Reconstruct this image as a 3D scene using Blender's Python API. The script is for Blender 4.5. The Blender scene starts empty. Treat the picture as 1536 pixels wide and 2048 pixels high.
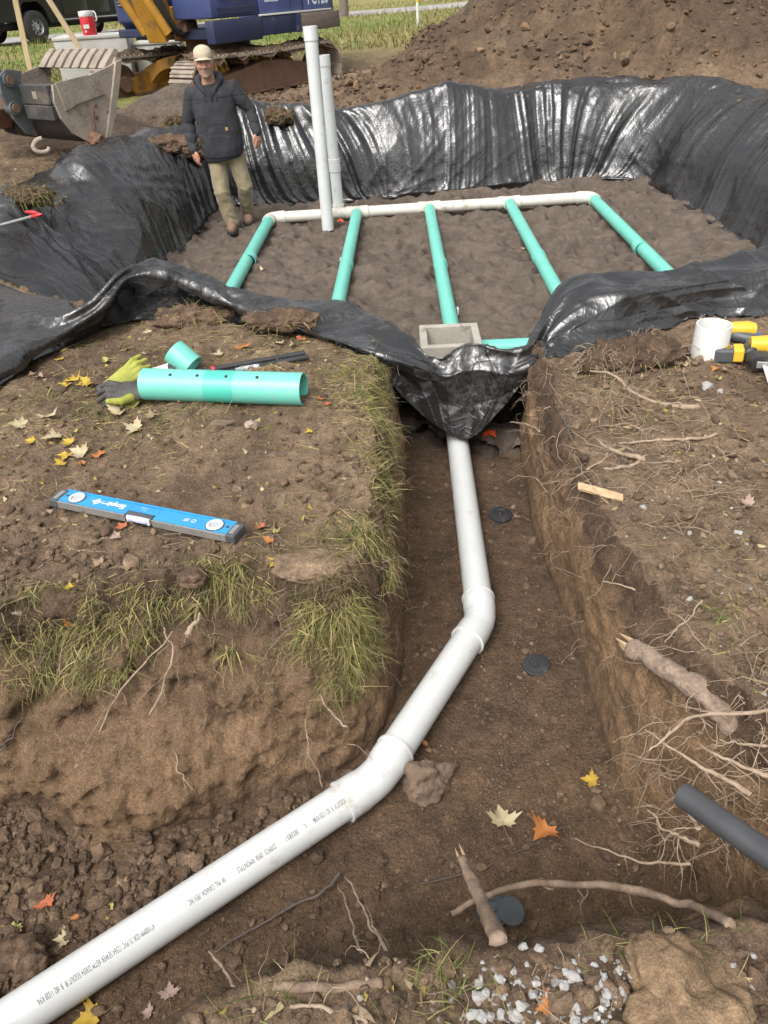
import bpy, bmesh, math, random
import numpy as np
from math import sin, cos, pi, radians, sqrt, atan2
from mathutils import Vector, Matrix, Euler

random.seed(7)
RNG = np.random.default_rng(11)
SC = bpy.context.scene
COL = SC.collection

# ------------------------------------------------------------------ camera
F_PX, PITCH, ROLL, CAM_Z = 1540.0, radians(34.7), radians(3.3), 1.5
_fw = np.array([0, cos(PITCH), -sin(PITCH)])
_u0 = np.array([0, sin(PITCH), cos(PITCH)])
_r0 = np.array([1.0, 0, 0])
_rt = cos(ROLL) * _r0 - sin(ROLL) * _u0
_up = sin(ROLL) * _r0 + cos(ROLL) * _u0
CAM = np.array([0, 0, CAM_Z])
cam_d = bpy.data.cameras.new('camera')
cam = bpy.data.objects.new('camera', cam_d)
COL.objects.link(cam)
cam_d.sensor_fit = 'VERTICAL'
cam_d.sensor_height = 36.0
cam_d.lens = 36.0 * F_PX / 2048.0
cam_d.clip_start = 0.05
cam_d.clip_end = 2000
m = Matrix.Identity(4)
for i in range(3):
    m[i][0], m[i][1], m[i][2], m[i][3] = _rt[i], _up[i], -_fw[i], CAM[i]
cam.matrix_world = m
SC.camera = cam

# ------------------------------------------------------------------ light: overcast sky, weak broad sun
SUN_EL, SUN_AZ = radians(52), radians(-150)          # sun behind the photographer's left shoulder, veiled
w = bpy.data.worlds.new('World')
SC.world = w
w.use_nodes = True
nt = w.node_tree
nt.nodes.clear()
wo = nt.nodes.new('ShaderNodeOutputWorld')
bg = nt.nodes.new('ShaderNodeBackground')
sky = nt.nodes.new('ShaderNodeTexSky')
sky.sky_type = 'NISHITA'
sky.sun_disc = False
sky.sun_elevation = SUN_EL
sky.sun_rotation = SUN_AZ
sky.air_density = 1.0
sky.dust_density = 6.0
sky.ozone_density = 1.0
hs = nt.nodes.new('ShaderNodeHueSaturation')
hs.inputs['Saturation'].default_value = 0.16          # cloud cover: nearly white light
nt.links.new(sky.outputs[0], hs.inputs['Color'])
nt.links.new(hs.outputs[0], bg.inputs['Color'])
nt.links.new(bg.outputs[0], wo.inputs['Surface'])
bg.inputs['Strength'].default_value = 0.15
sun_d = bpy.data.lights.new('sun', 'SUN')
sun_d.energy = 0.9
sun_d.angle = radians(35)
sun_d.color = (1.0, 0.96, 0.9)
sun = bpy.data.objects.new('sun', sun_d)
COL.objects.link(sun)
_sd = Vector((sin(SUN_AZ) * cos(SUN_EL), cos(SUN_AZ) * cos(SUN_EL), sin(SUN_EL)))
sun.rotation_euler = (-_sd).to_track_quat('-Z', 'Y').to_euler()
sun.location = (0, 0, 20)
vs = SC.view_settings
vs.view_transform = 'Standard'
vs.look = 'None'
vs.exposure = 0.9
vs.gamma = 1.0
vs.use_curve_mapping = False

# ------------------------------------------------------------------ helpers
def at(px, py, z):
    """the place at height z that the photograph shows at pixel (px, py)"""
    r = _fw + _rt * (px - 768) / F_PX - _up * (py - 1024) / F_PX
    return Vector(CAM + r * ((z - CAM_Z) / r[2]))

def aty(px, py, Y):
    r = _fw + _rt * (px - 768) / F_PX - _up * (py - 1024) / F_PX
    return Vector(CAM + r * (Y / r[1]))

def tag(o, label=None, cat=None, group=None, kind=None):
    if label: o['label'] = label
    if cat: o['category'] = cat
    if group: o['group'] = group
    if kind: o['kind'] = kind
    return o

def empty(name, loc=(0, 0, 0), rot=(0, 0, 0), label=None, cat=None, group=None):
    o = bpy.data.objects.new(name, None)
    COL.objects.link(o)
    o.location = loc
    o.rotation_euler = rot
    o.empty_display_size = 0.1
    return tag(o, label, cat, group)

def link(name, me, mat=None, parent=None):
    o = bpy.data.objects.new(name, me)
    COL.objects.link(o)
    if mat is not None and len(me.materials) == 0:
        me.materials.append(mat)
    if parent is not None: o.parent = parent
    return o

def np_mesh(name, V, Fc, smooth=True, col=None):
    """V (n,3); Fc (m,3|4) ints"""
    V = np.ascontiguousarray(V, dtype=np.float32)
    Fc = np.ascontiguousarray(Fc, dtype=np.int32)
    me = bpy.data.meshes.new(name)
    k = Fc.shape[1]
    me.vertices.add(len(V)); me.vertices.foreach_set('co', V.ravel())
    me.loops.add(Fc.size); me.loops.foreach_set('vertex_index', Fc.ravel())
    me.polygons.add(len(Fc))
    me.polygons.foreach_set('loop_start', np.arange(0, Fc.size, k, dtype=np.int32))
    me.polygons.foreach_set('use_smooth', np.full(len(Fc), smooth, dtype=bool))
    me.update(calc_edges=True)
    me.validate()
    if col is not None:
        a = me.attributes.new('Col', 'FLOAT_COLOR', 'POINT')
        c = np.ones((len(V), 4), np.float32); c[:, :3] = col
        a.data.foreach_set('color', c.ravel())
    return me

def grid_faces(nr, nc):
    i = np.arange(nr * nc).reshape(nr, nc)
    return np.stack([i[:-1, :-1], i[:-1, 1:], i[1:, 1:], i[1:, :-1]], -1).reshape(-1, 4)

# value noise, vectorised -----------------------------------------------------------
def _hash(ix, iy, iz, seed):
    h = (ix.astype(np.int64) * 374761393 + iy.astype(np.int64) * 668265263 + iz.astype(np.int64) * 2147483647 + seed * 1274126177) & 0xFFFFFFFF
    h = ((h ^ (h >> 13)) * 1274126177) & 0xFFFFFFFF
    h = ((h ^ (h >> 16)) * 2246822519) & 0xFFFFFFFF
    return ((h ^ (h >> 15)) & 0xFFFFFF).astype(np.float64) / 0xFFFFFF

def vn(x, y, z=None, seed=0):
    x = np.asarray(x, float); y = np.asarray(y, float)
    ix = np.floor(x); iy = np.floor(y)
    fx = x - ix; fy = y - iy
    fx = fx * fx * (3 - 2 * fx); fy = fy * fy * (3 - 2 * fy)
    def pl(iz):
        a = _hash(ix, iy, iz, seed); b = _hash(ix + 1, iy, iz, seed)
        c = _hash(ix, iy + 1, iz, seed); d = _hash(ix + 1, iy + 1, iz, seed)
        return (a * (1 - fx) + b * fx) * (1 - fy) + (c * (1 - fx) + d * fx) * fy
    if z is None:
        return pl(np.zeros_like(ix))
    z = np.asarray(z, float) + np.zeros_like(x)
    iz = np.floor(z); fz = z - iz; fz = fz * fz * (3 - 2 * fz)
    return pl(iz) * (1 - fz) + pl(iz + 1) * fz

def fbm(x, y, z=None, oct=4, seed=0, gain=0.5):
    """about -1..1"""
    t = 0; a = 1; s = 0; f = 1
    for k in range(oct):
        t = t + a * (vn(x * f, y * f, None if z is None else z * f, seed + 17 * k) * 2 - 1)
        s += a; a *= gain; f *= 2.03
    return t / s * 1.6

def ridge(x, y, z=None, seed=0):
    return 1 - np.abs(2 * vn(x, y, z, seed) - 1) * 2          # sharp crests, -1..1

def sstep(a, b, x):
    t = np.clip((x - a) / (b - a), 0, 1)
    return t * t * (3 - 2 * t)

def catmull(P, n, closed=False):
    """P (k,d) -> (n,d) smooth resample, uniform in index"""
    P = np.asarray(P, float); k = len(P)
    t = np.linspace(0, k - 1 - 1e-9, n)
    i = np.floor(t).astype(int); f = (t - i)[:, None]
    g = lambda j: P[np.clip(j, 0, k - 1)]
    p0, p1, p2, p3 = g(i - 1), g(i), g(i + 1), g(i + 2)
    return 0.5 * (2 * p1 + (p2 - p0) * f + (2 * p0 - 5 * p1 + 4 * p2 - p3) * f ** 2 + (3 * p1 - p0 - 3 * p2 + p3) * f ** 3)

def sd_poly(px, py, poly):
    """signed distance to polygon, negative inside"""
    poly = np.asarray(poly, float)
    d = np.full(px.shape, 1e9); inside = np.zeros(px.shape, bool)
    n = len(poly)
    for i in range(n):
        ax, ay = poly[i]; bx, by = poly[(i + 1) % n]
        ex, ey = bx - ax, by - ay
        wx, wy = px - ax, py - ay
        t = np.clip((wx * ex + wy * ey) / (ex * ex + ey * ey + 1e-12), 0, 1)
        d = np.minimum(d, (wx - ex * t) ** 2 + (wy - ey * t) ** 2)
        c = ((ay > py) != (by > py)) & (px < (bx - ax) * (py - ay) / (by - ay + 1e-12) + ax)
        inside ^= c
    d = np.sqrt(d)
    return np.where(inside, -d, d)

# tubes -----------------------------------------------------------------------------
def tube_arrays(P, R, sides=8, cap=True):
    P = np.asarray(P, float); n = len(P)
    R = np.broadcast_to(np.asarray(R, float), (n,))
    T = np.gradient(P, axis=0); T /= np.linalg.norm(T, axis=1)[:, None] + 1e-12
    u = np.cross(T[0], [0, 0, 1.0])
    if np.linalg.norm(u) < 1e-3: u = np.cross(T[0], [1.0, 0, 0])
    u /= np.linalg.norm(u)
    U = []
    for k in range(n):
        u = u - T[k] * (u @ T[k]); u /= np.linalg.norm(u) + 1e-12
        U.append(u)
    U = np.array(U); W = np.cross(T, U)
    a = np.linspace(0, 2 * pi, sides, endpoint=False)
    V = P[:, None] + R[:, None, None] * (np.cos(a)[None, :, None] * U[:, None] + np.sin(a)[None, :, None] * W[:, None])
    V = V.reshape(-1, 3)
    i = np.arange(n * sides).reshape(n, sides); j = np.roll(i, -1, axis=1)
    Fq = np.stack([i[:-1], j[:-1], j[1:], i[1:]], -1).reshape(-1, 4)
    if cap:
        V = np.vstack([V, P[0], P[-1]]); a0, a1 = n * sides, n * sides + 1
        c0 = np.stack([np.full(sides, a0), j[0], i[0], np.full(sides, a0)], -1)
        c1 = np.stack([np.full(sides, a1), i[-1], j[-1], np.full(sides, a1)], -1)
        return V, Fq, np.vstack([c0[:, :3], c1[:, :3]])
    return V, Fq, np.zeros((0, 3), int)

class MB:
    """collects simple shapes for ONE mesh object"""
    def __init__(s): s.v = []; s.f = []
    def add(s, V, Fs):
        o = len(s.v); s.v += [tuple(map(float, p)) for p in V]
        s.f += [tuple(int(i) + o for i in f) for f in Fs]; return s
    def box(s, c, d, M=None, bev=0.0):
        cx, cy, cz = c; hx, hy, hz = d[0] / 2, d[1] / 2, d[2] / 2
        if bev <= 0:
            V = [(cx + a * hx, cy + b * hy, cz + e * hz) for e in (-1, 1) for b in (-1, 1) for a in (-1, 1)]
            Fs = [(0, 2, 3, 1), (4, 5, 7, 6), (0, 1, 5, 4), (2, 6, 7, 3), (0, 4, 6, 2), (1, 3, 7, 5)]
        else:
            bm = bmesh.new(); bmesh.ops.create_cube(bm, size=1)
            for v in bm.verts: v.co = Vector((cx + v.co.x * d[0], cy + v.co.y * d[1], cz + v.co.z * d[2]))
            bmesh.ops.bevel(bm, geom=bm.edges[:], offset=bev, segments=2, affect='EDGES', profile=0.5)
            bm.verts.index_update()
            V = [v.co[:] for v in bm.verts]; Fs = [[v.index for v in f.verts] for f in bm.faces]; bm.free()
        if M is not None: V = [M @ Vector(p) for p in V]
        return s.add(V, Fs)
    def tube(s, P, R, sides=12, cap=True):
        V, q, t = tube_arrays(P, R, sides, cap)
        return s.add(V, list(map(tuple, q)) + list(map(tuple, t)))
    def prism(s, poly, y0, y1, M=None):
        """poly in (x,z), extruded along y"""
        n = len(poly)
        V = [(x, y0, z) for x, z in poly] + [(x, y1, z) for x, z in poly]
        Fs = [tuple(range(n)), tuple(range(2 * n - 1, n - 1, -1))] + [(i, i + n, (i + 1) % n + n, (i + 1) % n) for i in range(n)]
        if M is not None: V = [M @ Vector(p) for p in V]
        return s.add(V, Fs)
    def lathe(s, prof, M=None, sides=24):
        """prof (r,z) rings about z"""
        V = []; n = len(prof)
        for r, z in prof:
            for k in range(sides):
                a = 2 * pi * k / sides
                V.append((r * cos(a), r * sin(a), z))
        Fs = [(i * sides + k, i * sides + (k + 1) % sides, (i + 1) * sides + (k + 1) % sides, (i + 1) * sides + k) for i in range(n - 1) for k in range(sides)]
        if M is not None: V = [M @ Vector(p) for p in V]
        return s.add(V, Fs)
    def quad(s, pts): return s.add(pts, [tuple(range(len(pts)))])
    def build(s, name, mat=None, parent=None, smooth=False, bevel=0.0, auto=None):
        me = bpy.data.meshes.new(name)
        me.from_pydata(s.v, [], s.f)
        bm = bmesh.new(); bm.from_mesh(me)
        bmesh.ops.remove_doubles(bm, verts=bm.verts, dist=1e-5)
        bmesh.ops.recalc_face_normals(bm, faces=bm.faces)
        if auto is not None:
            for f in bm.faces: f.smooth = True
            for e in bm.edges:
                if len(e.link_faces) == 2 and e.calc_face_angle(0) > auto: e.smooth = False
        elif smooth:
            for f in bm.faces: f.smooth = True
        bm.to_mesh(me); bm.free()
        o = link(name, me, mat, parent)
        if bevel > 0:
            b = o.modifiers.new('bevel', 'BEVEL'); b.width = bevel; b.segments = 2; b.limit_method = 'ANGLE'
        return o

def frame(o, xdir, zdir=(0, 0, 1)):
    """matrix with local x along xdir"""
    x = Vector(xdir).normalized(); z = Vector(zdir); y = z.cross(x)
    if y.length < 1e-4: y = Vector((0, 1, 0)).cross(x)
    y.normalize(); z = x.cross(y)
    M = Matrix.Identity(4)
    for i in range(3): M[i][0], M[i][1], M[i][2], M[i][3] = x[i], y[i], z[i], o[i]
    return M

# materials -------------------------------------------------------------------------
def _n(nt, t, **kw):
    n = nt.nodes.new(t)
    for k, v in kw.items(): setattr(n, k, v)
    return n

def M(name, c1, c2=None, scale=8.0, rough=0.6, bump=0.0, bscale=60.0, metal=0.0, dirt=None, dscale=4.0, damt=0.5, spec=0.5, rvar=0.0, attr=False, stretch=None, sss=0.0, sheen=0.0):
    """principled with noise between two colours, optional dirt patches and fine bump"""
    mt = bpy.data.materials.new(name); mt.use_nodes = True
    nt = mt.node_tree; L = nt.links.new
    b = nt.nodes['Principled BSDF']
    tc = _n(nt, 'ShaderNodeTexCoord')
    co = tc.outputs['Object']
    if stretch:
        mp = _n(nt, 'ShaderNodeMapping'); mp.inputs['Scale'].default_value = stretch; L(co, mp.inputs[0]); co = mp.outputs[0]
    n1 = _n(nt, 'ShaderNodeTexNoise'); n1.inputs['Scale'].default_value = scale; n1.inputs['Detail'].default_value = 6; L(co, n1.inputs['Vector'])
    mx = _n(nt, 'ShaderNodeMix', data_type='RGBA')
    rp = _n(nt, 'ShaderNodeMapRange'); rp.inputs[1].default_value = 0.32; rp.inputs[2].default_value = 0.68
    L(n1.outputs['Fac'], rp.inputs[0]); L(rp.outputs[0], mx.inputs[0])
    c2 = c2 or tuple(x * 0.8 for x in c1)
    mx.inputs[6].default_value = (*c1, 1); mx.inputs[7].default_value = (*c2, 1)
    out = mx.outputs[2]
    if attr:
        at_ = _n(nt, 'ShaderNodeAttribute', attribute_name='Col')
        m2 = _n(nt, 'ShaderNodeMix', data_type='RGBA', blend_type='MULTIPLY'); m2.inputs[0].default_value = 1
        L(at_.outputs['Color'], m2.inputs[6]); L(out, m2.inputs[7]); out = m2.outputs[2]
    if dirt:
        n2 = _n(nt, 'ShaderNodeTexNoise'); n2.inputs['Scale'].default_value = dscale; n2.inputs['Detail'].default_value = 8; n2.inputs['Roughness'].default_value = 0.65; L(co, n2.inputs['Vector'])
        r2 = _n(nt, 'ShaderNodeMapRange'); r2.inputs[1].default_value = 0.75 - 0.5 * damt; r2.inputs[2].default_value = 0.9 - 0.5 * damt
        L(n2.outputs['Fac'], r2.inputs[0])
        m3 = _n(nt, 'ShaderNodeMix', data_type='RGBA'); L(r2.outputs[0], m3.inputs[0]); L(out, m3.inputs[6]); m3.inputs[7].default_value = (*dirt, 1); out = m3.outputs[2]
        mr = _n(nt, 'ShaderNodeMapRange'); mr.inputs[3].default_value = rough; mr.inputs[4].default_value = 0.9; L(r2.outputs[0], mr.inputs[0]); L(mr.outputs[0], b.inputs['Roughness'])
    else:
        b.inputs['Roughness'].default_value = rough
        if rvar:
            mr = _n(nt, 'ShaderNodeMapRange'); mr.inputs[3].default_value = rough - rvar; mr.inputs[4].default_value = rough + rvar; L(rp.outputs[0], mr.inputs[0]); L(mr.outputs[0], b.inputs['Roughness'])
    L(out, b.inputs['Base Color'])
    b.inputs['Metallic'].default_value = metal
    b.inputs['Specular IOR Level'].default_value = spec
    if sss: b.inputs['Subsurface Weight'].default_value = sss; b.inputs['Subsurface Radius'].default_value = (0.01, 0.004, 0.002)
    if sheen: b.inputs['Sheen Weight'].default_value = sheen
    if bump:
        n3 = _n(nt, 'ShaderNodeTexNoise'); n3.inputs['Scale'].default_value = bscale; n3.inputs['Detail'].default_value = 5; L(co, n3.inputs['Vector'])
        bp = _n(nt, 'ShaderNodeBump'); bp.inputs['Strength'].default_value = bump; bp.inputs['Distance'].default_value = 0.01
        L(n3.outputs['Fac'], bp.inputs['Height']); L(bp.outputs[0], b.inputs['Normal'])
    return mt
# ================================================================== GROUND
SOIL = np.array([.088, .057, .037]); SOIL_L = np.array([.212, .148, .094]); CLAY = np.array([.185, .115, .062])
SAND = np.array([.088, .068, .054]); LAWN = np.array([.11, .15, .03]); STRAW = np.array([.26, .20, .09]); ROADC = np.array([.30, .28, .27])
FLOOR_Z, SAND_Z = -0.575, -0.56

# paired outline of the trench: rim (x, y) above, floor (x, y) below
TRENCH = [((.75, 3.46), (.72, 3.48)), ((.74, 3.3), (.71, 3.3)), ((.73, 3.1), (.69, 3.1)), ((.69, 2.8), (.67, 2.8)), ((.70, 2.5), (.67, 2.5)), ((.70, 2.2), (.68, 2.2)), ((.695, 1.9), (.67, 1.9)),
          ((.71, 1.65), (.67, 1.65)), ((.76, 1.45), (.67, 1.48)), ((.87, 1.25), (.71, 1.30)), ((1.0, 1.05), (.80, 1.16)), ((.95, .86), (.80, 1.0)), ((.72, .79), (.66, .90)), ((.45, .79), (.40, .85)),
          ((.2, .79), (.18, .84)), ((0, .78), (0, .83)), ((-.25, .74), (-.25, .80)), ((-.45, .66), (-.45, .74)), ((-.8, .5), (-.8, .58)), ((-1.4, .40), (-1.4, .50)), ((-2.0, .35), (-2.0, .45)),
          ((-2.35, .9), (-2.2, .95)), ((-2.1, 1.60), (-2.0, 1.40)), ((-1.5, 1.72), (-1.45, 1.50)), ((-1.16, 1.72), (-1.15, 1.50)), ((-.9, 1.78), (-.9, 1.40)), ((-.7, 1.84), (-.72, 1.41)), ((-.5, 1.86), (-.5, 1.46)), ((-.32, 1.84), (-.33, 1.50)), ((-.19, 1.78), (-.2, 1.55)),
          ((-.08, 1.82), (-.06, 1.68)), ((-.01, 2.0), (.03, 1.95)), ((.01, 2.3), (.06, 2.3)), ((.03, 2.65), (.09, 2.65)), ((.03, 3.0), (.11, 3.0)), ((.02, 3.35), (.13, 3.4)), ((.02, 3.75), (.12, 3.75))]
_rim = catmull([a for a, b in TRENCH], 900); _flo = catmull([b for a, b in TRENCH], 900)
_q = np.linspace(0, 14, 900)
_rim = _rim + (.022 * fbm(_q * 2.2, _q * 0, oct=3, seed=101) + .012 * fbm(_q * 9, _q * 0, oct=2, seed=102))[:, None] * (_rim - _flo) / (np.linalg.norm(_rim - _flo, axis=1)[:, None] + 1e-6)
RIM_POLY = _rim[::5]
FLO_POLY = catmull([b for a, b in TRENCH], 140)
PIT_POLY = [(-2.42, 5.0), (-2.0, 4.62), (-1.5, 4.42), (-1.0, 4.26), (-.5, 4.16), (-.05, 4.0), (.06, 3.7), (.72, 3.42), (.95, 3.58), (1.2, 3.9), (1.7, 4.14), (2.6, 4.42), (3.6, 4.75), (3.85, 5.2), (3.92, 7.4), (3.85, 8.9), (3.6, 9.72), (3.1, 10.0), (2.5, 10.05), (1.8, 9.92), (1.3, 9.85), (.75, 9.72), (.1, 9.62), (-1.2, 9.57), (-1.76, 9.5), (-2.08, 9.05), (-2.25, 8.3), (-2.38, 7.4), (-2.48, 6.6), (-2.5, 5.9)]

# heights of the natural ground, blended smoothly
CP = np.array([(-3, .3, -.02), (-1, .5, -.08), (0, .5, -.09), (.6, .6, -.08), (1.4, .5, -.05), (-2.5, 2, 0), (-1, 2.2, .0), (-.3, 2, .0), (-.1, 3, .02), (-1.2, 3.3, .02), (-2, 3.6, .0), (1, 1.3, -.03), (1.6, 1.6, .0), (.95, 2.4, .0), (2, 2.6, .04),
               (1.2, 3.2, .02), (2.2, 3.8, .02), (-.5, 4.1, .0), (-1.4, 4.2, .0), (-2.6, 4.6, .02), (-2.4, 5.6, .06), (-3.2, 6, .1), (-2.6, 7.2, .1), (-3.4, 7.6, .16), (-2.4, 8.4, .14), (-3.2, 8.8, .22), (-2.2, 9.6, .27),
               (-.9, 9.9, .32), (.3, 10, .36), (1.3, 10.1, .42), (2.5, 10.3, .45), (3.6, 10, .42), (4.2, 8.8, .40), (4.2, 7, .34), (4.2, 5.4, .22), (3.8, 4.2, .08), (6, 8, .4), (6, 4, .2), (-5, 4, .05), (-5, 8, .2),
               (-2, 11.5, .26), (-3, 13.3, .02), (-2, 14.5, -.04), (-1, 15.5, 0), (-3, 16, .02), (.5, 13, .42), (2, 12, .45), (-6, 16, .28), (-4, 17, .28), (0, 18, .3), (-9, 26, .44), (-3, 25, .42), (2, 24, .40), (8, 20, .5), (0, 35, .5), (-12, 40, .55), (12, 40, .6), (0, 60, .7), (-30, 60, .7), (30, 60, .8)])
CP[:, 2] -= np.where((CP[:, 1] > 6.5) & (CP[:, 1] < 10.6) & (CP[:, 2] > .2), .11, 0)
def base_z(x, y):
    s = 0; wsum = 0
    for cx, cy, cz in CP:
        r = 0.35 + 0.16 * abs(cy)
        d2 = ((x - cx) ** 2 + (y - cy) ** 2) / (r * r)
        wgt = 1 / (0.15 + d2) ** 1.7
        s = s + wgt * cz; wsum = wsum + wgt
    return s / wsum

def hill(x, y):
    """spoil heap, sand piles"""
    # big earth heap behind the pit
    d = np.hypot((x - np.clip(x, 4.75, 13)) / 1.0, (y - 14.2 + .12 * (x - 4)) / 1.05)
    n = fbm(x * .9, y * .9, oct=3, seed=5)
    h = np.clip((4.15 - d + .42 * n) * .62, 0, None)
    h = np.where(h > 1.9, 1.9 + (h - 1.9) * .5, h)
    # low churned bank between machine and liner
    d2 = np.hypot((x - np.clip(x, .6, 3.4)), (y - 11.1) * 1.2)
    h = np.maximum(h, np.clip((1.1 - d2) * .32 + .08 * n, 0, None))
    # grey sand pile on the right
    d3 = np.hypot(x - 4.15, (y - 11.75))
    h3 = np.clip((1.6 - d3) * .60, 0, None); h3 = np.minimum(h3, .85)
    # grey sand pile behind the man
    d4 = np.hypot((x + 2.2) * .85, y - 10.8)
    h4 = np.clip((.95 - d4) * .40, 0, None)
    d5 = np.hypot(x + 3.0, y - 10.0); h4 = np.maximum(h4, np.clip((.8 - d5) * .30, 0, None))
    sand = np.maximum(np.clip((h3 - h) * 6 + .3 * (h3 > 0), 0, 1) * (h3 > 0), np.clip(h4 * 5, 0, 1))
    return np.maximum(np.maximum(h, h3), h4), np.clip(np.maximum(h, 0) * 3, 0, 1), sand

def ground_z(x, y, fine=True, detail=2):
    """height and colour of the ground sheet"""
    x = np.asarray(x, float); y = np.asarray(y, float)
    z = base_z(x, y)
    hz, heapm, sandm = hill(x, y)
    far = sstep(15, 22, y)
    bare = (1 - far) * np.where(x < -3.5, 1 - sstep(11, 15, y), 1)
    bare = np.maximum(bare, heapm)
    z = z + hz
    col = SOIL[None] * np.ones((x.size, 1)) if x.ndim == 1 else None
    n1 = fbm(x * 1.7, y * 1.7, oct=4, seed=1); n2 = fbm(x * 9, y * 9, oct=4, seed=2); n3 = fbm(x * 34, y * 34, oct=3, seed=3)
    if detail:
        lump = np.clip(fbm(x * 5, y * 5, oct=4, seed=9), -.2, 1.2)
        rough_amt = .45 + .55 * sstep(4.5, 9, y) + .8 * heapm
        z = z + bare * (1 - .85 * sandm) * (.020 * n1 + .018 * n2 * (.6 + rough_amt) + .009 * n3 + .07 * lump * np.clip(rough_amt - .6, 0, 1))
        z = z + sandm * (.006 * n2 + .02 * n1)
    # pit
    dp = sd_poly(x, y, PIT_POLY)
    inpit = dp < 0
    dimp = -np.clip(fbm(x * 5.2, y * 6.5, oct=2, seed=21), -.1, 1) * .045 - np.clip(fbm(x * 9, y * 13, oct=2, seed=25) - .15, 0, 1) * .045 + np.clip(ridge(x * 6 + n2 * .6, y * 9, seed=24), 0, 1) * .012 + fbm(x * 12, y * 15, oct=2, seed=22) * .012 + .02 * fbm(x * 2, y * 2, oct=2, seed=23)
    zs = SAND_Z - .004 + (dimp * 1.35 if detail else 0) + .10 * np.clip(1 - (dp + .1) / -.25, 0, 1) * 0
    edge = sstep(-.5, -.12, dp) * .05
    z = np.where(inpit, zs + edge - (.07 if detail == 1 else 0), z)
    # trench
    dt = sd_poly(x, y, RIM_POLY)
    intr = dt < .045
    zf = FLOOR_Z + (.010 * n1 + .008 * n2 + .004 * n3 if detail else 0)
    rub = sstep(.1, -.5, x - .0) * sstep(1.0, 1.5, y + .35 * x + .7) * 0
    z = np.where(intr & ~inpit, zf, z)
    if col is None: return z
    # colours -----------------------------------------------------------
    t = np.clip(.45 + .5 * n1 + .25 * n2, 0, 1)[:, None]
    col = SOIL * (1 - t) + SOIL_L * t * .8 + SOIL * .1 * t
    drybank = (sstep(4.5, 3.5, y) * np.clip(.5 + .8 * fbm(x * 1.1, y * 1.1, oct=3, seed=31), 0, 1))[:, None]
    col = col * (1 - .35 * drybank) + SOIL_L * .35 * drybank
    c2 = (CLAY * .50 + SOIL * .40) * (.62 + .32 * t)
    hm = (heapm * .8 * np.clip(.30 + .8 * fbm(x * .6, y * .8 + x * .3, oct=3, seed=33), 0, 1))[:, None]
    col = col * (1 - .38 * np.clip(heapm, 0, 1)[:, None]); col = col * (1 - hm) + c2 * hm * .72
    sm = sandm[:, None]; col = col * (1 - sm) + SAND * (1.05 + .2 * n3[:, None]) * sm
    lw = ((1 - bare))[:, None]
    nl = np.clip(.5 + .9 * fbm(x * .35, y * .35, oct=4, seed=41) + .5 * sstep(26, 34, y), 0, 1)[:, None]
    col = col * (1 - lw) + (LAWN * (1 - .6 * nl) + STRAW * .6 * nl) * lw
    road = (np.exp(-((y - 33.4 - .50 * x) / 2.3) ** 8) * (y > 20))[:, None]
    col = col * (1 - road) + ROADC * road
    ip = inpit[:, None]
    col = np.where(ip, SAND * (1 + .22 * n2[:, None] + .12 * n3[:, None]), col)
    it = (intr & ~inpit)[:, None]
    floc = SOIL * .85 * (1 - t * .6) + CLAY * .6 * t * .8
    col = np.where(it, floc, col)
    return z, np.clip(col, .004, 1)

def gz(x, y):
    return float(ground_z(np.array([float(x)]), np.array([float(y)]))[0][0])

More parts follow.
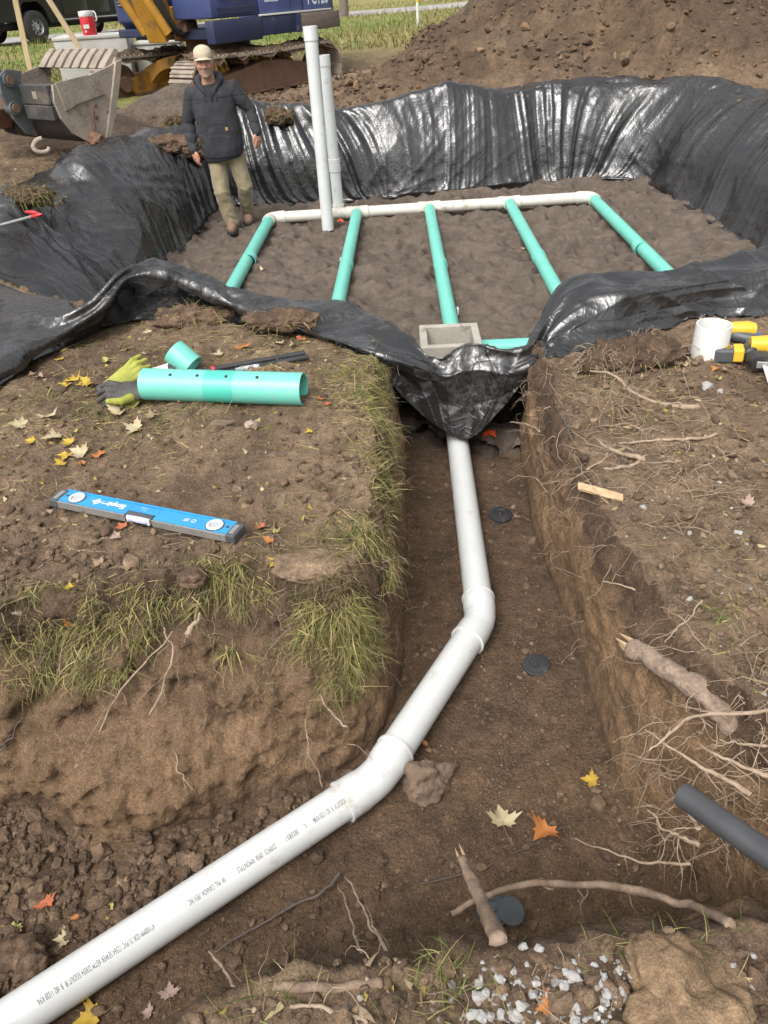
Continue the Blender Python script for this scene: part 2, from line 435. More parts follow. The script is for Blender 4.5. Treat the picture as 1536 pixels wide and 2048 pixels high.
def gmat(name, rough=.95, bump=.8, sc=1.0, patch=1.0):
    """earth: vertex colour x grain, with crumbs in the relief"""
    mt = bpy.data.materials.new(name); mt.use_nodes = True
    nt = mt.node_tree; L = nt.links.new; b = nt.nodes['Principled BSDF']
    a = _n(nt, 'ShaderNodeAttribute', attribute_name='Col')
    tc = _n(nt, 'ShaderNodeTexCoord')
    def noise(s, d=6, r=.6):
        n = _n(nt, 'ShaderNodeTexNoise'); n.inputs['Scale'].default_value = s * sc; n.inputs['Detail'].default_value = d; n.inputs['Roughness'].default_value = r
        L(tc.outputs['Object'], n.inputs['Vector']); return n.outputs['Fac']
    def mr(x, a0, a1, b0, b1):
        n = _n(nt, 'ShaderNodeMapRange'); L(x, n.inputs[0])
        for i, v in enumerate((a0, a1, b0, b1)): n.inputs[1 + i].default_value = v
        return n.outputs[0]
    v = _n(nt, 'ShaderNodeTexVoronoi'); v.inputs['Scale'].default_value = 70 * sc; L(tc.outputs['Object'], v.inputs['Vector'])
    g0 = mr(noise(5, 6, .65), .3, .7, 1 - .30 * patch, 1 + .35 * patch)
    g1a = mr(noise(22, 8, .7), .3, .7, 1 - .42 * patch, 1 + .42 * patch)
    g1n = _n(nt, 'ShaderNodeMath', operation='MULTIPLY'); L(g0, g1n.inputs[0]); L(g1a, g1n.inputs[1]); g1 = g1n.outputs[0]
    g2 = mr(noise(170, 4, .75), .3, .7, .5, 1.6)
    mlt = _n(nt, 'ShaderNodeMath', operation='MULTIPLY'); L(g1, mlt.inputs[0]); L(g2, mlt.inputs[1])
    # pale crumbs and chips
    cr = mr(noise(230, 2, .5), .655, .72, 0, .62)
    mx = _n(nt, 'ShaderNodeMix', data_type='RGBA', blend_type='MULTIPLY'); mx.inputs[0].default_value = 1
    L(a.outputs['Color'], mx.inputs[6]); L(mlt.outputs[0], mx.inputs[7])
    m2 = _n(nt, 'ShaderNodeMix', data_type='RGBA'); L(cr, m2.inputs[0]); L(mx.outputs[2], m2.inputs[6]); m2.inputs[7].default_value = (.36, .30, .23, 1)
    L(m2.outputs[2], b.inputs['Base Color'])
    b.inputs['Roughness'].default_value = rough; b.inputs['Specular IOR Level'].default_value = .25
    h1 = _n(nt, 'ShaderNodeMath', operation='MULTIPLY_ADD'); L(noise(45, 8, .75), h1.inputs[0]); h1.inputs[1].default_value = 1.25
    sm = _n(nt, 'ShaderNodeMath', operation='MULTIPLY'); L(v.outputs['Distance'], sm.inputs[0]); sm.inputs[1].default_value = -.35; L(sm.outputs[0], h1.inputs[2])
    bp = _n(nt, 'ShaderNodeBump'); bp.inputs['Strength'].default_value = bump; bp.inputs['Distance'].default_value = .022 / sc; L(h1.outputs[0], bp.inputs['Height'])
    L(bp.outputs[0], b.inputs['Normal'])
    return mt
EARTH = gmat('earth')

# ground sheet: finer near the trench and pit, coarse towards the horizon
NR, NC = 700, 560
tt = np.linspace(0, 1, NR)
ys = -1.0 + 1.25 * (np.exp(tt * np.log(900 / 1.25 + 1)) - 1)
ys = np.where(ys < 0, ys, ys)
us = np.linspace(-1, 1, NC); us = np.sign(us) * (np.abs(us) * .72 + .28 * np.abs(us) ** 4) * 1.55
U, Yg = np.meshgrid(us, ys)
Xg = U * (Yg + 2.1) * .78
x_, y_ = Xg.ravel(), Yg.ravel()
z_, c_ = ground_z(x_, y_, detail=1)
me = np_mesh('ground', np.stack([x_, y_, z_], 1), grid_faces(NR, NC)[:, ::1], True, c_)
ground = link('ground', me, EARTH); tag(ground, kind='structure')

# raked and trodden sand on the pit floor
gx, gy_ = np.meshgrid(np.linspace(-2.4, 3.85, 400), np.linspace(3.45, 9.95, 400))
sx_, sy_ = gx.ravel(), gy_.ravel(); sz_, sc_ = ground_z(sx_, sy_)
inside_ = sd_poly(sx_, sy_, PIT_POLY) < -.01
gf_ = grid_faces(400, 400); gf_ = gf_[inside_[gf_].all(1)]
sand_bed = link('sand_bed', np_mesh('sand_bed', np.stack([sx_, sy_, sz_], 1), gf_, True, sc_), gmat('sand_grain', .95, .5, 1.5, .35)); tag(sand_bed, kind='structure')

# trench wall: one skirt from bank, over the rim, down the cut face to the floor
NS, NW = 900, 74
rim, flo = _rim, _flo
out = rim - flo; ln = np.linalg.norm(out, axis=1)[:, None] + 1e-9
cen = np.gradient(_rim, axis=0); nrm = np.stack([cen[:, 1], -cen[:, 0]], 1); nrm /= np.linalg.norm(nrm, axis=1)[:, None]
sgn = np.sign(np.sum(nrm * out, 1).mean()); nrm *= sgn
k = np.ones(41) / 41
nrm = np.stack([np.convolve(np.pad(nrm[:, i], 20, mode='edge'), k, 'valid') for i in (0, 1)], 1); nrm /= np.linalg.norm(nrm, axis=1)[:, None]
vv = np.linspace(0, 1, NW)
rows = []; cols = []
zr = base_z(rim[:, 0], rim[:, 1])
for j, v in enumerate(vv):
    if v < .16:                                              # on the bank
        q = 1 - v / .16; p = rim + nrm * (.11 * q + .052); zz, cc = ground_z(p[:, 0], p[:, 1]); zz = zz + .006 - .012 * q
        cc = cc
    elif v < .86:
        t = (v - .16) / .70
        e = t + .10 * np.sin(t * pi) * 0
        p = rim * (1 - t) + flo * t + nrm * (.052 * np.clip(1 - t / .22, 0, 1) ** 2)
        zt = zr + .004; zb = FLOOR_Z + .004
        tz = t if True else t
        zz = zt * (1 - t) + zb * t
        cc = None
    else:
        q = (v - .86) / .14; p = flo - nrm * (.10 * q); zz, cc = ground_z(p[:, 0], p[:, 1]); zz = np.minimum(zz, FLOOR_Z + .03) + .006 - .012 * q
    rows.append(np.stack([p[:, 0], p[:, 1], zz], 1)); cols.append(cc)
W = np.array(rows)                                           # NW, NS, 3
s_ = np.cumsum(np.r_[0, np.linalg.norm(np.diff(rim, axis=0), axis=1)])
Sg, Vg = np.meshgrid(s_, vv)
tface = np.clip((Vg - .16) / .70, 0, 1)
amp = np.sin(np.clip((Vg - .06) / .84, 0, 1) * pi) ** .5
P3 = W.reshape(-1, 3)
leftbank = (sstep(-.02, -.25, rim[:, 0]) * (rim[:, 1] > 1.2))[None] * np.ones_like(Sg)
n_a = fbm(P3[:, 0] * 3.2, P3[:, 1] * 3.2, P3[:, 2] * 4.5, 3, 51).reshape(Sg.shape)
n_b = fbm(P3[:, 0] * 11, P3[:, 1] * 11, P3[:, 2] * 11, 4, 52).reshape(Sg.shape)
n_c = fbm(P3[:, 0] * 38, P3[:, 1] * 38, P3[:, 2] * 38, 3, 53).reshape(Sg.shape)
scr = ridge(Sg * 3.0 + n_b * .3, tface * 1.3 + Sg * .2, seed=54)
straight = 1 - leftbank
clod = np.clip(fbm(P3[:, 0] * 6, P3[:, 1] * 6, P3[:, 2] * 7, 2, 57).reshape(Sg.shape), -.1, .9)
n_d = ridge(P3[:, 0] * 14, P3[:, 1] * 14, P3[:, 2] * 16, 58).reshape(Sg.shape); n_e = fbm(P3[:, 0] * 20, P3[:, 1] * 20, P3[:, 2] * 20, 3, 59).reshape(Sg.shape)
disp = amp * (leftbank * (.045 * n_a + .034 * n_b + .018 * n_c + .055 * clod + .022 * n_d + .010 * ridge(P3[:, 0] * 30, P3[:, 1] * 30, P3[:, 2] * 34, 60).reshape(Sg.shape) + .03 * np.clip(n_e, -.1, 1)) + straight * (.020 * n_a + .010 * n_b + .006 * n_c + .004 * n_d + (sstep(.5, .1, tface) * (.02 * np.clip(n_e, -.2, 1) + .02 * n_b))))
# left lower wall bulges forward as a big lump of clay, undercut beneath the sod
bul = leftbank * np.exp(-((tface - .80) / .17) ** 2) * np.exp(-((Sg - s_[np.argmin(np.hypot(rim[:, 0] + .85, rim[:, 1] - 1.8))]) / .33) ** 2)
und = leftbank * np.exp(-((tface - .18) / .13) ** 2)
disp = disp + .085 * bul - .05 * und
W[..., 0] -= disp * nrm[None, :, 0]; W[..., 1] -= disp * nrm[None, :, 1]
W[..., 2] += amp * .008 * n_b + .03 * bul
tcol = np.clip(.5 + .6 * n_a + .3 * n_b, 0, 1)[..., None]
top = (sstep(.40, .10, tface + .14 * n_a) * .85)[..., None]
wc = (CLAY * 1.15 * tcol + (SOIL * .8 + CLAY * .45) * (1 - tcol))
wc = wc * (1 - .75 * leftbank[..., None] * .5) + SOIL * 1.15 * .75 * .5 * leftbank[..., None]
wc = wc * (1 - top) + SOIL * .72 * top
for j in range(NW):
    if cols[j] is not None: wc[j] = cols[j]
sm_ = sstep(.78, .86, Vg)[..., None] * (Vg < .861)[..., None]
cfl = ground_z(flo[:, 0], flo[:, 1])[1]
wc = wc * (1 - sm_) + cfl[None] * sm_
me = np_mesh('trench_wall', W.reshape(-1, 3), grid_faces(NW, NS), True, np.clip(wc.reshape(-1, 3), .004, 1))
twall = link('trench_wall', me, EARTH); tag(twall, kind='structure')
# ================================================================== BLACK PLASTIC
def plastic_mat():
    mt = bpy.data.materials.new('black_polythene'); mt.use_nodes = True
    nt = mt.node_tree; L = nt.links.new; b = nt.nodes['Principled BSDF']
    tc = _n(nt, 'ShaderNodeTexCoord')
    def noise(s, d=5, r=.6, vec=None, dist=0):
        n = _n(nt, 'ShaderNodeTexNoise'); n.inputs['Scale'].default_value = s; n.inputs['Detail'].default_value = d; n.inputs['Roughness'].default_value = r; n.inputs['Distortion'].default_value = dist
        L(vec or tc.outputs['Object'], n.inputs['Vector']); return n.outputs['Fac']
    def mr(x, a0, a1, b0, b1):
        n = _n(nt, 'ShaderNodeMapRange'); L(x, n.inputs[0])
        for i, v in enumerate((a0, a1, b0, b1)): n.inputs[1 + i].default_value = v
        return n.outputs[0]
    dn = _n(nt, 'ShaderNodeMath', operation='MULTIPLY'); L(mr(noise(1.6, 4),   .47, .68, 0, 1), dn.inputs[0]); L(mr(noise(38, 6, .75), .45, .7, 0, 1), dn.inputs[1])
    mx = _n(nt, 'ShaderNodeMix', data_type='RGBA'); mx.inputs[6].default_value = (.0085, .0088, .0098, 1); mx.inputs[7].default_value = (.20, .175, .15, 1)
    sc = _n(nt, 'ShaderNodeMath', operation='MULTIPLY'); L(dn.outputs[0], sc.inputs[0]); sc.inputs[1].default_value = .28
    film = _n(nt, 'ShaderNodeMath', operation='ADD'); film.inputs[1].default_value = .018; L(sc.outputs[0], film.inputs[0])
    L(film.outputs[0], mx.inputs[0]); L(mx.outputs[2], b.inputs['Base Color'])
    rr = _n(nt, 'ShaderNodeMath', operation='ADD'); L(mr(noise(5, 3),   .3, .7, .19, .31), rr.inputs[0]); L(mr(dn.outputs[0], 0, 1, 0, .35), rr.inputs[1]); L(rr.outputs[0], b.inputs['Roughness'])
    b.inputs['Specular IOR Level'].default_value = .95
    v = _n(nt, 'ShaderNodeTexVoronoi', feature='DISTANCE_TO_EDGE'); v.inputs['Scale'].default_value = 13
    nd = _n(nt, 'ShaderNodeVectorMath', operation='ADD'); L(tc.outputs['Object'], nd.inputs[0])
    ns = _n(nt, 'ShaderNodeTexNoise'); ns.inputs['Scale'].default_value = 4; L(tc.outputs['Object'], ns.inputs['Vector'])
    ng = _n(nt, 'ShaderNodeVectorMath', operation='SCALE'); L(ns.outputs['Color'], ng.inputs[0]); ng.inputs['Scale'].default_value = .35; L(ng.outputs[0], nd.inputs[1]); L(nd.outputs[0], v.inputs['Vector'])
    hsum = _n(nt, 'ShaderNodeMath', operation='MULTIPLY_ADD'); L(mr(v.outputs['Distance'], 0, .12, 1, 0), hsum.inputs[0]); hsum.inputs[1].default_value = .35; L(noise(26, 4, .6, dist=.6), hsum.inputs[2])
    bp = _n(nt, 'ShaderNodeBump'); bp.inputs['Strength'].default_value = .30; bp.inputs['Distance'].default_value = .010; L(hsum.outputs[0], bp.inputs['Height']); L(bp.outputs[0], b.inputs['Normal'])
    return mt
PLASTIC = plastic_mat()

def surf(ctrl, ns, nr, lin=False):
    """ctrl: list of stations, each a list of control points down the sheet"""
    A = np.array([[list(p) for p in st] for st in ctrl], float)      # k, r, 3
    k, r, _ = A.shape
    S = catmull(A.reshape(k, -1), ns).reshape(ns, r, 3)
    S = S.transpose(1, 0, 2).reshape(r, -1)
    if lin:                                                           # creased along the rows
        t = np.linspace(0, r - 1 - 1e-9, nr); i = t.astype(int); f = (t - i)[:, None]
        S = (S[i] * (1 - f) + S[i + 1] * f) * .93 + .07 * catmull(S, nr)
    else: S = catmull(S, nr)
    S = S.reshape(nr, ns, 3)
    return S                                                          # rows, stations
def normals(S):
    du = np.gradient(S, axis=1); dv = np.gradient(S, axis=0)
    n = np.cross(du, dv); n /= np.linalg.norm(n, axis=2)[..., None] + 1e-9
    return n
def sheet(name, S, parent):
    nr, ns, _ = S.shape
    o = link(name, np_mesh(name, S.reshape(-1, 3), grid_faces(nr, ns), True), PLASTIC, parent)
    return o
def pline(u, seed):
    """1-D broken line through random heights: straight flanks, sharp kinks"""
    i = np.floor(u); f = u - i; o = np.zeros_like(i)
    return (_hash(i, o, o, seed) * (1 - f) + _hash(i + 1, o, o, seed) * f) * 2 - 1
def creases(x, y, z, seed, n=7, f0=2.0):
    """crumple: folded planes in several directions -> crisp straight creases"""
    rs = np.random.default_rng(seed); t = 0
    for k in range(n):
        d = rs.normal(size=3); d /= np.linalg.norm(d); f = f0 * (1.0 + .45 * k)
        q = (x * d[0] + y * d[1] + z * d[2]) * f + rs.uniform(0, 9) + .7 * vn(x * 1.1, y * 1.1, z * 1.1, seed + k)
        t = t + pline(q, seed + 90 + k) * .5 / f * np.clip(vn(x * 1.3 + k, y * 1.3, z * 1.3, seed + 40 + k) * 2 - .45, 0, 1)
    return t
def glints(x, y, z, seed, n=10, f0=1.2, w=.05):
    """narrow raised crease lines running in several directions, broken up in patches"""
    rs = np.random.default_rng(seed); t = 0
    for k in range(n):
        d = rs.normal(size=3); d /= np.linalg.norm(d); f = f0 * (1 + .35 * k)
        q = (x * d[0] + y * d[1] + z * d[2]) * f + rs.uniform(0, 9) + .8 * vn(x * .9, y * .9, z * .9, seed + k)
        t = t + np.exp(-np.abs((q % 1) - .5) / (w * f ** .5)) / f ** .6 * np.clip(vn(x * 1.6 + 3 * k, y * 1.6, z * 1.6, seed + 60 + k) * 2.4 - 1.0, 0, 1)
    return t

liner = empty('plastic_liner', (0, 0, 0), label='black plastic sheeting lining the dug pit and lapped over its front edge', cat='plastic sheet')

# the pit walls: floor edge, lower wall, upper wall, rim, lap on the ground, outer edge
LW = [
 [(-1.60, 3.80), (-1.70, 3.78), (-1.95, 3.68, .0), (-2.3, 3.55, .03), (-2.75, 3.35, .05), (-3.4, 3.0, .03)],
 [(-1.62, 4.05), (-1.72, 4.02), (-1.95, 3.95, .0), (-2.3, 3.85, .05), (-2.75, 3.6, .08), (-3.4, 3.2, .05)],
 [(-1.78, 4.55), (-1.86, 4.55), (-2.0, 4.5, -.22), (-2.3, 4.45, .06), (-2.75, 4.1, .10), (-3.4, 3.7, .05)],
 [(-1.80, 5.2), (-1.88, 5.2), (-2.06, 5.2, -.20), (-2.38, 5.2, .12), (-2.75, 5.2, .16), (-3.3, 5.2, .09)],
 [(-1.82, 5.9), (-1.90, 5.9), (-2.08, 5.9, -.18), (-2.38, 5.95, .17), (-2.7, 6.0, .19), (-3.15, 6.1, .13)],
 [(-1.83, 6.6), (-1.90, 6.6), (-2.06, 6.6, -.17), (-2.34, 6.7, .16), (-2.65, 6.8, .20), (-2.98, 6.9, .14)],
 [(-1.81, 7.4), (-1.88, 7.4), (-2.01, 7.4, -.16), (-2.25, 7.5, .19), (-2.6, 7.6, .21), (-2.95, 7.8, .16)],
 [(-1.77, 8.2), (-1.82, 8.2), (-1.93, 8.2, -.15), (-2.12, 8.3, .22), (-2.4, 8.5, .24), (-2.75, 8.7, .20)],
 [(-1.74, 8.8), (-1.79, 8.8), (-1.87, 8.85, -.13), (-1.99, 8.95, .26), (-2.18, 9.15, .27), (-2.42, 9.4, .25)],
 [(-1.60, 9.16), (-1.62, 9.2), (-1.66, 9.27, -.12), (-1.72, 9.37, .29), (-1.78, 9.6, .31), (-1.85, 9.85, .28)],
 [(-1.2, 9.21), (-1.2, 9.25), (-1.2, 9.32, -.10), (-1.2, 9.42, .31), (-1.2, 9.62, .35), (-1.22, 9.9, .30)],
 [(-.6, 9.22), (-.6, 9.26), (-.6, 9.33, -.10), (-.6, 9.43, .33), (-.58, 9.64, .38), (-.58, 9.95, .31)],
 [(.1, 9.27), (.1, 9.31), (.1, 9.38, -.10), (.1, 9.47, .33), (.12, 9.68, .38), (.12, 9.95, .33)],
 [(.75, 9.34), (.75, 9.38), (.76, 9.45, -.08), (.78, 9.56, .42), (.8, 9.78, .47), (.8, 10.1, .38)],
 [(1.25, 9.42), (1.27, 9.46), (1.3, 9.55, -.06), (1.33, 9.66, .50), (1.36, 9.9, .54), (1.38, 10.25, .42)],
 [(1.8, 9.52), (1.8, 9.57), (1.8, 9.66, -.08), (1.8, 9.78, .44), (1.8, 10.0, .50), (1.8, 10.3, .42)],
 [(2.4, 9.63), (2.42, 9.68), (2.45, 9.77, -.05), (2.48, 9.88, .50), (2.5, 10.08, .55), (2.55, 10.4, .44)],
 [(2.9, 9.64), (2.95, 9.68), (3.02, 9.76, -.04), (3.1, 9.87, .50), (3.2, 10.06, .54), (3.3, 10.35, .44)],
 [(3.2, 9.40), (3.26, 9.43), (3.38, 9.5, -.04), (3.52, 9.6, .48), (3.72, 9.76, .53), (3.95, 9.98, .44)],
 [(3.27, 8.9), (3.33, 8.9), (3.48, 8.92, -.04), (3.68, 8.98, .47), (3.92, 9.05, .52), (4.25, 9.2, .42)],
 [(3.28, 8.2), (3.35, 8.2), (3.53, 8.2, -.05), (3.77, 8.2, .44), (4.02, 8.2, .49), (4.4, 8.25, .40)],
 [(3.29, 7.4), (3.36, 7.4), (3.55, 7.4, -.06), (3.8, 7.4, .41), (4.05, 7.4, .45), (4.45, 7.4, .36)],
 [(3.29, 6.6), (3.36, 6.6), (3.55, 6.6, -.08), (3.8, 6.6, .36), (4.05, 6.55, .41), (4.45, 6.5, .31)],
 [(3.28, 5.8), (3.35, 5.8), (3.53, 5.75, -.10), (3.78, 5.7, .30), (4.02, 5.6, .35), (4.4, 5.5, .25)],
 [(3.26, 5.0), (3.33, 5.0), (3.5, 4.9, -.12), (3.72, 4.8, .24), (3.95, 4.65, .27), (4.3, 4.5, .17)],
]
ctrl = []
for st in LW:
    a = st[0]; b = st[1]
    dz_ = .13 if st[3][0] > -.8 and st[3][1] > 6 else (.08 if st[3][1] > 7.8 else .0)
    st = st[:3] + [(p[0], p[1], p[2] - dz_) for p in st[3:]]
    r_ = np.array(st[3]); l_ = np.array(st[4]); o2 = (l_ - r_) * np.array([1, 1, 0]); o2 = o2 / np.linalg.norm(o2)
    ctrl.append([(a[0], a[1], -.575), (b[0], b[1], -.46), tuple(st[2]), tuple(r_ + o2 * .10 - np.array([0, 0, .03])), tuple(l_ + o2 * .06 + np.array([0, 0, .02])), tuple(st[5])])
NSL, NRL = 1150, 92
S = surf(ctrl, NSL, NRL)
s0 = np.cumsum(np.r_[0, np.linalg.norm(np.diff(S[45], axis=0), axis=1)])
Sg, Vg = np.meshgrid(s0, np.linspace(0, 1, NRL))
nn = normals(S)
if nn[40, 500, 1] > 0: nn = -nn                                # towards the pit
skew = .55 * np.sin(Sg * .9 + 1.0) + .5 * np.sin(Sg * 2.1) * .6
sk = Sg + skew * Vg * 1.1
wall = sstep(0, .10, Vg) * sstep(.92, .6, Vg)
lap = sstep(.5, .75, Vg)
am = .35 + .9 * vn(Sg * 1.6, Vg * 1.2, seed=61)
wob = .25 * (vn(Sg * .8, Vg * 2.2, seed=69) - .5)
p1 = pline((sk + wob) * 5.2, 62) * .8 + ridge(sk * 4.2, Vg * .7, seed=62) * .3; p2 = pline((sk + wob) * 12, 63); p3 = pline((sk + wob * .6) * 27, 64) + .5 * pline((sk + wob * .3) * 58, 59)
big = fbm(sk * 1.1, Vg * 1.3, oct=2, seed=65)
# gathered at some places, pulled flat at others
gather = np.clip(fbm(Sg * .7, Vg * .2, oct=2, seed=66) + .5, .22, 1)
sk2 = Sg - .9 * Vg * np.sign(np.sin(Sg * .8)); patch = np.clip(fbm(Sg * .9, Vg * 1.2, oct=2, seed=75) * 2, 0, 1)
p4 = pline(sk2 * 8, 76)
gl = glints(S[..., 0], S[..., 1], S[..., 2], 77, 10, 1.1)
d = wall * (.055 * big + .055 * p1 * am + gather * (.040 * p2 + .026 * p3) * am + .018 * p4 * patch) + .018 * gl * sstep(.05, .2, Vg) + .010 * glints(S[..., 0] * 2.2, S[..., 1] * 2.2, S[..., 2] * 2.2, 78, 10, 1.4)
cr = creases(S[..., 0], S[..., 1], S[..., 2], 71, 9, 2.2)
leftw = sstep(-1.5, -2.0, S[..., 0]) * (S[..., 1] < 9)
d = d + leftw * sstep(.25, .5, Vg) * (.30 * cr + .028 * gl + .07 * fbm(Sg * 1.7, Vg * 3, oct=2, seed=96)) + lap * (.26 * cr + .022 * p1 + .020 * p2 * gather + .02 * big) + .06 * cr * (1 - lap)
d = d + .035 * np.sin(Sg * 3.1 + 2 * big) * np.exp(-((Vg - .68) / .12) ** 2)
d = np.where(Vg < .02, 0, d)
S[..., 2] += np.exp(-((Vg - .70) / .13) ** 2) * (.055 * pline(Sg * 1.1, 91) + .035 * pline(Sg * 3.7 + .3 * big, 92))
S = S + nn * d[..., None]
gzv = (base_z(S[..., 0].ravel(), S[..., 1].ravel()) + .5 * hill(S[..., 0].ravel(), S[..., 1].ravel())[0]).reshape(S.shape[:2])
onland = sstep(-.05, .1, sd_poly(S[..., 0].ravel(), S[..., 1].ravel(), PIT_POLY).reshape(S.shape[:2]))
S[..., 2] = S[..., 2] * (1 - onland) + np.maximum(S[..., 2], gzv + .045) * onland
# ragged outer edge
rag = (.18 * fbm(s0 * 2.2, s0 * 0, oct=3, seed=67))[None] * sstep(.8, 1, Vg)
S[..., 0] += nn[45][None, :, 0] * rag; S[..., 1] += nn[45][None, :, 1] * rag
sheet('wall_sheet', S, liner)

# front lap: inside foot, upper crest, lower crest, hem.  px are photo positions read off as places at the given heights
FL = [
 ((-200, 720, .10), (-200, 860, .06), (-200, 900, .02)),
 ((-90, 675, .11), (-90, 800, .06), (-90, 835, .02)),
 ((0, 641, .12), (0, 742, .07), (0, 768, .02)),
 ((60, 632, .13), (62, 700, .07), (64, 726, .02)),
 ((118, 640, .14), (128, 664, .10), (128, 690, .02)),
 ((185, 605, .20), (200, 618, .17), (185, 660, .02)),
 ((243, 546, .30), (256, 556, .27), (225, 656, .01)),
 ((305, 531, .27), (330, 550, .25), (320, 652, .01)),
 ((352, 534, .24), (372, 566, .20), (385, 650, .0)),
 ((405, 552, .20), (425, 592, .15), (432, 650, .0)),
 ((470, 584, .15), (494, 622, .10), (480, 655, .0)),
 ((560, 597, .11), (592, 655, .07), (590, 672, .0)),
 ((668, 602, .09), (700, 690, .06), (700, 708, .01)),
 ((755, 640, .06), (780, 716, .02), (765, 748, -.06)),
 ((835, 690, .0), (845, 738, -.05), (815, 802, -.22)),
 ((880, 716, -.03), (890, 752, -.10), (865, 846, -.34)),
 ((912, 694, .02), (922, 745, -.08), (915, 874, -.42)),
 ((950, 686, .03), (955, 740, -.08), (945, 873, -.42)),
 ((1000, 700, .02), (1010, 742, -.08), (990, 832, -.32)),
 ((1052, 700, .02), (1058, 732, -.04), (1040, 784, -.18)),
 ((1088, 655, .05), (1100, 676, .03), (1095, 744, -.04)),
 ((1150, 567, .19), (1168, 610, .15), (1185, 699, .01)),
 ((1230, 554, .21), (1240, 596, .18), (1260, 680, .02)),
 ((1320, 544, .22), (1325, 580, .19), (1340, 656, .03)),
 ((1420, 526, .22), (1425, 563, .19), (1430, 636, .03)),
 ((1536, 500, .22), (1536, 546, .19), (1540, 628, .04)),
 ((1700, 470, .24), (1700, 520, .21), (1700, 600, .05)),
 ((1900, 430, .32), (1900, 490, .30), (1900, 570, .08)),
]
ctrl = []
for a, b, c in FL:
    A_, B_, C_ = at(*a), at(*b), at(*c)
    back = A_ + Vector((0, .10, -.07)); foot = Vector((A_.x, A_.y + .34, -.585))
    mid = back * .5 + foot * .5 + Vector((0, -.03, .02))
    BC = B_ * .45 + C_ * .55 + Vector((0, .16 if a[1] < 660 and a[0] < 560 and a[0] > 200 else .03, 0))
    ctrl.append([foot[:], mid[:], back[:], A_[:], B_[:], BC[:], C_[:]])
NSF, NRF = 760, 110
S = surf(ctrl, NSF, NRF, True)
nn = normals(S)
s0 = np.cumsum(np.r_[0, np.linalg.norm(np.diff(S[60], axis=0), axis=1)])
Sg, Vg = np.meshgrid(s0, np.linspace(0, 1, NRF))
if nn[60, 380, 2] < 0: nn = -nn
x, y, z = S[..., 0], S[..., 1], S[..., 2]
front = sstep(.30, .45, Vg)
cr = creases(x, y, z, 81, 11, 3.0)
vdip = np.exp(-((x - .4) / .38) ** 2)
lng = ridge(Vg * 7 + .6 * fbm(Sg * 1.2, Vg * 2, oct=2, seed=84), Sg * .8, seed=82)
vert = ridge(Sg * 7 + (Vg - .6) * 3, Vg * 2, seed=83)
tipx = (x - .40) / (.16 + np.clip(z + .45, 0, .6)); rad = pline(tipx * 7 + .3 * fbm(x * 4, z * 4, oct=2, seed=88), 89)
d = front * ((.26 - .18 * vdip) * cr + .012 * lng * (1 - .5 * vdip) + .024 * glints(x, y, z, 87, 12, 1.6, .04)) + vdip * front * .020 * rad * sstep(-.5, -.3, z) + .02 * (1 - front) * vert + vdip * front * (.05 * creases(x * 1.5, y * 1.5, z * 1.5, 85, 8, 2.5) + .006 * vert)
kA, kB = 3 / 6, 4 / 6
d = d + .007 * (np.exp(-((Vg - kA) / .012) ** 2) + np.exp(-((Vg - kB) / .012) ** 2)) * vn(Sg * 3, Vg * 0 + 1, seed=93) - .012 * np.exp(-((Vg - (kA + kB) / 2) / .05) ** 2) * front
S = S + nn * d[..., None]
inpit = sd_poly(S[..., 0].ravel(), S[..., 1].ravel(), PIT_POLY).reshape(S.shape[:2]) < .02
intr = sd_poly(S[..., 0].ravel(), S[..., 1].ravel(), RIM_POLY).reshape(S.shape[:2]) < .03
bz = ground_z(S[..., 0].ravel(), S[..., 1].ravel())[0].reshape(S.shape[:2])
S[..., 2] = np.where(~inpit & ~intr, np.maximum(S[..., 2], bz + .008), S[..., 2])
sheet('front_lap', S, liner)

from mathutils.bvhtree import BVHTree
def _bvh(*obs):
    V, Fs, o = [], [], 0
    for ob in obs:
        me = ob.data; n = len(me.vertices); v = np.empty(n * 3, np.float32); me.vertices.foreach_get('co', v); V.append(v.reshape(-1, 3))
        f = np.empty(len(me.polygons) * 4, np.int32); me.polygons.foreach_get('vertices', f); Fs.append(f.reshape(-1, 4) + o); o += n
    return BVHTree.FromPolygons(np.vstack(V).tolist(), np.vstack(Fs).tolist())
LAND = _bvh(ground, sand_bed, twall, *liner.children)
def hit(px, py, dflt=0.0):
    """the surface (ground, cut face or sheet) that the photograph shows at a pixel"""
    r = _fw + _rt * (px - 768) / F_PX - _up * (py - 1024) / F_PX
    q = LAND.ray_cast(Vector(CAM), Vector(r).normalized())
    return q[0] if q[0] is not None else at(px, py, dflt)
def drop(x, y, z0=3.0):
    q = LAND.ray_cast(Vector((x, y, z0)), Vector((0, 0, -1)))
    return q[0].z if q[0] is not None else gz(x, y)
# ================================================================== PIPES
PVC = M('white_pvc', (.56, .57, .56), (.51, .52, .51), 5, .33, .05, 30, dirt=(.36, .31, .25), dscale=9, damt=.34)
PVC2 = M('cream_pvc', (.55, .53, .47), (.50, .48, .42), 5, .4, .05, 30, dirt=(.30, .25, .19), dscale=7, damt=.40)
GREEN = M('green_pvc', (.125, .44, .36), (.145, .49, .40), 6, .36, .04, 30, dirt=(.24, .30, .22), dscale=6, damt=.32)
GREEN_IN = M('green_pvc_shade', (.06, .42, .33), (.08, .47, .37), 6, .45)
INK = M('print_ink', (.05, .05, .055), (.13, .13, .14), 90, .6)
RP = .056

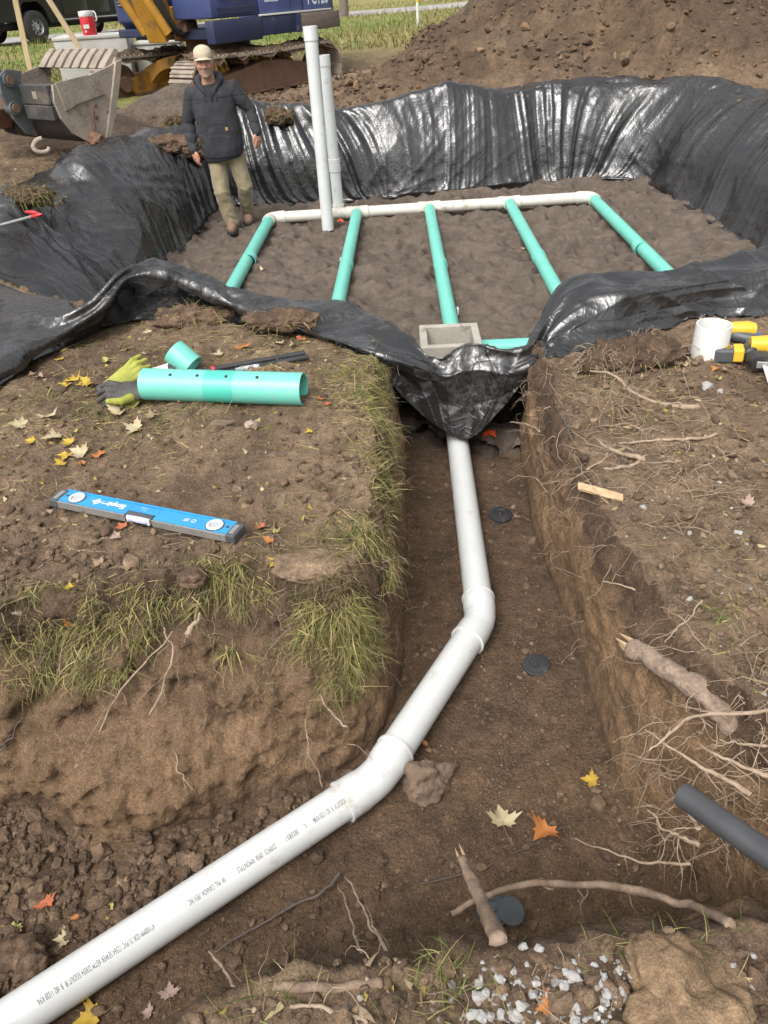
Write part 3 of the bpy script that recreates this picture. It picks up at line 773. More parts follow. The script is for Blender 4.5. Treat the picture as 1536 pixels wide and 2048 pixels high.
def pipe_arrays(P, R, t=.005, sides=28):
    """hollow pipe along polyline"""
    Vo, q, _ = tube_arrays(P, R, sides, False); Vi, qi, _ = tube_arrays(P, R - t, sides, False)
    n = len(P); N = len(Vo)
    V = np.vstack([Vo, Vi]); Fs = [tuple(f) for f in q] + [tuple(f[::-1] + N) for f in qi]
    for e in (0, (n - 1) * sides):
        for k in range(sides):
            a, b = e + k, e + (k + 1) % sides
            Fs.append((a, b, b + N, a + N))
    return V, Fs
def pipe(name, P, R, mat, parent, t=.005, sides=28):
    mb = MB(); mb.add(*pipe_arrays(np.array([list(p) for p in P], float), R, t, sides))
    return mb.build(name, mat, parent, auto=radians(50))
def ringed(name, P, prof, mat, parent, sides=28):
    """fitting: solid tube with its own radius per point"""
    mb = MB(); mb.tube(np.array([list(p) for p in P], float), prof, sides, True)
    return mb.build(name, mat, parent, auto=radians(45))
def bend(c, d0, d1, L0, L1, n=9):
    """points of a smooth elbow about corner c"""
    a = c - d0 * L0; b = c + d1 * L1
    return [a * (1 - t) ** 2 + c * 2 * t * (1 - t) + b * t ** 2 for t in np.linspace(0, 1, n)]
def elbow(c, d0, d1, mat, parent, R=.056, L=.075, s=.06):
    e = bend(c, d0, d1, L, L)
    P, Rr = [], []
    a0 = e[0] - d0 * s; b0 = e[-1] + d1 * s
    for p, r in ((a0, R + .001), (a0, R + .0085), (a0 + d0 * .008, R + .0085), (a0 + d0 * .0085, R + .0065), (a0 + d0 * (s - .012), R + .006), (e[0] - d0 * .004, R + .004)):
        P.append(p + d0 * .0003 * len(P)); Rr.append(r)
    for p in e[1:-1]: P.append(p); Rr.append(R + .003)
    for p, r in ((e[-1] + d1 * .004, R + .004), (b0 - d1 * (s - .012), R + .006), (b0 - d1 * .0085, R + .0065), (b0 - d1 * .008, R + .0085), (b0, R + .0085), (b0 + d1 * .0006, R + .001)):
        P.append(p); Rr.append(r)
    o = ringed('elbow', P, np.array(Rr), mat, parent)
    return o, a0, b0

def pipe_print(txt, A, D, s_start, size, ang, parent, R, flip=True, name='printed_lettering', mat=INK, length=None):
    """flat print wrapped round a pipe: A axis point, D unit axis direction, ang about the axis from straight up"""
    cu = bpy.data.curves.new('txt', 'FONT'); cu.body = txt; cu.size = size; cu.space_character = 1.08
    ob = bpy.data.objects.new('txt', cu); COL.objects.link(ob)
    dg = bpy.context.evaluated_depsgraph_get(); me = bpy.data.meshes.new_from_object(ob.evaluated_get(dg))
    bpy.data.objects.remove(ob); bpy.data.curves.remove(cu)
    bm = bmesh.new(); bm.from_mesh(me)
    squash = length / max(v.co.x for v in bm.verts) if length else .8
    D = D.normalized(); up = Vector((0, 0, 1)); up = (up - D * up.dot(D)).normalized(); side = D.cross(up)
    sg = -1 if flip else 1
    for v in bm.verts:
        s = s_start + sg * v.co.x * squash; a = ang + sg * (v.co.y) / R
        v.co = A + D * s + (up * cos(a) + side * -sin(a)) * (R + .0006)
    bm.to_mesh(me); bm.free(); me.name = name
    return link(name, me, mat, parent)

sewer = empty('sewer_pipe', at(970, 1250, -.51), label='long white sewer pipe with two elbows running along the trench floor', cat='pipe')
def rel(o, parent):
    o.matrix_parent_inverse = parent.matrix_basis.inverted(); return o
ZP = -.51
c1 = at(752, 1560, ZP); c2 = at(962, 1240, ZP); p0 = at(20, 2042, ZP); p4 = at(915, 880, ZP)
d0 = (c1 - p0).normalized(); d1 = (c2 - c1).normalized(); d2 = (p4 - c2).normalized()
e1, a1, b1 = elbow(c1, d0, d1, PVC, sewer, L=.05, s=.075)
e2, a2, b2 = elbow(c2, d1, d2, PVC, sewer, L=.05, s=.075)
rel(e1, sewer); rel(e2, sewer)
start = p0 - d0 * 1.1
rel(pipe('pipe_section', [start, a1 + d0 * .03], RP, PVC, sewer), sewer)
rel(pipe('pipe_section', [b1 - d1 * .03, a2 + d1 * .03], RP, PVC, sewer), sewer)
rel(pipe('pipe_section', [b2 - d2 * .03, p4 + d2 * .6], RP, PVC, sewer), sewer)
def s_on(px, py): return (at(px, py, ZP + .05) - c1).dot(d0)
for txt, pa, pb in (('4"/100MM SDR 35 PVC 12364 SEWER ASTM D3034 EGOUT \u00ae  B 182.1/320 KPA', (322, 1880), (85, 2036)), ('04  MtL, CANADA  IPEX INC.', (462, 1778), (388, 1830)), ('22/09/25  0958  RMONTPLS', (562, 1705), (487, 1760)), ('A     L     003851', (580, 1690), (640, 1650)), ('SEWER ASTM D3034 EGOUT \u00ae  B 182.1/320 KPA', (742, 1574), (640, 1655))):
    sa, sb = s_on(*pa), s_on(*pb)
    rel(pipe_print(txt, c1, d0, max(sa, sb), .021, -.42, sewer, RP, length=abs(sa - sb)), sewer)

# manifold: white header, five green laterals, a tee per lateral
mani = empty('drain_manifold', at(860, 410, -.5), label='white header pipe with five green drain laterals laid on the dark sand', cat='drain pipes')
ZL = -.505
h0 = at(540, 436, ZL); h1 = at(1183, 394, ZL)
hd = (h1 - h0).normalized()
fr = [(530, 437, 462, 572), (714, 422, 676, 606), (856, 410, 902, 650), (1018, 405, 1132, 614), (1188, 393, 1342, 552)]
rel(pipe('header_pipe', [h0 + hd * .05, h1 - hd * .05], RP, PVC2, mani), mani)
GREY_CLIP = M('clip_plastic', (.55, .60, .58), (.4, .5, .46), 10, .5)
for i, (ax, ay, bx, by) in enumerate(fr):
    a = at(ax, ay, ZL); b = at(bx, by, ZL); dl = (b - a).normalized(); b = b + dl * (1.0 if i != 2 else .42)
    if i in (0, 4):
        sgn_ = hd if i == 0 else -hd
        a = h0 if i == 0 else h1
        P = bend(a, -sgn_, dl, .10, .10)
        P = [P[0] + sgn_ * .06] + P + [P[-1] + dl * .05]
        rel(ringed('elbow', P, np.array([RP + .008] * 2 + [RP + .006] * (len(P) - 4) + [RP + .008] * 2), PVC2, mani), mani)
        a = a + dl * .14
    else:
        c = h0 + hd * ((a - h0).dot(hd))
        t_ = ringed('tee', [c - hd * .12, c - hd * .115, c - hd * .05, c - hd * .045, c + hd * .045, c + hd * .05, c + hd * .115, c + hd * .12], np.array([RP + .001, RP + .009, RP + .009, RP + .006, RP + .006, RP + .009, RP + .009, RP + .001]), PVC2, mani); rel(t_, mani)
        b_ = ringed('tee_branch', [c + dl * .03, c + dl * .075], np.array([RP + .008] * 2), PVC2, mani); rel(b_, mani)
        a = c + dl * .06
    L_ = (b - a).length
    cut = .45 + .1 * ((i * 37) % 5) / 5
    lt = pipe('lateral_pipe', [a, b], RP - .001, GREEN, mani); rel(lt, mani)
    cp = pipe('coupling', [a + dl * (L_ * cut - .11), a + dl * (L_ * cut + .0)], RP + .004, GREEN, mani); rel(cp, mani)
    # small levelling clip beside the pipe
    q = a + dl * (L_ * (.42 if i in (1, 3) else .8)); sd_ = Vector((dl.y, -dl.x, 0))
    mb = MB().box((0, 0, 0), (.05, .012, .05), frame(q + sd_ * (.064 if i in (0, 1) else -.064) + Vector((0, 0, -.02)), dl), .003)
    cl = mb.build('clip', GREY_CLIP if i != 0 else GREEN, mani); rel(cl, mani)
# vertical observation pipe, rises from the tee beside the first lateral
vp = at(678, 424, ZL); top = aty(647, 110, vp.y)
obs = empty('observation_pipe', vp, label='shorter white standpipe with a coupling, rising from the header pipe', cat='pipe')
ax_ = (top - vp).normalized()
rel(pipe('pipe_section', [vp + ax_ * .05, top - ax_ * .06], RP, PVC, obs), obs)
rel(pipe('cap_fitting', [top - ax_ * .09, top], RP + .005, PVC, obs), obs)
rel(ringed('coupling', [vp + ax_ * f for f in (.40, .402, .52, .522)], np.array([RP + .001, RP + .007, RP + .007, RP + .001]), PVC, obs), obs)
rel(ringed('base_tee', [vp - ax_ * .03, vp + ax_ * .08, vp + ax_ * .082], np.array([RP + .007, RP + .007, RP + .001]), PVC2, obs), obs)
vp2 = at(656, 455, -.56); top2 = aty(620, 52, vp2.y)
obs2 = empty('standpipe', vp2, label='taller white standpipe with slanted foot stuck in the sand in front of the header', cat='pipe')
ax2 = (top2 - vp2).normalized()
sp_ = pipe('pipe_section', [vp2 - ax2 * .02, top2 - ax2 * .1], RP + .004, PVC, obs2); rel(sp_, obs2)
rel(pipe('bell_end', [top2 - ax2 * .11, top2], RP + .010, PVC, obs2), obs2)

# concrete distribution box, open on top
CONC = M('concrete', (.36, .34, .29), (.28, .26, .22), 9, .9, .4, 70, dirt=(.14, .105, .075), dscale=7, damt=.38)
box = empty('distribution_box', (0, 0, 0), label='open square concrete distribution box where the middle green drain ends', cat='concrete box')
bc = [at(838, 652, -.28), at(955, 647, -.28)]
xd = (bc[1] - bc[0]); wdt = xd.length; xd.normalize(); yd = Vector((-xd.y, xd.x, 0))
cx = (bc[0] + bc[1]) / 2 - yd * (wdt / 2 - .02)
Mx = frame((cx.x, cx.y, -.28), xd)
W2 = wdt / 2; th = .045; H = .30
for nm, c, d in (('back_wall', (0, W2 - th / 2, -H / 2), (wdt, th, H)), ('front_wall', (0, -W2 + th / 2, -H / 2), (wdt, th, H)), ('side_wall', (-W2 + th / 2, 0, -H / 2), (th, wdt - 2 * th - .002, H)), ('side_wall', (W2 - th / 2, 0, -H / 2), (th, wdt - 2 * th - .002, H)), ('box_floor', (0, 0, -H + .03), (wdt - 2 * th - .002, wdt - 2 * th - .002, .05))):
    MB().box(c, d, Mx, .006).build(nm, CONC, box)
# front green lateral leaving the box to the right
fl = empty('front_drain_pipe', at(1000, 697, -.47), label='short green drain pipe leaving the concrete box to the right under the sheet', cat='pipe')
a = at(950, 698, -.47); rel(pipe('pipe_section', [a, a + xd * 1.2 + Vector((0, .0, 0))], RP, GREEN, fl), fl)
# ================================================================== LITTER: clods, stones, straw, grass, roots, leaves
def rot_batch(n, rg):
    q = rg.normal(size=(n, 4)); q /= np.linalg.norm(q, axis=1)[:, None]
    w_, x, y, z = q.T
    return np.stack([np.stack([1 - 2 * (y * y + z * z), 2 * (x * y - z * w_), 2 * (x * z + y * w_)], -1), np.stack([2 * (x * y + z * w_), 1 - 2 * (x * x + z * z), 2 * (y * z - x * w_)], -1), np.stack([2 * (x * z - y * w_), 2 * (y * z + x * w_), 1 - 2 * (x * x + y * y)], -1)], 1)
def ico(sub, seed, amp=.28, f=1.6):
    bm = bmesh.new(); bmesh.ops.create_icosphere(bm, subdivisions=sub, radius=1)
    V = np.array([v.co[:] for v in bm.verts]); Fs = np.array([[v.index for v in f_.verts] for f_ in bm.faces]); bm.free()
    n = fbm(V[:, 0] * f + seed * 3.1, V[:, 1] * f, V[:, 2] * f, 2, seed)
    return V * (1 + amp * n)[:, None], Fs
def scatter(name, pos, size, col, sub, rg, mat, flat=.75, smooth=False, parent=None, variants=4, seed0=0, amp=.3):
    Vs, Fs, Cs = [], [], []; off = 0
    for k in range(variants):
        T, Ft = ico(sub, seed0 + k, amp)
        idx = np.arange(k, len(pos), variants)
        if len(idx) == 0: continue
        Rm = rot_batch(len(idx), rg)
        A = np.einsum('nij,tj->nti', Rm, T * np.array([1, .8, .65])) * size[idx][:, None, None]
        A[..., 2] *= flat
        A = A + pos[idx][:, None, :]
        Vs.append(A.reshape(-1, 3)); Cs.append(np.repeat(col[idx], len(T), 0))
        Fs.append((Ft[None] + (np.arange(len(idx)) * len(T))[:, None, None]).reshape(-1, 3) + off); off += len(idx) * len(T)
    o = link(name, np_mesh(name, np.vstack(Vs), np.vstack(Fs), smooth, np.vstack(Cs)), mat, parent)
    return o
CLODM = gmat('clod_earth', .95, .5, 1.6)
STONEM = M('pale_stone', (1, 1, 1), (.72, .72, .72), 40, .8, .3, 120, attr=True, dirt=(.16, .11, .075), dscale=25, damt=.38)

def keep_off(x, y):
    """True on open soil: not under the sheet, not in the pit"""
    pit = sd_poly(x, y, PIT_POLY) < .12
    under = (y > 4.25) & (y < 9.9)
    return ~(pit | under)
def place(n, x0, x1, y0, y1, rg, dens=None, pw=1.0):
    x = rg.uniform(x0, x1, n); y = y0 + (y1 - y0) * rg.uniform(0, 1, n) ** pw
    ok = keep_off(x, y)
    if dens is not None: ok &= rg.uniform(0, 1, n) < dens(x, y)
    return x[ok], y[ok]

rg = np.random.default_rng(5)
def soil_cols(n, z=None, l=.4):
    t = rg.uniform(0, 1, n)[:, None]; u = rg.uniform(.7, 1.25, n)[:, None]
    return (SOIL * (1 - l * t) + SOIL_L * l * t) * u
# fine crumbs all over the banks
dens = lambda x, y: np.clip(.25 + .9 * (fbm(x * 1.4, y * 1.4, oct=3, seed=91) + .2), .08, 1)
x, y = place(34000, -2.6, 2.9, .35, 4.6, rg, dens)
sz = np.exp(rg.normal(-5.55, .62, len(x))); sz = np.clip(sz, .002, .02)
z, c = ground_z(x, y)
wl = np.abs(sd_poly(x, y, RIM_POLY)); ok = (wl > .06)
x, y, z, sz = x[ok], y[ok], z[ok], sz[ok]
scatter('soil_crumbs', np.stack([x, y, z + sz * .25], 1), sz, soil_cols(len(x)), 1, rg, CLODM, seed0=10).__setitem__('kind', 'stuff')
# rubble of clods on the lower left of the trench floor and at the foot of the cut
x = rg.uniform(-2.0, -.05, 9000); y = rg.uniform(.75, 1.62, 9000)
inn = sd_poly(x, y, FLO_POLY) < -.005
axd = np.array([d0.x, d0.y]); cp_ = np.array([c1.x, c1.y]); dd = (x - cp_[0]) * -axd[1] + (y - cp_[1]) * axd[0]
pr = np.where(dd > 0, .25 + .75 * sstep(-.25, -.9, x), .08) * (np.abs(dd) > .06) * inn
ok = rg.uniform(0, 1, len(x)) < pr
x, y = x[ok], y[ok]; sz = np.clip(np.exp(rg.normal(-4.75, .55, len(x))), .003, .034)
z = ground_z(x, y)[0]
scatter('clod_rubble', np.stack([x, y, z + sz * .3], 1), sz, soil_cols(len(x), l=.25) * .95, 2, rg, CLODM, seed0=30).__setitem__('kind', 'stuff')
# lumps at rough zones: left bank edge, near bank, right bank
def blob(cx, cy, sx, sy, n):
    return rg.normal(cx, sx, n), rg.normal(cy, sy, n)
X, Y = [], []
for b in ((-1.3, 2.05, .4, .15, 260), (-.75, 1.95, .4, .07, 100), (.3, .66, .45, .08, 420), (1.0, 1.5, .2, .3, 260), (1.3, 2.2, .35, .5, 420), (1.2, 3.0, .3, .25, 240), (-.6, 2.8, .6, .5, 160), (-.1, 2.4, .2, .4, 120)):
    a_, b_ = blob(*b); X.append(a_); Y.append(b_)
x, y = np.concatenate(X), np.concatenate(Y)
ok = keep_off(x, y) & (np.abs(sd_poly(x, y, RIM_POLY)) > .02) & (y > .35); x, y = x[ok], y[ok]
sz = np.clip(np.exp(rg.normal(-4.5, .45, len(x))), .004, .03); z = ground_z(x, y)[0]
scatter('loose_clods', np.stack([x, y, z + sz * .2], 1), sz, soil_cols(len(x)), 2, rg, CLODM, seed0=40).__setitem__('kind', 'stuff')
# clods on the churned ground and the spoil heap behind
x = rg.uniform(-3.2, 6.5, 10000); y = rg.uniform(9.9, 14.5, 10000)
hz, hm, sm = hill(x, y)
ok = (rg.uniform(0, 1, len(x)) < (.15 + .7 * np.clip(fbm(x * 1.1, y * 1.1, oct=3, seed=95) + .25, 0, 1)) * (1 - sm)) & ~((x < -1.5) & (y > 12)); x, y = x[ok], y[ok]
sz = np.clip(np.exp(rg.normal(-3.75, .5, len(x))), .010, .085) ; z = ground_z(x, y)[0]
cc = soil_cols(len(x), l=.3) * .85; cc = np.where((rg.uniform(0, 1, len(x)) < .2)[:, None], CLAY * .8 * rg.uniform(.6, 1.1, len(x))[:, None], cc)
scatter('heap_clods', np.stack([x, y, z + sz * .2], 1), sz, cc, 1, rg, CLODM, seed0=50).__setitem__('kind', 'stuff')
# white perlite-like grit and pale gravel specks
x = np.concatenate([rg.uniform(.25, .68, 260), rg.normal(1.35, .3, 170), rg.normal(1.5, .3, 110), rg.normal(.95, .12, 80), rg.normal(.33, .16, 420)]); y = np.concatenate([rg.uniform(.95, 2.3, 260), rg.normal(2.0, .35, 170), rg.normal(1.5, .25, 110), rg.normal(1.25, .2, 80), rg.normal(.66, .075, 420)])
ok = (y > .35) & (np.abs(sd_poly(x, y, RIM_POLY)) > .06); x, y = x[ok], y[ok]
sz = np.where(x < .7, rg.uniform(.0015, .0035, len(x)), np.clip(np.exp(rg.normal(-5.45, .5, len(x))), .002, .011)); sz = np.where((x < .75) & (y < .85), np.clip(np.exp(rg.normal(-5.1, .4, len(x))), .003, .010), sz); z = ground_z(x, y)[0]
g = rg.uniform(.18, .42, len(x))[:, None] * np.array([1, .98, .95]); g = np.where((rg.uniform(0, 1, len(x)) < .35)[:, None], g * np.array([.8, .7, .58]), g)
scatter('gravel_grit', np.stack([x, y, z + sz * .35], 1), sz, g, 1, rg, STONEM, seed0=60).__setitem__('kind', 'stuff')

# ---------------------------------------------------------------- blades
def blades(name, base, d, L, wd, droop, col, seg=4, mat=None, parent=None, floor=None, curl=.25):
    n = len(base); rr = np.random.default_rng(len(base))
    d = d / (np.linalg.norm(d, axis=1)[:, None] + 1e-9)
    side = np.cross(d, rr.normal(size=(n, 3))); side /= np.linalg.norm(side, axis=1)[:, None] + 1e-9
    bendv = rr.normal(size=(n, 3)) * curl
    P = base.copy(); rowsv = []
    for k in range(seg + 1):
        t = k / seg
        wk = (wd * (1 - t ** 1.6 * .92))[:, None]
        rowsv.append(np.stack([P - side * wk * .5, P + side * wk * .5], 1))
        d = d + np.array([0, 0, -1]) * (droop / seg)[:, None] + bendv / seg
        d = d / (np.linalg.norm(d, axis=1)[:, None] + 1e-9)
        P = P + d * (L / seg)[:, None]
        if floor is not None: P[:, 2] = np.maximum(P[:, 2], floor)
    V = np.stack(rowsv, 1).reshape(n, -1, 3)                 # n, (seg+1)*2, 3
    k = np.arange(seg) * 2
    f = np.stack([k, k + 1, k + 3, k + 2], -1)
    Fs = (f[None] + (np.arange(n) * (seg + 1) * 2)[:, None, None]).reshape(-1, 4)
    C = np.repeat(col, (seg + 1) * 2, 0)
    return link(name, np_mesh(name, V.reshape(-1, 3), Fs, True, C), mat, parent)
BLADE = M('grass_blade', (1, 1, 1), (.7, .75, .6), 30, .6, attr=True, spec=.3)
GCOL = np.array([[.095, .115, .028], [.15, .155, .045], [.27, .22, .085], [.34, .27, .12], [.20, .19, .06], [.06, .085, .02]])
def gcols(n, rg, p=(.22, .22, .2, .14, .16, .06)):
    return GCOL[rg.choice(6, n, p=p)] * rg.uniform(.75, 1.25, n)[:, None]

Wn = normals(W) if 'normals' in globals() else None
wx, wy = W[..., 0], W[..., 1]
# which stretch of rim carries sod, and how far it hangs down the face
hangs = np.zeros(NS); frm = np.zeros(NS)
rx, ry = rim[:, 0], rim[:, 1]
def stretch(cond, depth): hangs[cond] = np.maximum(hangs[cond], depth)
leftface = (ry > 1.3) & (rx < .1)
stretch(leftface & (rx < -.72) & (ry < 1.95), .36)
stretch(leftface & (rx > -.75) & (rx < -.55) & (ry < 1.95), .10)
stretch(leftface & (rx > -.55) & (rx < -.03) & (ry < 2.0), .46)
stretch(leftface & (rx > -.25) & (rx < -.03) & (ry < 2.0), .55)
stretch(leftface & (rx > -.1) & (ry > 1.9) & (ry < 3.5), .15)
hangs = np.convolve(np.pad(hangs, 12, mode='edge'), np.ones(25) / 25, 'valid')
sw = hangs / hangs.sum()
N = 21000
st = rg.choice(NS, N, p=sw); depth = rg.uniform(-.55, 1, N) * hangs[st]
depth = np.where(depth < 0, depth * .5, depth)
vrow = np.clip(.16 + depth * .70, .0, .86)
rw = np.clip((vrow * (NW - 1)).astype(int), 0, NW - 2)
base = W[rw, st] + rg.normal(0, .012, (N, 3))
clump = vn(base[:, 0] * 9, base[:, 1] * 9, base[:, 2] * 9, 77)
keep = (clump > .42) & (vn(base[:, 0] * 3.4, base[:, 1] * 3.4, base[:, 2] * 3.4, 79) > .30)
base, st, depth, clump = base[keep], st[keep], depth[keep], clump[keep]; n = len(base)
outd = -np.stack([nrm[st, 0], nrm[st, 1], np.zeros(n)], 1)
tang = np.stack([-nrm[st, 1], nrm[st, 0], np.zeros(n)], 1)
lean = fbm(base[:, 0] * 5, base[:, 1] * 5, oct=2, seed=78)[:, None]
d = outd * rg.uniform(.3, 1.1, n)[:, None] + tang * (lean * 1.3 + rg.normal(0, .75, (n, 1))) + np.array([0, 0, 1]) * rg.uniform(-.5, .65, n)[:, None]
blades('sod_grass', base, d, rg.uniform(.03, .125, n) * (.6 + .6 * clump), rg.uniform(.0012, .0032, n), rg.uniform(.6, 3.8, n), gcols(n, rg, (.12, .13, .27, .28, .15, .05)), 4, BLADE, curl=.8).__setitem__('kind', 'stuff')
# thatch: short dead blades matted under the green ones
N = 15000
st = rg.choice(NS, N, p=sw); depth = rg.uniform(-.5, 1.1, N) * hangs[st]; depth = np.where(depth < 0, depth * .6, depth)
rw = np.clip((np.clip(.16 + depth * .70, 0, .86) * (NW - 1)).astype(int), 0, NW - 2)
base = W[rw, st] + rg.normal(0, .010, (N, 3)) - .006 * np.stack([nrm[st, 0], nrm[st, 1], 0 * st], 1)
keep = vn(base[:, 0] * 9, base[:, 1] * 9, base[:, 2] * 9, 77) > .30; base, st = base[keep], st[keep]; n = len(base)
d = -np.stack([nrm[st, 0], nrm[st, 1], np.zeros(n)], 1) * .35 + rg.normal(0, .8, (n, 3))
blades('sod_thatch', base, d, rg.uniform(.02, .08, n), rg.uniform(.0008, .0022, n), rg.uniform(.3, 2.0, n), np.array([[.22, .165, .085], [.14, .10, .05], [.30, .235, .12], [.10, .10, .035]])[rg.choice(4, n)] * rg.uniform(.7, 1.25, n)[:, None], 3, BLADE, curl=.9).__setitem__('kind', 'stuff')
# dry grass lying on the left bank, and along the trench lip
def lying(name, x, y, Lr, cols, lift=(-.05, .35), wr=(.0015, .0035), droop=(.2, .8)):
    z = ground_z(x, y)[0]; n = len(x); a = rg.uniform(0, 2 * pi, n)
    b = np.stack([x, y, z + .004], 1); dd_ = np.stack([np.cos(a), np.sin(a), rg.uniform(*lift, n)], 1)
    o = blades(name, b, dd_, rg.uniform(*Lr, n), rg.uniform(*wr, n), rg.uniform(*droop, n), cols, 3, BLADE, floor=z + .002); o['kind'] = 'stuff'; return o
X, Y = [], []
for b in ((-1.2, 3.0, .4, .28, 1300), (-.75, 3.6, .5, .3, 900), (-.12, 3.2, .12, .25, 700), (-.05, 2.6, .06, .35, 600), (-.25, 2.05, .2, .1, 260), (1.05, 3.05, .2, .2, 300), (1.3, 2.2, .3, .4, 260), (1.05, 1.5, .12, .25, 260), (-1.3, 4.0, .4, .2, 400), (-2.4, 6.2, .3, .8, 300), (-3.1, 8.0, .35, .9, 900)):
    a_, b_ = blob(*b); X.append(a_); Y.append(b_)
x, y = np.concatenate(X), np.concatenate(Y); ok = (np.abs(sd_poly(x, y, RIM_POLY)) > .015) & (sd_poly(x, y, RIM_POLY) > 0) & (sd_poly(x, y, PIT_POLY) > .05); x, y = x[ok], y[ok]
lying('dry_grass_litter', x, y, (.02, .10), gcols(len(x), rg, (.08, .1, .3, .38, .1, .04)))
# short fibres and chaff worked into the soil everywhere
x, y = place(9000, -2.4, 2.6, .4, 4.2, rg, lambda a, b: np.clip(.35 + .8 * fbm(a * 1.2, b * 1.2, oct=3, seed=97) + .25 * (a > .7), .06, 1)); ok = sd_poly(x, y, RIM_POLY) > .03; x, y = x[ok], y[ok]
lying('soil_fibres', x, y, (.008, .045), np.array([.30, .23, .14]) * rg.uniform(.35, 1.2, len(x))[:, None], (-.1, .25), (.0010, .0022))
# shreds of old leaves and bark
X, Y = [], []
for b in ((-1.1, 2.95, .42, .28, 420), (-.7, 3.55, .45, .25, 260), (-.9, 2.2, .45, .2, 150), (1.25, 2.9, .35, .35, 240), (1.2, 1.9, .3, .4, 220), (.2, .64, .35, .07, 90), (-3.0, 8.2, .4, .9, 260), (-.5, 2.5, .5, .4, 120)):
    a_, b_ = blob(*b); X.append(a_); Y.append(b_)
x, y = np.concatenate(X), np.concatenate(Y); ok = (sd_poly(x, y, RIM_POLY) > .05) & (sd_poly(x, y, PIT_POLY) > .06); x, y = x[ok], y[ok]; n = len(x); z = ground_z(x, y)[0]
tc_ = np.array([[.30, .22, .13], [.20, .13, .075], [.36, .28, .17], [.24, .17, .12], [.34, .24, .07]])[rg.choice(5, n)] * rg.uniform(.6, 1.15, n)[:, None]
a = rg.uniform(0, 2 * pi, n); blades('leaf_shreds', np.stack([x, y, z + .005], 1), np.stack([np.cos(a), np.sin(a), rg.uniform(0, .5, n)], 1), rg.uniform(.012, .04, n), rg.uniform(.006, .018, n), rg.uniform(.2, 1.6, n), tc_, 3, BLADE, floor=z + .003, curl=.7).__setitem__('kind', 'stuff')
# standing tufts: near bank, left bank tufts
X, Y = [], []
for px, py, zz, n_, s_x in ((470, 1990, -.08, 60, .06), (560, 1985, -.08, 40, .05), (640, 1890, -.12, 50, .05), (1000, 1880, -.1, 70, .04), (1060, 1860, -.1, 70, .04), (1180, 1880, -.1, 60, .05), (870, 1990, -.08, 90, .05), (900, 1930, -.08, 50, .03), (1440, 1240, -.02, 25, .03), (1430, 1260, -.02, 20, .02), (1370, 1860, -.08, 30, .05), (1450, 1830, -.06, 30, .05),
                            (1080, 1050, .0, 30, .05), (1290, 1300, -.02, 10, .02), (300, 740, .02, 60, .10), (190, 820, .02, 80, .08), (700, 750, .02, 120, .06), (730, 800, .02, 120, .05), (390, 830, .02, 40, .06), (700, 1060, .02, 120, .05), (740, 1080, .0, 120, .04), (90, 790, .02, 60, .08)):
    p = at(px, py, zz); X.append(rg.normal(p.x, s_x, n_)); Y.append(rg.normal(p.y, s_x * .7, n_))
x, y = np.concatenate(X), np.concatenate(Y); ok = sd_poly(x, y, RIM_POLY) > .008; x, y = x[ok], y[ok]; n = len(x); z = ground_z(x, y)[0]
dd_ = np.stack([rg.normal(0, .5, n), rg.normal(0, .5, n), rg.uniform(.4, 1, n)], 1)
blades('grass_tufts', np.stack([x, y, z], 1), dd_, rg.uniform(.03, .10, n), rg.uniform(.0016, .0036, n), rg.uniform(.3, 1.8, n), gcols(n, rg, (.34, .24, .14, .08, .12, .08)), 4, BLADE).__setitem__('kind', 'stuff')

# ---------------------------------------------------------------- roots
BARK = M('root_bark', (.25, .18, .125), (.15, .10, .07), 30, .85, .5, 90, stretch=(1, 1, 1), dirt=(.11, .075, .05), dscale=14, damt=.45)
LOGB = M('log_bark', (.27, .20, .15), (.15, .105, .075), 45, .95, .9, 70, dirt=(.30, .25, .20), dscale=60, damt=.30)
ROOTL = M('pale_root', (.34, .255, .18), (.21, .15, .10), 40, .85, .3, 120)
ROOTD = M('dark_root', (.06, .05, .045), (.10, .075, .06), 40, .85, .3, 120)
WOODIN = M('raw_wood', (.46, .33, .20), (.36, .24, .13), 50, .8, .3, 150)
def wiggly(P, n, amp, seed, f=7):
    Q = catmull(np.array([list(p) for p in P]), n)
    s = np.linspace(0, len(P) * f / 4, n)
    o = np.stack([fbm(s, s * 0 + k * 7.7, oct=3, seed=seed + k) for k in range(3)], 1)
    e = np.minimum(1, np.minimum(np.arange(n), np.arange(n)[::-1]) / 4 + .2)[:, None]
    return Q + o * amp * e
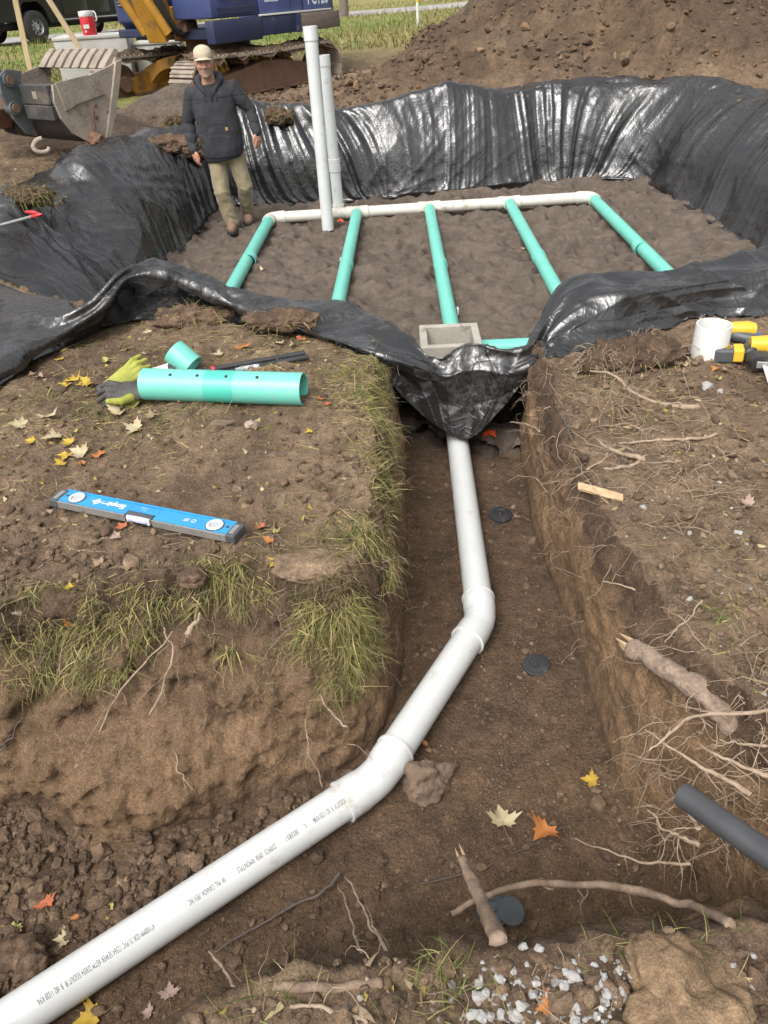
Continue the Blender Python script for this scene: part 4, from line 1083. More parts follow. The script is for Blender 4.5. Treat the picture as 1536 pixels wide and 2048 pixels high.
def root(name, pts, r0, r1, label, cat='root', mat=ROOTL, seed=0, amp=.006, n=26, sides=7, group=None, twigs=0, torn=False):
    """pts (px, py, z); a tapering crooked root with side rootlets"""
    Q = []
    for p in pts:                                              # lie on whatever surface is there, else stand at the given height
        a_ = at(*p); h_ = hit(p[0], p[1]); da, dh = (a_ - Vector(CAM)).length, (Vector(h_) - Vector(CAM)).length
        if name == 'rotten_log' and p[0] > 1420: Q.append(Vector(h_) + Vector((0, 0, -.02 if p[0] < 1460 else -.07))); continue
        Q.append(a_ if da < dh - r0 * .6 else Vector(CAM) + (Vector(h_) - Vector(CAM)) * (1 - r0 * .7 / dh))
    P = wiggly(Q, n, amp, seed)
    R = np.linspace(r0, r1, n) * (1 + .16 * fbm(np.linspace(0, 9, n), np.zeros(n), oct=2, seed=seed + 5))
    if name in ('tree_root', 'forked_root'): R = R * np.linspace(.5, 1.1, n)
    o0 = Vector(P[0]); e = empty(name, o0, label=label, cat=cat, group=group)
    tv, tq, tt_ = tube_arrays(P - P[0], R, sides if r0 < .012 else 18)
    ax_i = np.r_[np.repeat(np.arange(n), sides if r0 < .012 else 18), 0, n - 1]; cen_ = (P - P[0])[ax_i]; tv = cen_ + (tv - cen_) * (1 + .22 * fbm(tv[:, 0] * .9 / max(r0, .004), tv[:, 1] * .9 / max(r0, .004), tv[:, 2] * .9 / max(r0, .004), 3, seed))[:, None]
    mb = MB(); mb.add(tv, list(map(tuple, tq)) + list(map(tuple, tt_))); mb.build('stem', mat, e, smooth=True)
    rr = np.random.default_rng(seed + 99)
    for k in range(twigs):
        i = int(rr.integers(n // 5, n - 3)); q = P[i] - P[0]; t = P[min(i + 2, n - 1)] - P[i - 1]; t /= np.linalg.norm(t)
        dv = t * rr.uniform(.3, 1) + rr.normal(0, .7, 3) + np.array([0, 0, -.2]); dv /= np.linalg.norm(dv); L_ = rr.uniform(.04, .13)
        Q = [q + dv * L_ * f + rr.normal(0, .006, 3) * (f > 0) + np.array([0, 0, -.04]) * f * f for f in (0, .3, .6, 1)]
        mt = MB(); mt.tube(catmull(Q, 9), np.linspace(max(R[i] * .4, .0012), .0006, 9), 5); mt.build('rootlet', mat, e, smooth=True)
    if torn:
        for k in range(5):
            a = rr.normal(0, 1, 3); a -= 0; t = P[0] - P[2]; t /= np.linalg.norm(t); a -= t * (a @ t); a /= np.linalg.norm(a)
            b0_ = a * r0 * .6; mt = MB(); mt.tube([b0_ - t * .01, b0_ + t * rr.uniform(.01, .03), b0_ * .9 + t * rr.uniform(.035, .06)], [r0 * .35, r0 * .25, r0 * .04], 5); mt.build('splinter', WOODIN, e, smooth=False)
    return e
root('branch', [(905, 1828, -.50), (960, 1795, -.46), (1060, 1770, -.40), (1180, 1768, -.33), (1260, 1778, -.27), (1330, 1800, -.22), (1400, 1815, -.17), (1460, 1850, -.12)], .008, .011, 'long crooked brown branch arching over the trench floor at the lower right', 'branch', BARK, 3, .006, 40, 10, twigs=4)
root('broken_root', [(925, 1718, -.30), (950, 1775, -.26), (975, 1830, -.19), (998, 1885, -.13)], .0125, .017, 'short splintered root stub sticking up beside the dark plastic cap', 'root', BARK, 4, .002, 18, 10, torn=True)
root('cut_root', [(548, 1974, -.075), (620, 1975, -.07), (700, 1972, -.075), (765, 1966, -.09)], .008, .010, 'straight peeled root lying level on the near bank', 'root', BARK, 5, .003, 18, 9)
root('forked_root', [(580, 2012, -.07), (660, 2018, -.06), (735, 2046, -.06)], .006, .004, 'forked pale root below the peeled root on the near bank', 'root', ROOTL, 6, .005, twigs=5)
root('rotten_log', [(1262, 1292, -.13), (1300, 1318, -.13), (1370, 1362, -.12), (1440, 1405, -.14), (1490, 1436, -.20)], .027, .030, 'rotten splintered log poking from the right trench bank', 'log', LOGB, 8, .006, 34, 12, torn=True)
for k, (nm, pts, r0, r1, lab, tw) in enumerate([
    ('tree_root', [(1180, 742, .05), (1225, 750, .06), (1270, 785, .04), (1330, 810, -.01), (1400, 815, .0)], .008, .010, 'thick root curving from the leaf down across the right bank', 5),
    ('tree_root', [(1235, 888, .0), (1310, 878, .02), (1370, 880, .02), (1435, 868, .02)], .007, .006, 'nearly level pale root with a knot on the right bank', 3),
    ('tree_root', [(1192, 880, -.01), (1235, 905, .01), (1290, 918, .01)], .009, .010, 'stubby reddish root left of the pale root with a knot', 2),
    ('tree_root', [(1208, 938, -.02), (1250, 932, .0), (1278, 925, .01)], .010, .007, 'short cut root end above the wood chip', 1),
    ('tree_root', [(1303, 927, .01), (1345, 922, .02), (1370, 922, .02)], .0045, .0045, 'thin root right of the short cut root end', 1),
    ('tree_root', [(1128, 965, -.1), (1160, 950, -.06), (1200, 925, -.03), (1215, 905, 0)], .003, .005, 'thin whiskery root bending down over the lip of the right bank', 4),
    ('tree_root', [(1085, 808, -.1), (1120, 830, -.12), (1145, 880, -.2)], .006, .004, 'dark root hooked below the plastic on the right cut face', 3),
    ('tree_root', [(1020, 845, -.3), (1060, 850, -.22), (1080, 862, -.15)], .005, .006, 'short root jutting from the shaded right cut face', 3),
    ('tree_root', [(1290, 1460, -.13), (1360, 1505, -.10), (1420, 1545, -.09), (1500, 1590, -.08)], .0055, .006, 'straight pale root behind the black hose end', 2),
    ('tree_root', [(1298, 1502, -.10), (1335, 1468, -.07), (1400, 1432, -.06), (1536, 1420, -.06)], .0045, .0055, 'arched pale root crossing above the straight one', 2),
    ('tree_root', [(1400, 1490, -.06), (1450, 1515, -.05), (1536, 1550, -.05)], .005, .006, 'knotted root in the tangle at the right edge', 5),
    ('tree_root', [(1440, 1478, -.05), (1480, 1488, -.04), (1536, 1492, -.04)], .004, .004, 'slim root above the knotted root at the right edge', 2),
    ('tree_root', [(1148, 1678, -.42), (1220, 1700, -.38), (1290, 1725, -.34), (1380, 1728, -.28)], .003, .004, 'long thin pale root straying over the trench floor', 4),
    ('tree_root', [(1295, 1620, -.25), (1330, 1660, -.24), (1360, 1675, -.22), (1400, 1690, -.2)], .005, .005, 'bent root just below the black hose end', 4),
    ('tree_root', [(1360, 1602, -.1), (1385, 1635, -.1), (1400, 1660, -.1)], .004, .004, 'stub of reddish root beside the black hose', 1),
    ('tree_root', [(690, 1752, -.45), (720, 1815, -.36), (750, 1870, -.27), (800, 1930, -.14)], .0035, .0045, 'slender pale root rising from the floor towards the near bank', 3),
    ('tree_root', [(418, 1903, -.42), (455, 1960, -.3), (510, 2020, -.14)], .0048, .0055, 'grey root leaning at the foot of the white sewer pipe', 2),
    ('tree_root', [(676, 1770, -.45), (700, 1840, -.36), (718, 1900, -.25), (735, 1960, -.12)], .0025, .0035, 'second slender root left of the first near bank one', 3),
    ('tree_root', [(330, 1255, -.05), (345, 1310, -.12), (328, 1370, -.2), (300, 1430, -.28)], .0055, .0028, 'forked root dangling beneath the sod at the left', 3),
    ('tree_root', [(345, 1262, -.05), (300, 1320, -.14), (245, 1375, -.2), (200, 1460, -.33), (150, 1535, -.42)], .0045, .0022, 'long root trailing down the left cut face', 5),
    ('tree_root', [(400, 1228, -.02), (385, 1252, -.05), (372, 1272, -.07)], .010, .010, 'thick cut root end under the overhanging sod', 0),
    ('tree_root', [(613, 1430, -.3), (620, 1500, -.42), (645, 1575, -.55)], .0035, .002, 'thin root hanging near the elbow on the left face', 2),
    ('tree_root', [(640, 1390, -.22), (670, 1430, -.28), (693, 1455, -.31)], .004, .003, 'short root stub right of the hanging thin one', 1),
    ('tree_root', [(348, 1500, -.38), (358, 1545, -.44), (385, 1580, -.49)], .003, .002, 'root curling out of the clay lump', 2),
    ('tree_root', [(40, 1440, -.2), (20, 1480, -.3), (0, 1500, -.34)], .004, .003, 'dark root at the left edge of the cut face', 1),
    ('tree_root', [(1205, 1165, -.02), (1240, 1170, .0), (1270, 1180, .0)], .0035, .003, 'little pale root curling on the slope above the log', 1),
    ('tree_root', [(1330, 1285, -.04), (1370, 1240, .0), (1405, 1200, .02)], .003, .003, 'thin whip of root standing above the log', 4)]):
    root(nm, pts, r0, r1, lab, 'root', ROOTL if 'dark' not in lab else ROOTD, 20 + k * 7, .007, 26, 6, 'roots torn out of the banks', tw)
root('buried_root', [(680, 1745, -.55), (650, 1780, -.55), (590, 1810, -.555), (520, 1850, -.56), (430, 1905, -.56)], .005, .003, 'dark thin root lying across the trench floor beside the sewer pipe', 'root', ROOTD, 301, .004, 30, 6, twigs=2)
root('buried_root', [(840, 1768, -.57), (950, 1740, -.57), (1060, 1690, -.57), (1130, 1650, -.57)], .003, .002, 'dark hairline root below the two maple leaves', 'root', ROOTD, 311, .004, 30, 5, twigs=2)

# hair roots on every cut face, too many and too fine to count
mb_v, mb_f = [], []; off = 0
def hair(base, d, L, r, rr):
    global off
    n = 8; P = [np.array(base)]; d = np.array(d, float)
    for k in range(n):
        d = d + rr.normal(0, .35, 3) + np.array([0, 0, -.12]); d /= np.linalg.norm(d); P.append(P[-1] + d * L / n)
    V, q, t = tube_arrays(np.array(P), np.linspace(r, r * .4, n + 1), 4, False)
    mb_v.append(V); mb_f.append(q + off); off += len(V)
rr = np.random.default_rng(77)
for k in range(620):
    s = int(rr.integers(0, NS)); 
    if ry[s] < .95 and rx[s] < .9: continue
    right = rx[s] > .5
    dep = rr.uniform(0, .5) ** 1.3 if right else rr.uniform(.02, .5)
    if rr.uniform() < .35: dep = rr.uniform(0, .95)
    r_ = int((.10 + dep * .74) * (NW - 1)); b = W[r_, s]
    dv = np.array([-nrm[s, 0], -nrm[s, 1], rr.uniform(-.6, .5)]) + rr.normal(0, .5, 3)
    hair(b, dv, rr.uniform(.03, .16), rr.uniform(.0005, .0014), rr)
for k in range(760):                                          # on the right bank and the near bank
    if k < 560: x, y = rr.normal(.98, .26), rr.uniform(1.0, 3.3)
    elif k < 660: x, y = rr.normal(.1, .35), rr.uniform(.45, .76)
    else: x, y = rr.normal(-.5, .5), rr.normal(2.0, .15)
    if sd_poly(np.array([x]), np.array([y]), RIM_POLY)[0] < .01: continue
    a = rr.uniform(0, 2 * pi); hair((x, y, gz(x, y) + .004), (cos(a), sin(a), rr.uniform(-.1, .5)), rr.uniform(.04, .24), rr.uniform(.0006, .0017), rr)
for k in range(330):                                          # tangle at the lower right and along the right lip
    if k < 210: px, py = rr.uniform(1290, 1560), rr.uniform(1380, 1740)
    else: px, py = rr.uniform(1090, 1420), rr.uniform(770, 1010)
    b = hit(px, py); hair(b, (rr.normal(-.2, .8), rr.normal(-.1, .6), rr.uniform(.0, .7)), rr.uniform(.06, .26), rr.uniform(.0007, .0024), rr)
o = link('hair_roots', np_mesh('hair_roots', np.vstack(mb_v), np.vstack(mb_f), True), ROOTL); o['kind'] = 'stuff'
# ================================================================== LEAVES
def leaf_mat(name, c1, c2):
    c1 = tuple(v * .70 for v in c1); c2 = tuple(v * .66 for v in c2)
    return M(name, c1, c2, 28, .6, .15, 120, spec=.3, dirt=(.20, .11, .045), dscale=40, damt=.25)
LM = {'yellow': leaf_mat('leaf_yellow', (.56, .40, .05), (.50, .30, .05)), 'cream': leaf_mat('leaf_cream', (.56, .47, .30), (.47, .38, .22)), 'orange': leaf_mat('leaf_orange', (.52, .22, .06), (.42, .13, .04)),
      'red': leaf_mat('leaf_red', (.50, .11, .06), (.48, .20, .08)), 'tan': leaf_mat('leaf_tan', (.36, .25, .16), (.27, .18, .11)), 'lime': leaf_mat('leaf_lime', (.42, .42, .12), (.48, .42, .14)), 'rose': leaf_mat('leaf_rose', (.42, .30, .25), (.34, .23, .18))}
MAPLE = [(0, -.12), (.10, -.16), (.34, -.30), (.36, -.14), (.62, -.10), (.52, .04), (.92, .30), (.62, .30), (.66, .44), (.40, .36), (.30, .40), (.36, .62), (.20, .60), (0, 1.05)]
def leaf(px, py, z, size, kind, where, rot=None, simple=False, curl=.42, lift=.008, mat=None):
    p = at(px, py, z)
    rr = random.Random(int(px * 31 + py))
    p = Vector(hit(px, py, z))
    rt = rr.uniform(0, 2 * pi) if rot is None else rot
    half = MAPLE if not simple else [(0, -.3), (.2, -.2), (.38, .1), (.34, .45), (.16, .8), (0, 1.0)]
    outl = half + [(-x, y) for x, y in half[-2:0:-1]]
    n = len(outl); cx, cy = 0, .18
    ph = rr.uniform(0, 6); c2 = curl * rr.uniform(.4, 1.5); fold = rr.uniform(-.15, .6)
    V = []
    for q in (1.0, .66, .33):
        for (x, y) in outl:
            X, Y = cx + (x - cx) * q, cy + (y - cy) * q
            r2 = (X - cx) ** 2 + (Y - cy) ** 2
            V.append((X, Y, c2 * r2 * (.6 + .6 * sin(3 * atan2(Y - cy, X - cx + 1e-6) + ph)) + fold * abs(X) * .6 + .03 * sin(9 * X + ph) * q))
    V.append((cx, cy, 0))
    Fs = []
    for k in range(2):
        for i in range(n): Fs.append((k * n + i, k * n + (i + 1) % n, (k + 1) * n + (i + 1) % n, (k + 1) * n + i))
    for i in range(n): Fs.append((2 * n + i, 2 * n + (i + 1) % n, 3 * n))
    s = size * (.50 if size < .1 else .55)
    Mx = Matrix.Translation(p + Vector((0, 0, lift))) @ Euler((rr.uniform(-.22, .22), rr.uniform(-.22, .22), rt)).to_matrix().to_4x4() @ Matrix.Scale(s, 4)
    root_ = empty('leaf', p, label=f"{where}", cat='leaf', group='fallen autumn leaves')
    mb = MB(); mb.add([(Mx @ Vector(v)) - p for v in V], Fs)
    mb.build('blade', LM[kind] if mat is None else mat, root_, smooth=True)
    st = MB(); st.tube([(Mx @ Vector(q)) - p for q in ((0, .1, .02), (0, -.15, .04), (.06 * rr.uniform(-1, 1), -.5, .06), (.2 * rr.uniform(-1, 1), -.85, .03))], [.0011, .001, .0009, .0011], 5)
    st.build('leaf_stalk', LM['tan'], root_, smooth=True)
    return root_
for a in [
 (1005, 1650, -.563, .115, 'cream', 'large pale cream maple leaf lying flat on the trench floor', .05), (1092, 1660, -.562, .115, 'orange', 'large mottled orange maple leaf right of the cream one on the trench floor', 2.3), (1188, 1565, -.56, .085, 'yellow', 'curled yellow green leaf at the foot of the right trench wall', 1.2),
 (1106, 2022, -.07, .075, 'orange', 'upright orange leaf among the white pebbles at the bottom', .3), (1182, 728, .06, .10, 'lime', 'pale yellow maple leaf caught on the curved root by the plastic', 1.0),
 (94, 1812, -.54, .085, 'red', 'coral red leaf on the clods left of the sewer pipe', .4), (34, 1856, -.54, .07, 'lime', 'pale green folded leaf at the left edge of the floor', 2.9), (134, 1880, -.54, .07, 'cream', 'torn pale leaf on the clods just above the sewer pipe', 1.7), (38, 1942, -.54, .06, 'lime', 'drooping pale leaf on the big clods at the left edge', .2),
 (221, 1812, -.54, .055, 'lime', 'narrow pale green leaf on the clods by the sewer pipe', 2.6), (224, 1840, -.54, .045, 'yellow', 'small golden leaf under the narrow pale green one', 1.1), (157, 1836, -.54, .04, 'orange', 'tiny orange leaf between the red leaf and the pipe', 2.0), (245, 1772, -.55, .05, 'tan', 'brown folded leaf on the floor above the golden leaf', .8),
 (396, 1742, -.55, .045, 'cream', 'pale leaf with dark holes touching the upper side of the sewer pipe', 1.0), (340, 1994, -.56, .07, 'rose', 'pinkish beige pointed leaf below the sewer pipe', .2), (302, 2028, -.56, .05, 'rose', 'torn beige leaf at the bottom below the sewer pipe', 1.4), (190, 2036, -.56, .10, 'yellow', 'mustard leaf half under the sewer pipe at the bottom edge', 1.8),
 (150, 765, .02, .10, 'yellow', 'bright yellow maple leaf left of the gloves', .4), (178, 768, .03, .11, 'yellow', 'yellow maple leaf overlapping the bright one left of the gloves', 2.2), (135, 772, .02, .08, 'yellow', 'smaller yellow leaf at the left of the yellow pair', 3.0), (65, 752, .02, .09, 'tan', 'curled brown leaf beside the lower left end of the plastic', .5), (82, 758, .02, .08, 'rose', 'rosy brown leaf right of the curled brown one', 1.5),
 (120, 722, .02, .06, 'yellow', 'golden leaf just below the plastic edge on the left', .6), (66, 886, .02, .07, 'yellow', 'orange yellow leaf alone on the left of the bank', 1.3), (48, 853, .02, .11, 'cream', 'long pale leaf near the left edge of the bank', 1.6), (98, 838, .02, .10, 'cream', 'pale crumpled leaf right of the long one', .4), (118, 878, .03, .13, 'cream', 'wide cream leaf above the golden leaves', 2.0),
 (140, 890, .03, .08, 'yellow', 'lime yellow leaf on top of the wide cream leaf', .9), (136, 912, .03, .09, 'yellow', 'golden leaf below the lime yellow one', 2.9), (166, 912, .03, .11, 'cream', 'cream leaf between the golden and the orange leaf', 1.1), (199, 916, .02, .08, 'orange', 'apricot leaf at the right end of the leaf cluster', .2), (168, 932, .02, .05, 'orange', 'small orange leaf at the bottom of the leaf cluster', 1.8), (126, 930, .02, .08, 'yellow', 'narrow yellow leaf at the lower left of the leaf cluster', 2.4), (150, 868, .03, .06, 'lime', 'small lime leaf at the top of the leaf cluster', 1.0),
 (240, 828, .02, .12, 'cream', 'pale maple leaf in front of the gloves', 2.5), (270, 815, .02, .10, 'lime', 'pale yellow leaf touching the near end of the green pipe', .7), (274, 860, .02, .11, 'cream', 'cream maple leaf below the green pipe', 1.3), (305, 834, .02, .08, 'tan', 'thin straw coloured leaf under the green pipe', 1.6), (288, 711, .02, .06, 'cream', 'pale leaf behind the thumb of the yellow glove', .2), (216, 724, .02, .07, 'lime', 'yellow green leaf above the yellow glove', 2.2),
 (314, 643, .03, .11, 'yellow', 'yellow leaf on the mound beside the black plastic tent', .9), (300, 668, .02, .08, 'cream', 'pale leaf below the yellow one by the plastic tent', 1.9), (375, 628, .04, .05, 'red', 'dark red leaf at the shaded edge of the plastic', .3), (486, 698, .02, .10, 'orange', 'orange red maple leaf behind the black tubes', .2), (441, 712, .02, .10, 'cream', 'pale flat leaf left of the orange red maple leaf', 1.5), (604, 680, .03, .07, 'red', 'crimson leaf above the tip of the black tubes', 2.7), (562, 690, .02, .08, 'cream', 'folded cream leaf behind the tips of the black tubes', .8), (590, 694, .02, .07, 'cream', 'scalloped pale leaf beside the crimson one', 2.1),
 (646, 800, .02, .07, 'orange', 'rusty orange leaf at the open end of the green pipe', 1.1), (655, 812, .01, .05, 'red', 'small red leaf just below the rusty orange one', .3), (622, 866, .02, .05, 'yellow', 'small yellow leaf on the bare soil right of the bank', 2.0), (400, 776, .02, .0, 'tan', '', 0),
 (526, 1058, .02, .06, 'red', 'red leaf right of the near end of the blue level', 1.5), (552, 1068, .02, .05, 'lime', 'small lime leaf beside the red one near the level', .4), (540, 1082, .02, .06, 'orange', 'orange stalked leaf below the lime one near the level', 2.5), (556, 1128, .01, .07, 'yellow', 'white and yellow leaf at the edge of the flat clod', 1.0), (246, 1058, .02, .055, 'red', 'orange red leaf under the middle of the blue level', .7), (238, 1076, .01, .06, 'rose', 'grey crumpled leaf below the orange red one at the level', 2.0),
 (140, 1180, .0, .05, 'yellow', 'yellow scrap of leaf above the left sod', .2), (146, 1256, -.04, .07, 'orange', 'orange and green leaf lying in the left sod', 1.2), (250, 1270, -.05, .04, 'lime', 'round green leaf hanging in the left sod', .4), (40, 1234, -.02, .05, 'rose', 'grey pink leaf on the left sod', 1.5), (200, 1130, .01, .06, 'tan', 'dried brown leaf standing on the clods left', 1.0), (258, 1135, .01, .07, 'tan', 'shrivelled leaf on the earth above the left sod', 2.0),
 (852, 1492, -.56, .04, 'orange', 'small orange leaf tucked beside the sewer pipe', .5), (1498, 1014, .03, .09, 'rose', 'grey brown leaf at the right edge of the bank', 1.1), (1370, 735, .03, .08, 'cream', 'cream leaf in front of the white pipe ring', .8), (1432, 740, .03, .06, 'orange', 'orange crumpled leaf below the power tools', 2.1), (1436, 762, .03, .05, 'lime', 'lime leaf below the orange one by the power tools', .2), (1452, 745, .03, .07, 'tan', 'brown leaf below the battery', 1.4), (1187, 847, .02, .05, 'tan', 'small brown leaf hanging on the right bank', .3),
 (400, 466, -.52, .11, 'cream', 'pale leaves on the sand left of the first green drain', .4), (414, 457, -.52, .10, 'orange', 'brown orange leaf on the sand behind the pale one', 1.2), (525, 541, -.52, .09, 'cream', 'pale leaf on the sand right of the first green drain', 1.8), (1047, 500, -.52, .07, 'cream', 'cream leaf on the sand beside the fourth green drain', .6)]:
    if a[3] > 0: leaf(a[0], a[1], a[2], a[3], a[4], a[5], a[6], simple=(a[3] < .05))

# ================================================================== STONES AND CLODS THAT STAND OUT
LIME = M('limestone', (.32, .31, .295), (.23, .22, .205), 30, .85, .5, 90, dirt=(.20, .15, .11), dscale=18, damt=.36)
ROCK = M('brown_rock', (.155, .105, .07), (.10, .07, .05), 12, .9, .6, 40)
def lump(name, p, s, sub, seed, mat, label, cat, sc=(1, .8, .6), rot=0., amp=.35, group=None, smooth=False, f=1.5, colour=None):
    V, Fs = ico(sub, seed, amp, f)
    if sub >= 3:
        V = V * (1 + .10 * fbm(V[:, 0] * 5, V[:, 1] * 5, V[:, 2] * 5, 3, seed + 5) + .05 * ridge(V[:, 0] * 3, V[:, 1] * 3, V[:, 2] * 3, seed + 6))[:, None]
    V = V * np.array(sc) * s
    col = None if colour is None else np.tile(np.array(colour), (len(V), 1)) * (1 + .25 * fbm(V[:, 0] * 30, V[:, 1] * 30, V[:, 2] * 30, 2, seed))[:, None]
    o = link(name, np_mesh(name, V, Fs, smooth, col), mat); o.location = p; o.rotation_euler = (0, 0, rot)
    return tag(o, label, cat, group)
pebs = [(958, 1995, 22), (972, 1988, 15), (992, 2000, 17), (1008, 1994, 13), (1046, 1897, 16), (1078, 1900, 16), (1052, 1932, 12), (1075, 1925, 10), (1026, 1942, 14), (1001, 1960, 19), (957, 1970, 16), (1038, 1965, 15), (1072, 1968, 15), (1040, 1978, 16), (1066, 1990, 14), (945, 2030, 22), (962, 2035, 20), (982, 2034, 14), (1002, 2032, 16), (1030, 2035, 20), (1042, 2012, 18), (1096, 1995, 17), (1085, 2010, 15), (1098, 1985, 12), (1148, 1955, 24), (1128, 1975, 18),
        (1132, 1945, 12), (1238, 1940, 13), (1262, 1953, 14), (1244, 1985, 15), (1232, 2000, 14), (1215, 1990, 18), (1210, 2005, 14), (1155, 2017, 17), (1150, 2042, 16), (1180, 2044, 14), (1476, 1068, 12), (1412, 775, 18), (1440, 785, 11), (1378, 1200, 10), (1286, 1016, 11)]
for k, (px, py, s) in enumerate(pebs):
    near = py > 1850
    p = Vector(hit(px, py)); s = s / (1000 if near else (600 if py > 900 else 440)) * .62
    lump('pebble', p + Vector((0, 0, s * .35)), s, 2, 300 + k % 9, LIME, 'angular pale limestone pebble in the scatter of white stones on the near bank' if near else 'pale limestone pebble in the loose soil of the right bank', 'stone', (1, .8 + .1 * (k % 3), .62), k * 1.3, .4, 'white pebbles on the near bank' if near else 'pale pebbles on the right bank')
p = at(850, 1560, -.54); lump('rock', p + Vector((0, .0, .0)), .072, 4, 7, ROCK, 'brown angular rock wedged under the sewer pipe by the lower elbow', 'rock', (1, .8, .85), .4, .42, f=1.3)
p = at(503, 855, .02); lump('rock', p + Vector((0, 0, .012)), .026, 3, 12, M('pink_stone', (.33, .25, .20), (.26, .19, .15), 20, .9, .4, 60), 'small pinkish stone on the bank below the green pipe', 'rock', (1, .9, .7), .2)
p = at(440, 852, .02); lump('rock', p + Vector((0, 0, .004)), .05, 3, 15, ROCK, 'flat brown stone bedded in the earth under the green pipe', 'rock', (1.1, .7, .35), .2)
p = at(408, 1592, -.50); lump('rock', p, .022, 3, 19, M('beige_stone', (.36, .29, .22), (.27, .2, .15), 20, .9, .4, 60), 'beige stone at the foot of the left cut face', 'rock', (.8, .8, .9), .2)
E_ = (.17, .115, .07)
p = at(1372, 1985, -.06); lump('clay_lump', p + Vector((0, -.01, -.01)), .105, 5, 23, CLODM, 'big tan lump of clay at the bottom right corner', 'clod', (1, 1.05, .5), .3, .30, smooth=True, colour=(.165, .11, .065))
p = at(620, 1128, .01); lump('flat_clod', p + Vector((0, 0, .0)), .115, 4, 29, CLODM, 'flat slab of trodden earth at the edge above the sod', 'clod', (1, .62, .22), -.2, .2, smooth=True, colour=(.16, .11, .07))
p = at(385, 1160, .0); lump('clod', p + Vector((0, 0, .01)), .045, 4, 31, CLODM, 'rounded clod of dark earth behind the left sod', 'clod', (1, .8, .7), 0, .25, smooth=True, colour=tuple(SOIL))
for k, (px, py, s, lb) in enumerate([(45, 1905, .05, 'largest clod against the left edge of the trench floor'), (68, 1935, .04, 'round clod beside the largest one at the left edge'), (110, 1975, .03, 'middle sized clod above the bottom end of the sewer pipe'), (290, 1682, .022, 'clod at the foot of the left clay wall'), (335, 1700, .024, 'twin clod right of the one at the foot of the clay wall'), (250, 1840, .024, 'rough brown clod right of the golden leaf')]):
    p = at(px, py, -.55); lump('clod', p + Vector((0, 0, s * .3)), s, 4, 40 + k, CLODM, lb, 'clod', (1, .9, .75), k, .28, smooth=True, colour=tuple(SOIL * (1.05)))
# sod and earth lumps lying on the sheet or the banks
def sod(name, px, py, z, s, label, cat='sod', sc=(1.3, 1, .55), grass=120, colour=None, seed=0, gl=(.05, .12), gp=(.2, .25, .2, .15, .15, .05), roots=0, lift=None):
    p = Vector(hit(px, py, z)); p.z += s * sc[2] * .3; e = empty(name, p, label=label, cat=cat)
    V, Fs = ico(5, seed, .28, 1.4); N0 = V / np.linalg.norm(V, axis=1)[:, None]; V = V * np.array(sc) * s; Q = V / s
    V = V + N0 * s * (.17 * fbm(Q[:, 0] * 4, Q[:, 1] * 4, Q[:, 2] * 4, 4, seed + 3) + .08 * fbm(Q[:, 0] * 11, Q[:, 1] * 11, Q[:, 2] * 11, 3, seed + 4))[:, None]
    cl = np.tile(np.array(colour if colour is not None else SOIL * .8), (len(V), 1)) * (1 + .3 * fbm(V[:, 0] * 20, V[:, 1] * 20, V[:, 2] * 20, 2, seed))[:, None]
    o = link('earth_lump', np_mesh('earth_lump', V, Fs, True, cl), CLODM, e)
    rr = np.random.default_rng(seed + 1)
    if grass:
        up = V[V[:, 2] > -.1 * s]; b = up[rr.integers(0, len(up), grass)]; d_ = b / (np.linalg.norm(b, axis=1)[:, None]) + rr.normal(0, .5, b.shape)
        g = blades('grass', b, d_, rr.uniform(*gl, grass), rr.uniform(.002, .005, grass), rr.uniform(.5, 3, grass), gcols(grass, rr, gp), 3, BLADE, e); g['kind'] = 'stuff'
    if roots:
        vs_, fs_ = [], []; o_ = 0
        for k in range(roots):
            b = V[rr.integers(0, len(V))]; d_ = b / np.linalg.norm(b) + rr.normal(0, .5, 3); Q = [b * .95, b + d_ * .02, b + d_ * .04 + np.array([0, 0, -.03]), b + d_ * .05 + np.array([0, 0, -.08 * rr.uniform(.3, 1)])]
            v_, f_, _ = tube_arrays(np.array(Q), [.0014, .0012, .001, .0006], 4, False); vs_.append(v_); fs_.append(f_ + o_); o_ += len(v_)
        g = link('rootlets', np_mesh('rootlets', np.vstack(vs_), np.vstack(fs_), True), ROOTL, e); g['kind'] = 'stuff'
    return e
sod('sod_clump', 1270, 722, .03, .13, 'dark root bound clump of earth on the right bank below the plastic', 'earth clump', (1.7, .8, .6), 60, SOIL * .75, 60, (.03, .07), (.0, .1, .4, .4, .1, 0), 120)
sod('sod_clump', 1195, 735, .01, .075, 'smaller earth clump with hanging rootlets at the corner of the right bank', 'earth clump', (1.2, .8, .8), 30, SOIL * .85, 61, (.03, .06), (.0, .1, .4, .4, .1, 0), 120)
sod('sod_clump', 385, 640, .03, .13, 'low grassy mound of earth against the black plastic tent', 'earth clump', (1.8, .8, .45), 260, SOIL * 1.1, 62, (.03, .07), (.05, .1, .4, .35, .1, 0))
sod('sod_clump', 560, 648, .02, .10, 'crumbling earth lump under the edge of the front plastic', 'earth clump', (1.9, .8, .5), 60, SOIL * .9, 63, (.03, .07), (.05, .1, .4, .35, .1, 0))
sod('sod_clump', 48, 402, .20, .15, 'grassy sod weighing down the plastic at the left edge', 'sod', (1.3, .9, .5), 420, None, 64)
sod('sod_clump', 558, 238, .42, .13, 'mossy sod lying on the plastic right of the man', 'sod', (1.2, .9, .75), 260, None, 65, (.03, .08))
sod('sod_clump', 330, 296, .34, .22, 'loose brown earth heaped on the plastic left of the man', 'earth clump', (1.6, .8, .35), 60, SOIL * 1.0, 66, (.03, .07))
sod('sod_clump', 385, 315, .28, .12, 'smaller heap of earth on the plastic beside the man', 'earth clump', (1.6, .8, .4), 0, SOIL, 67)
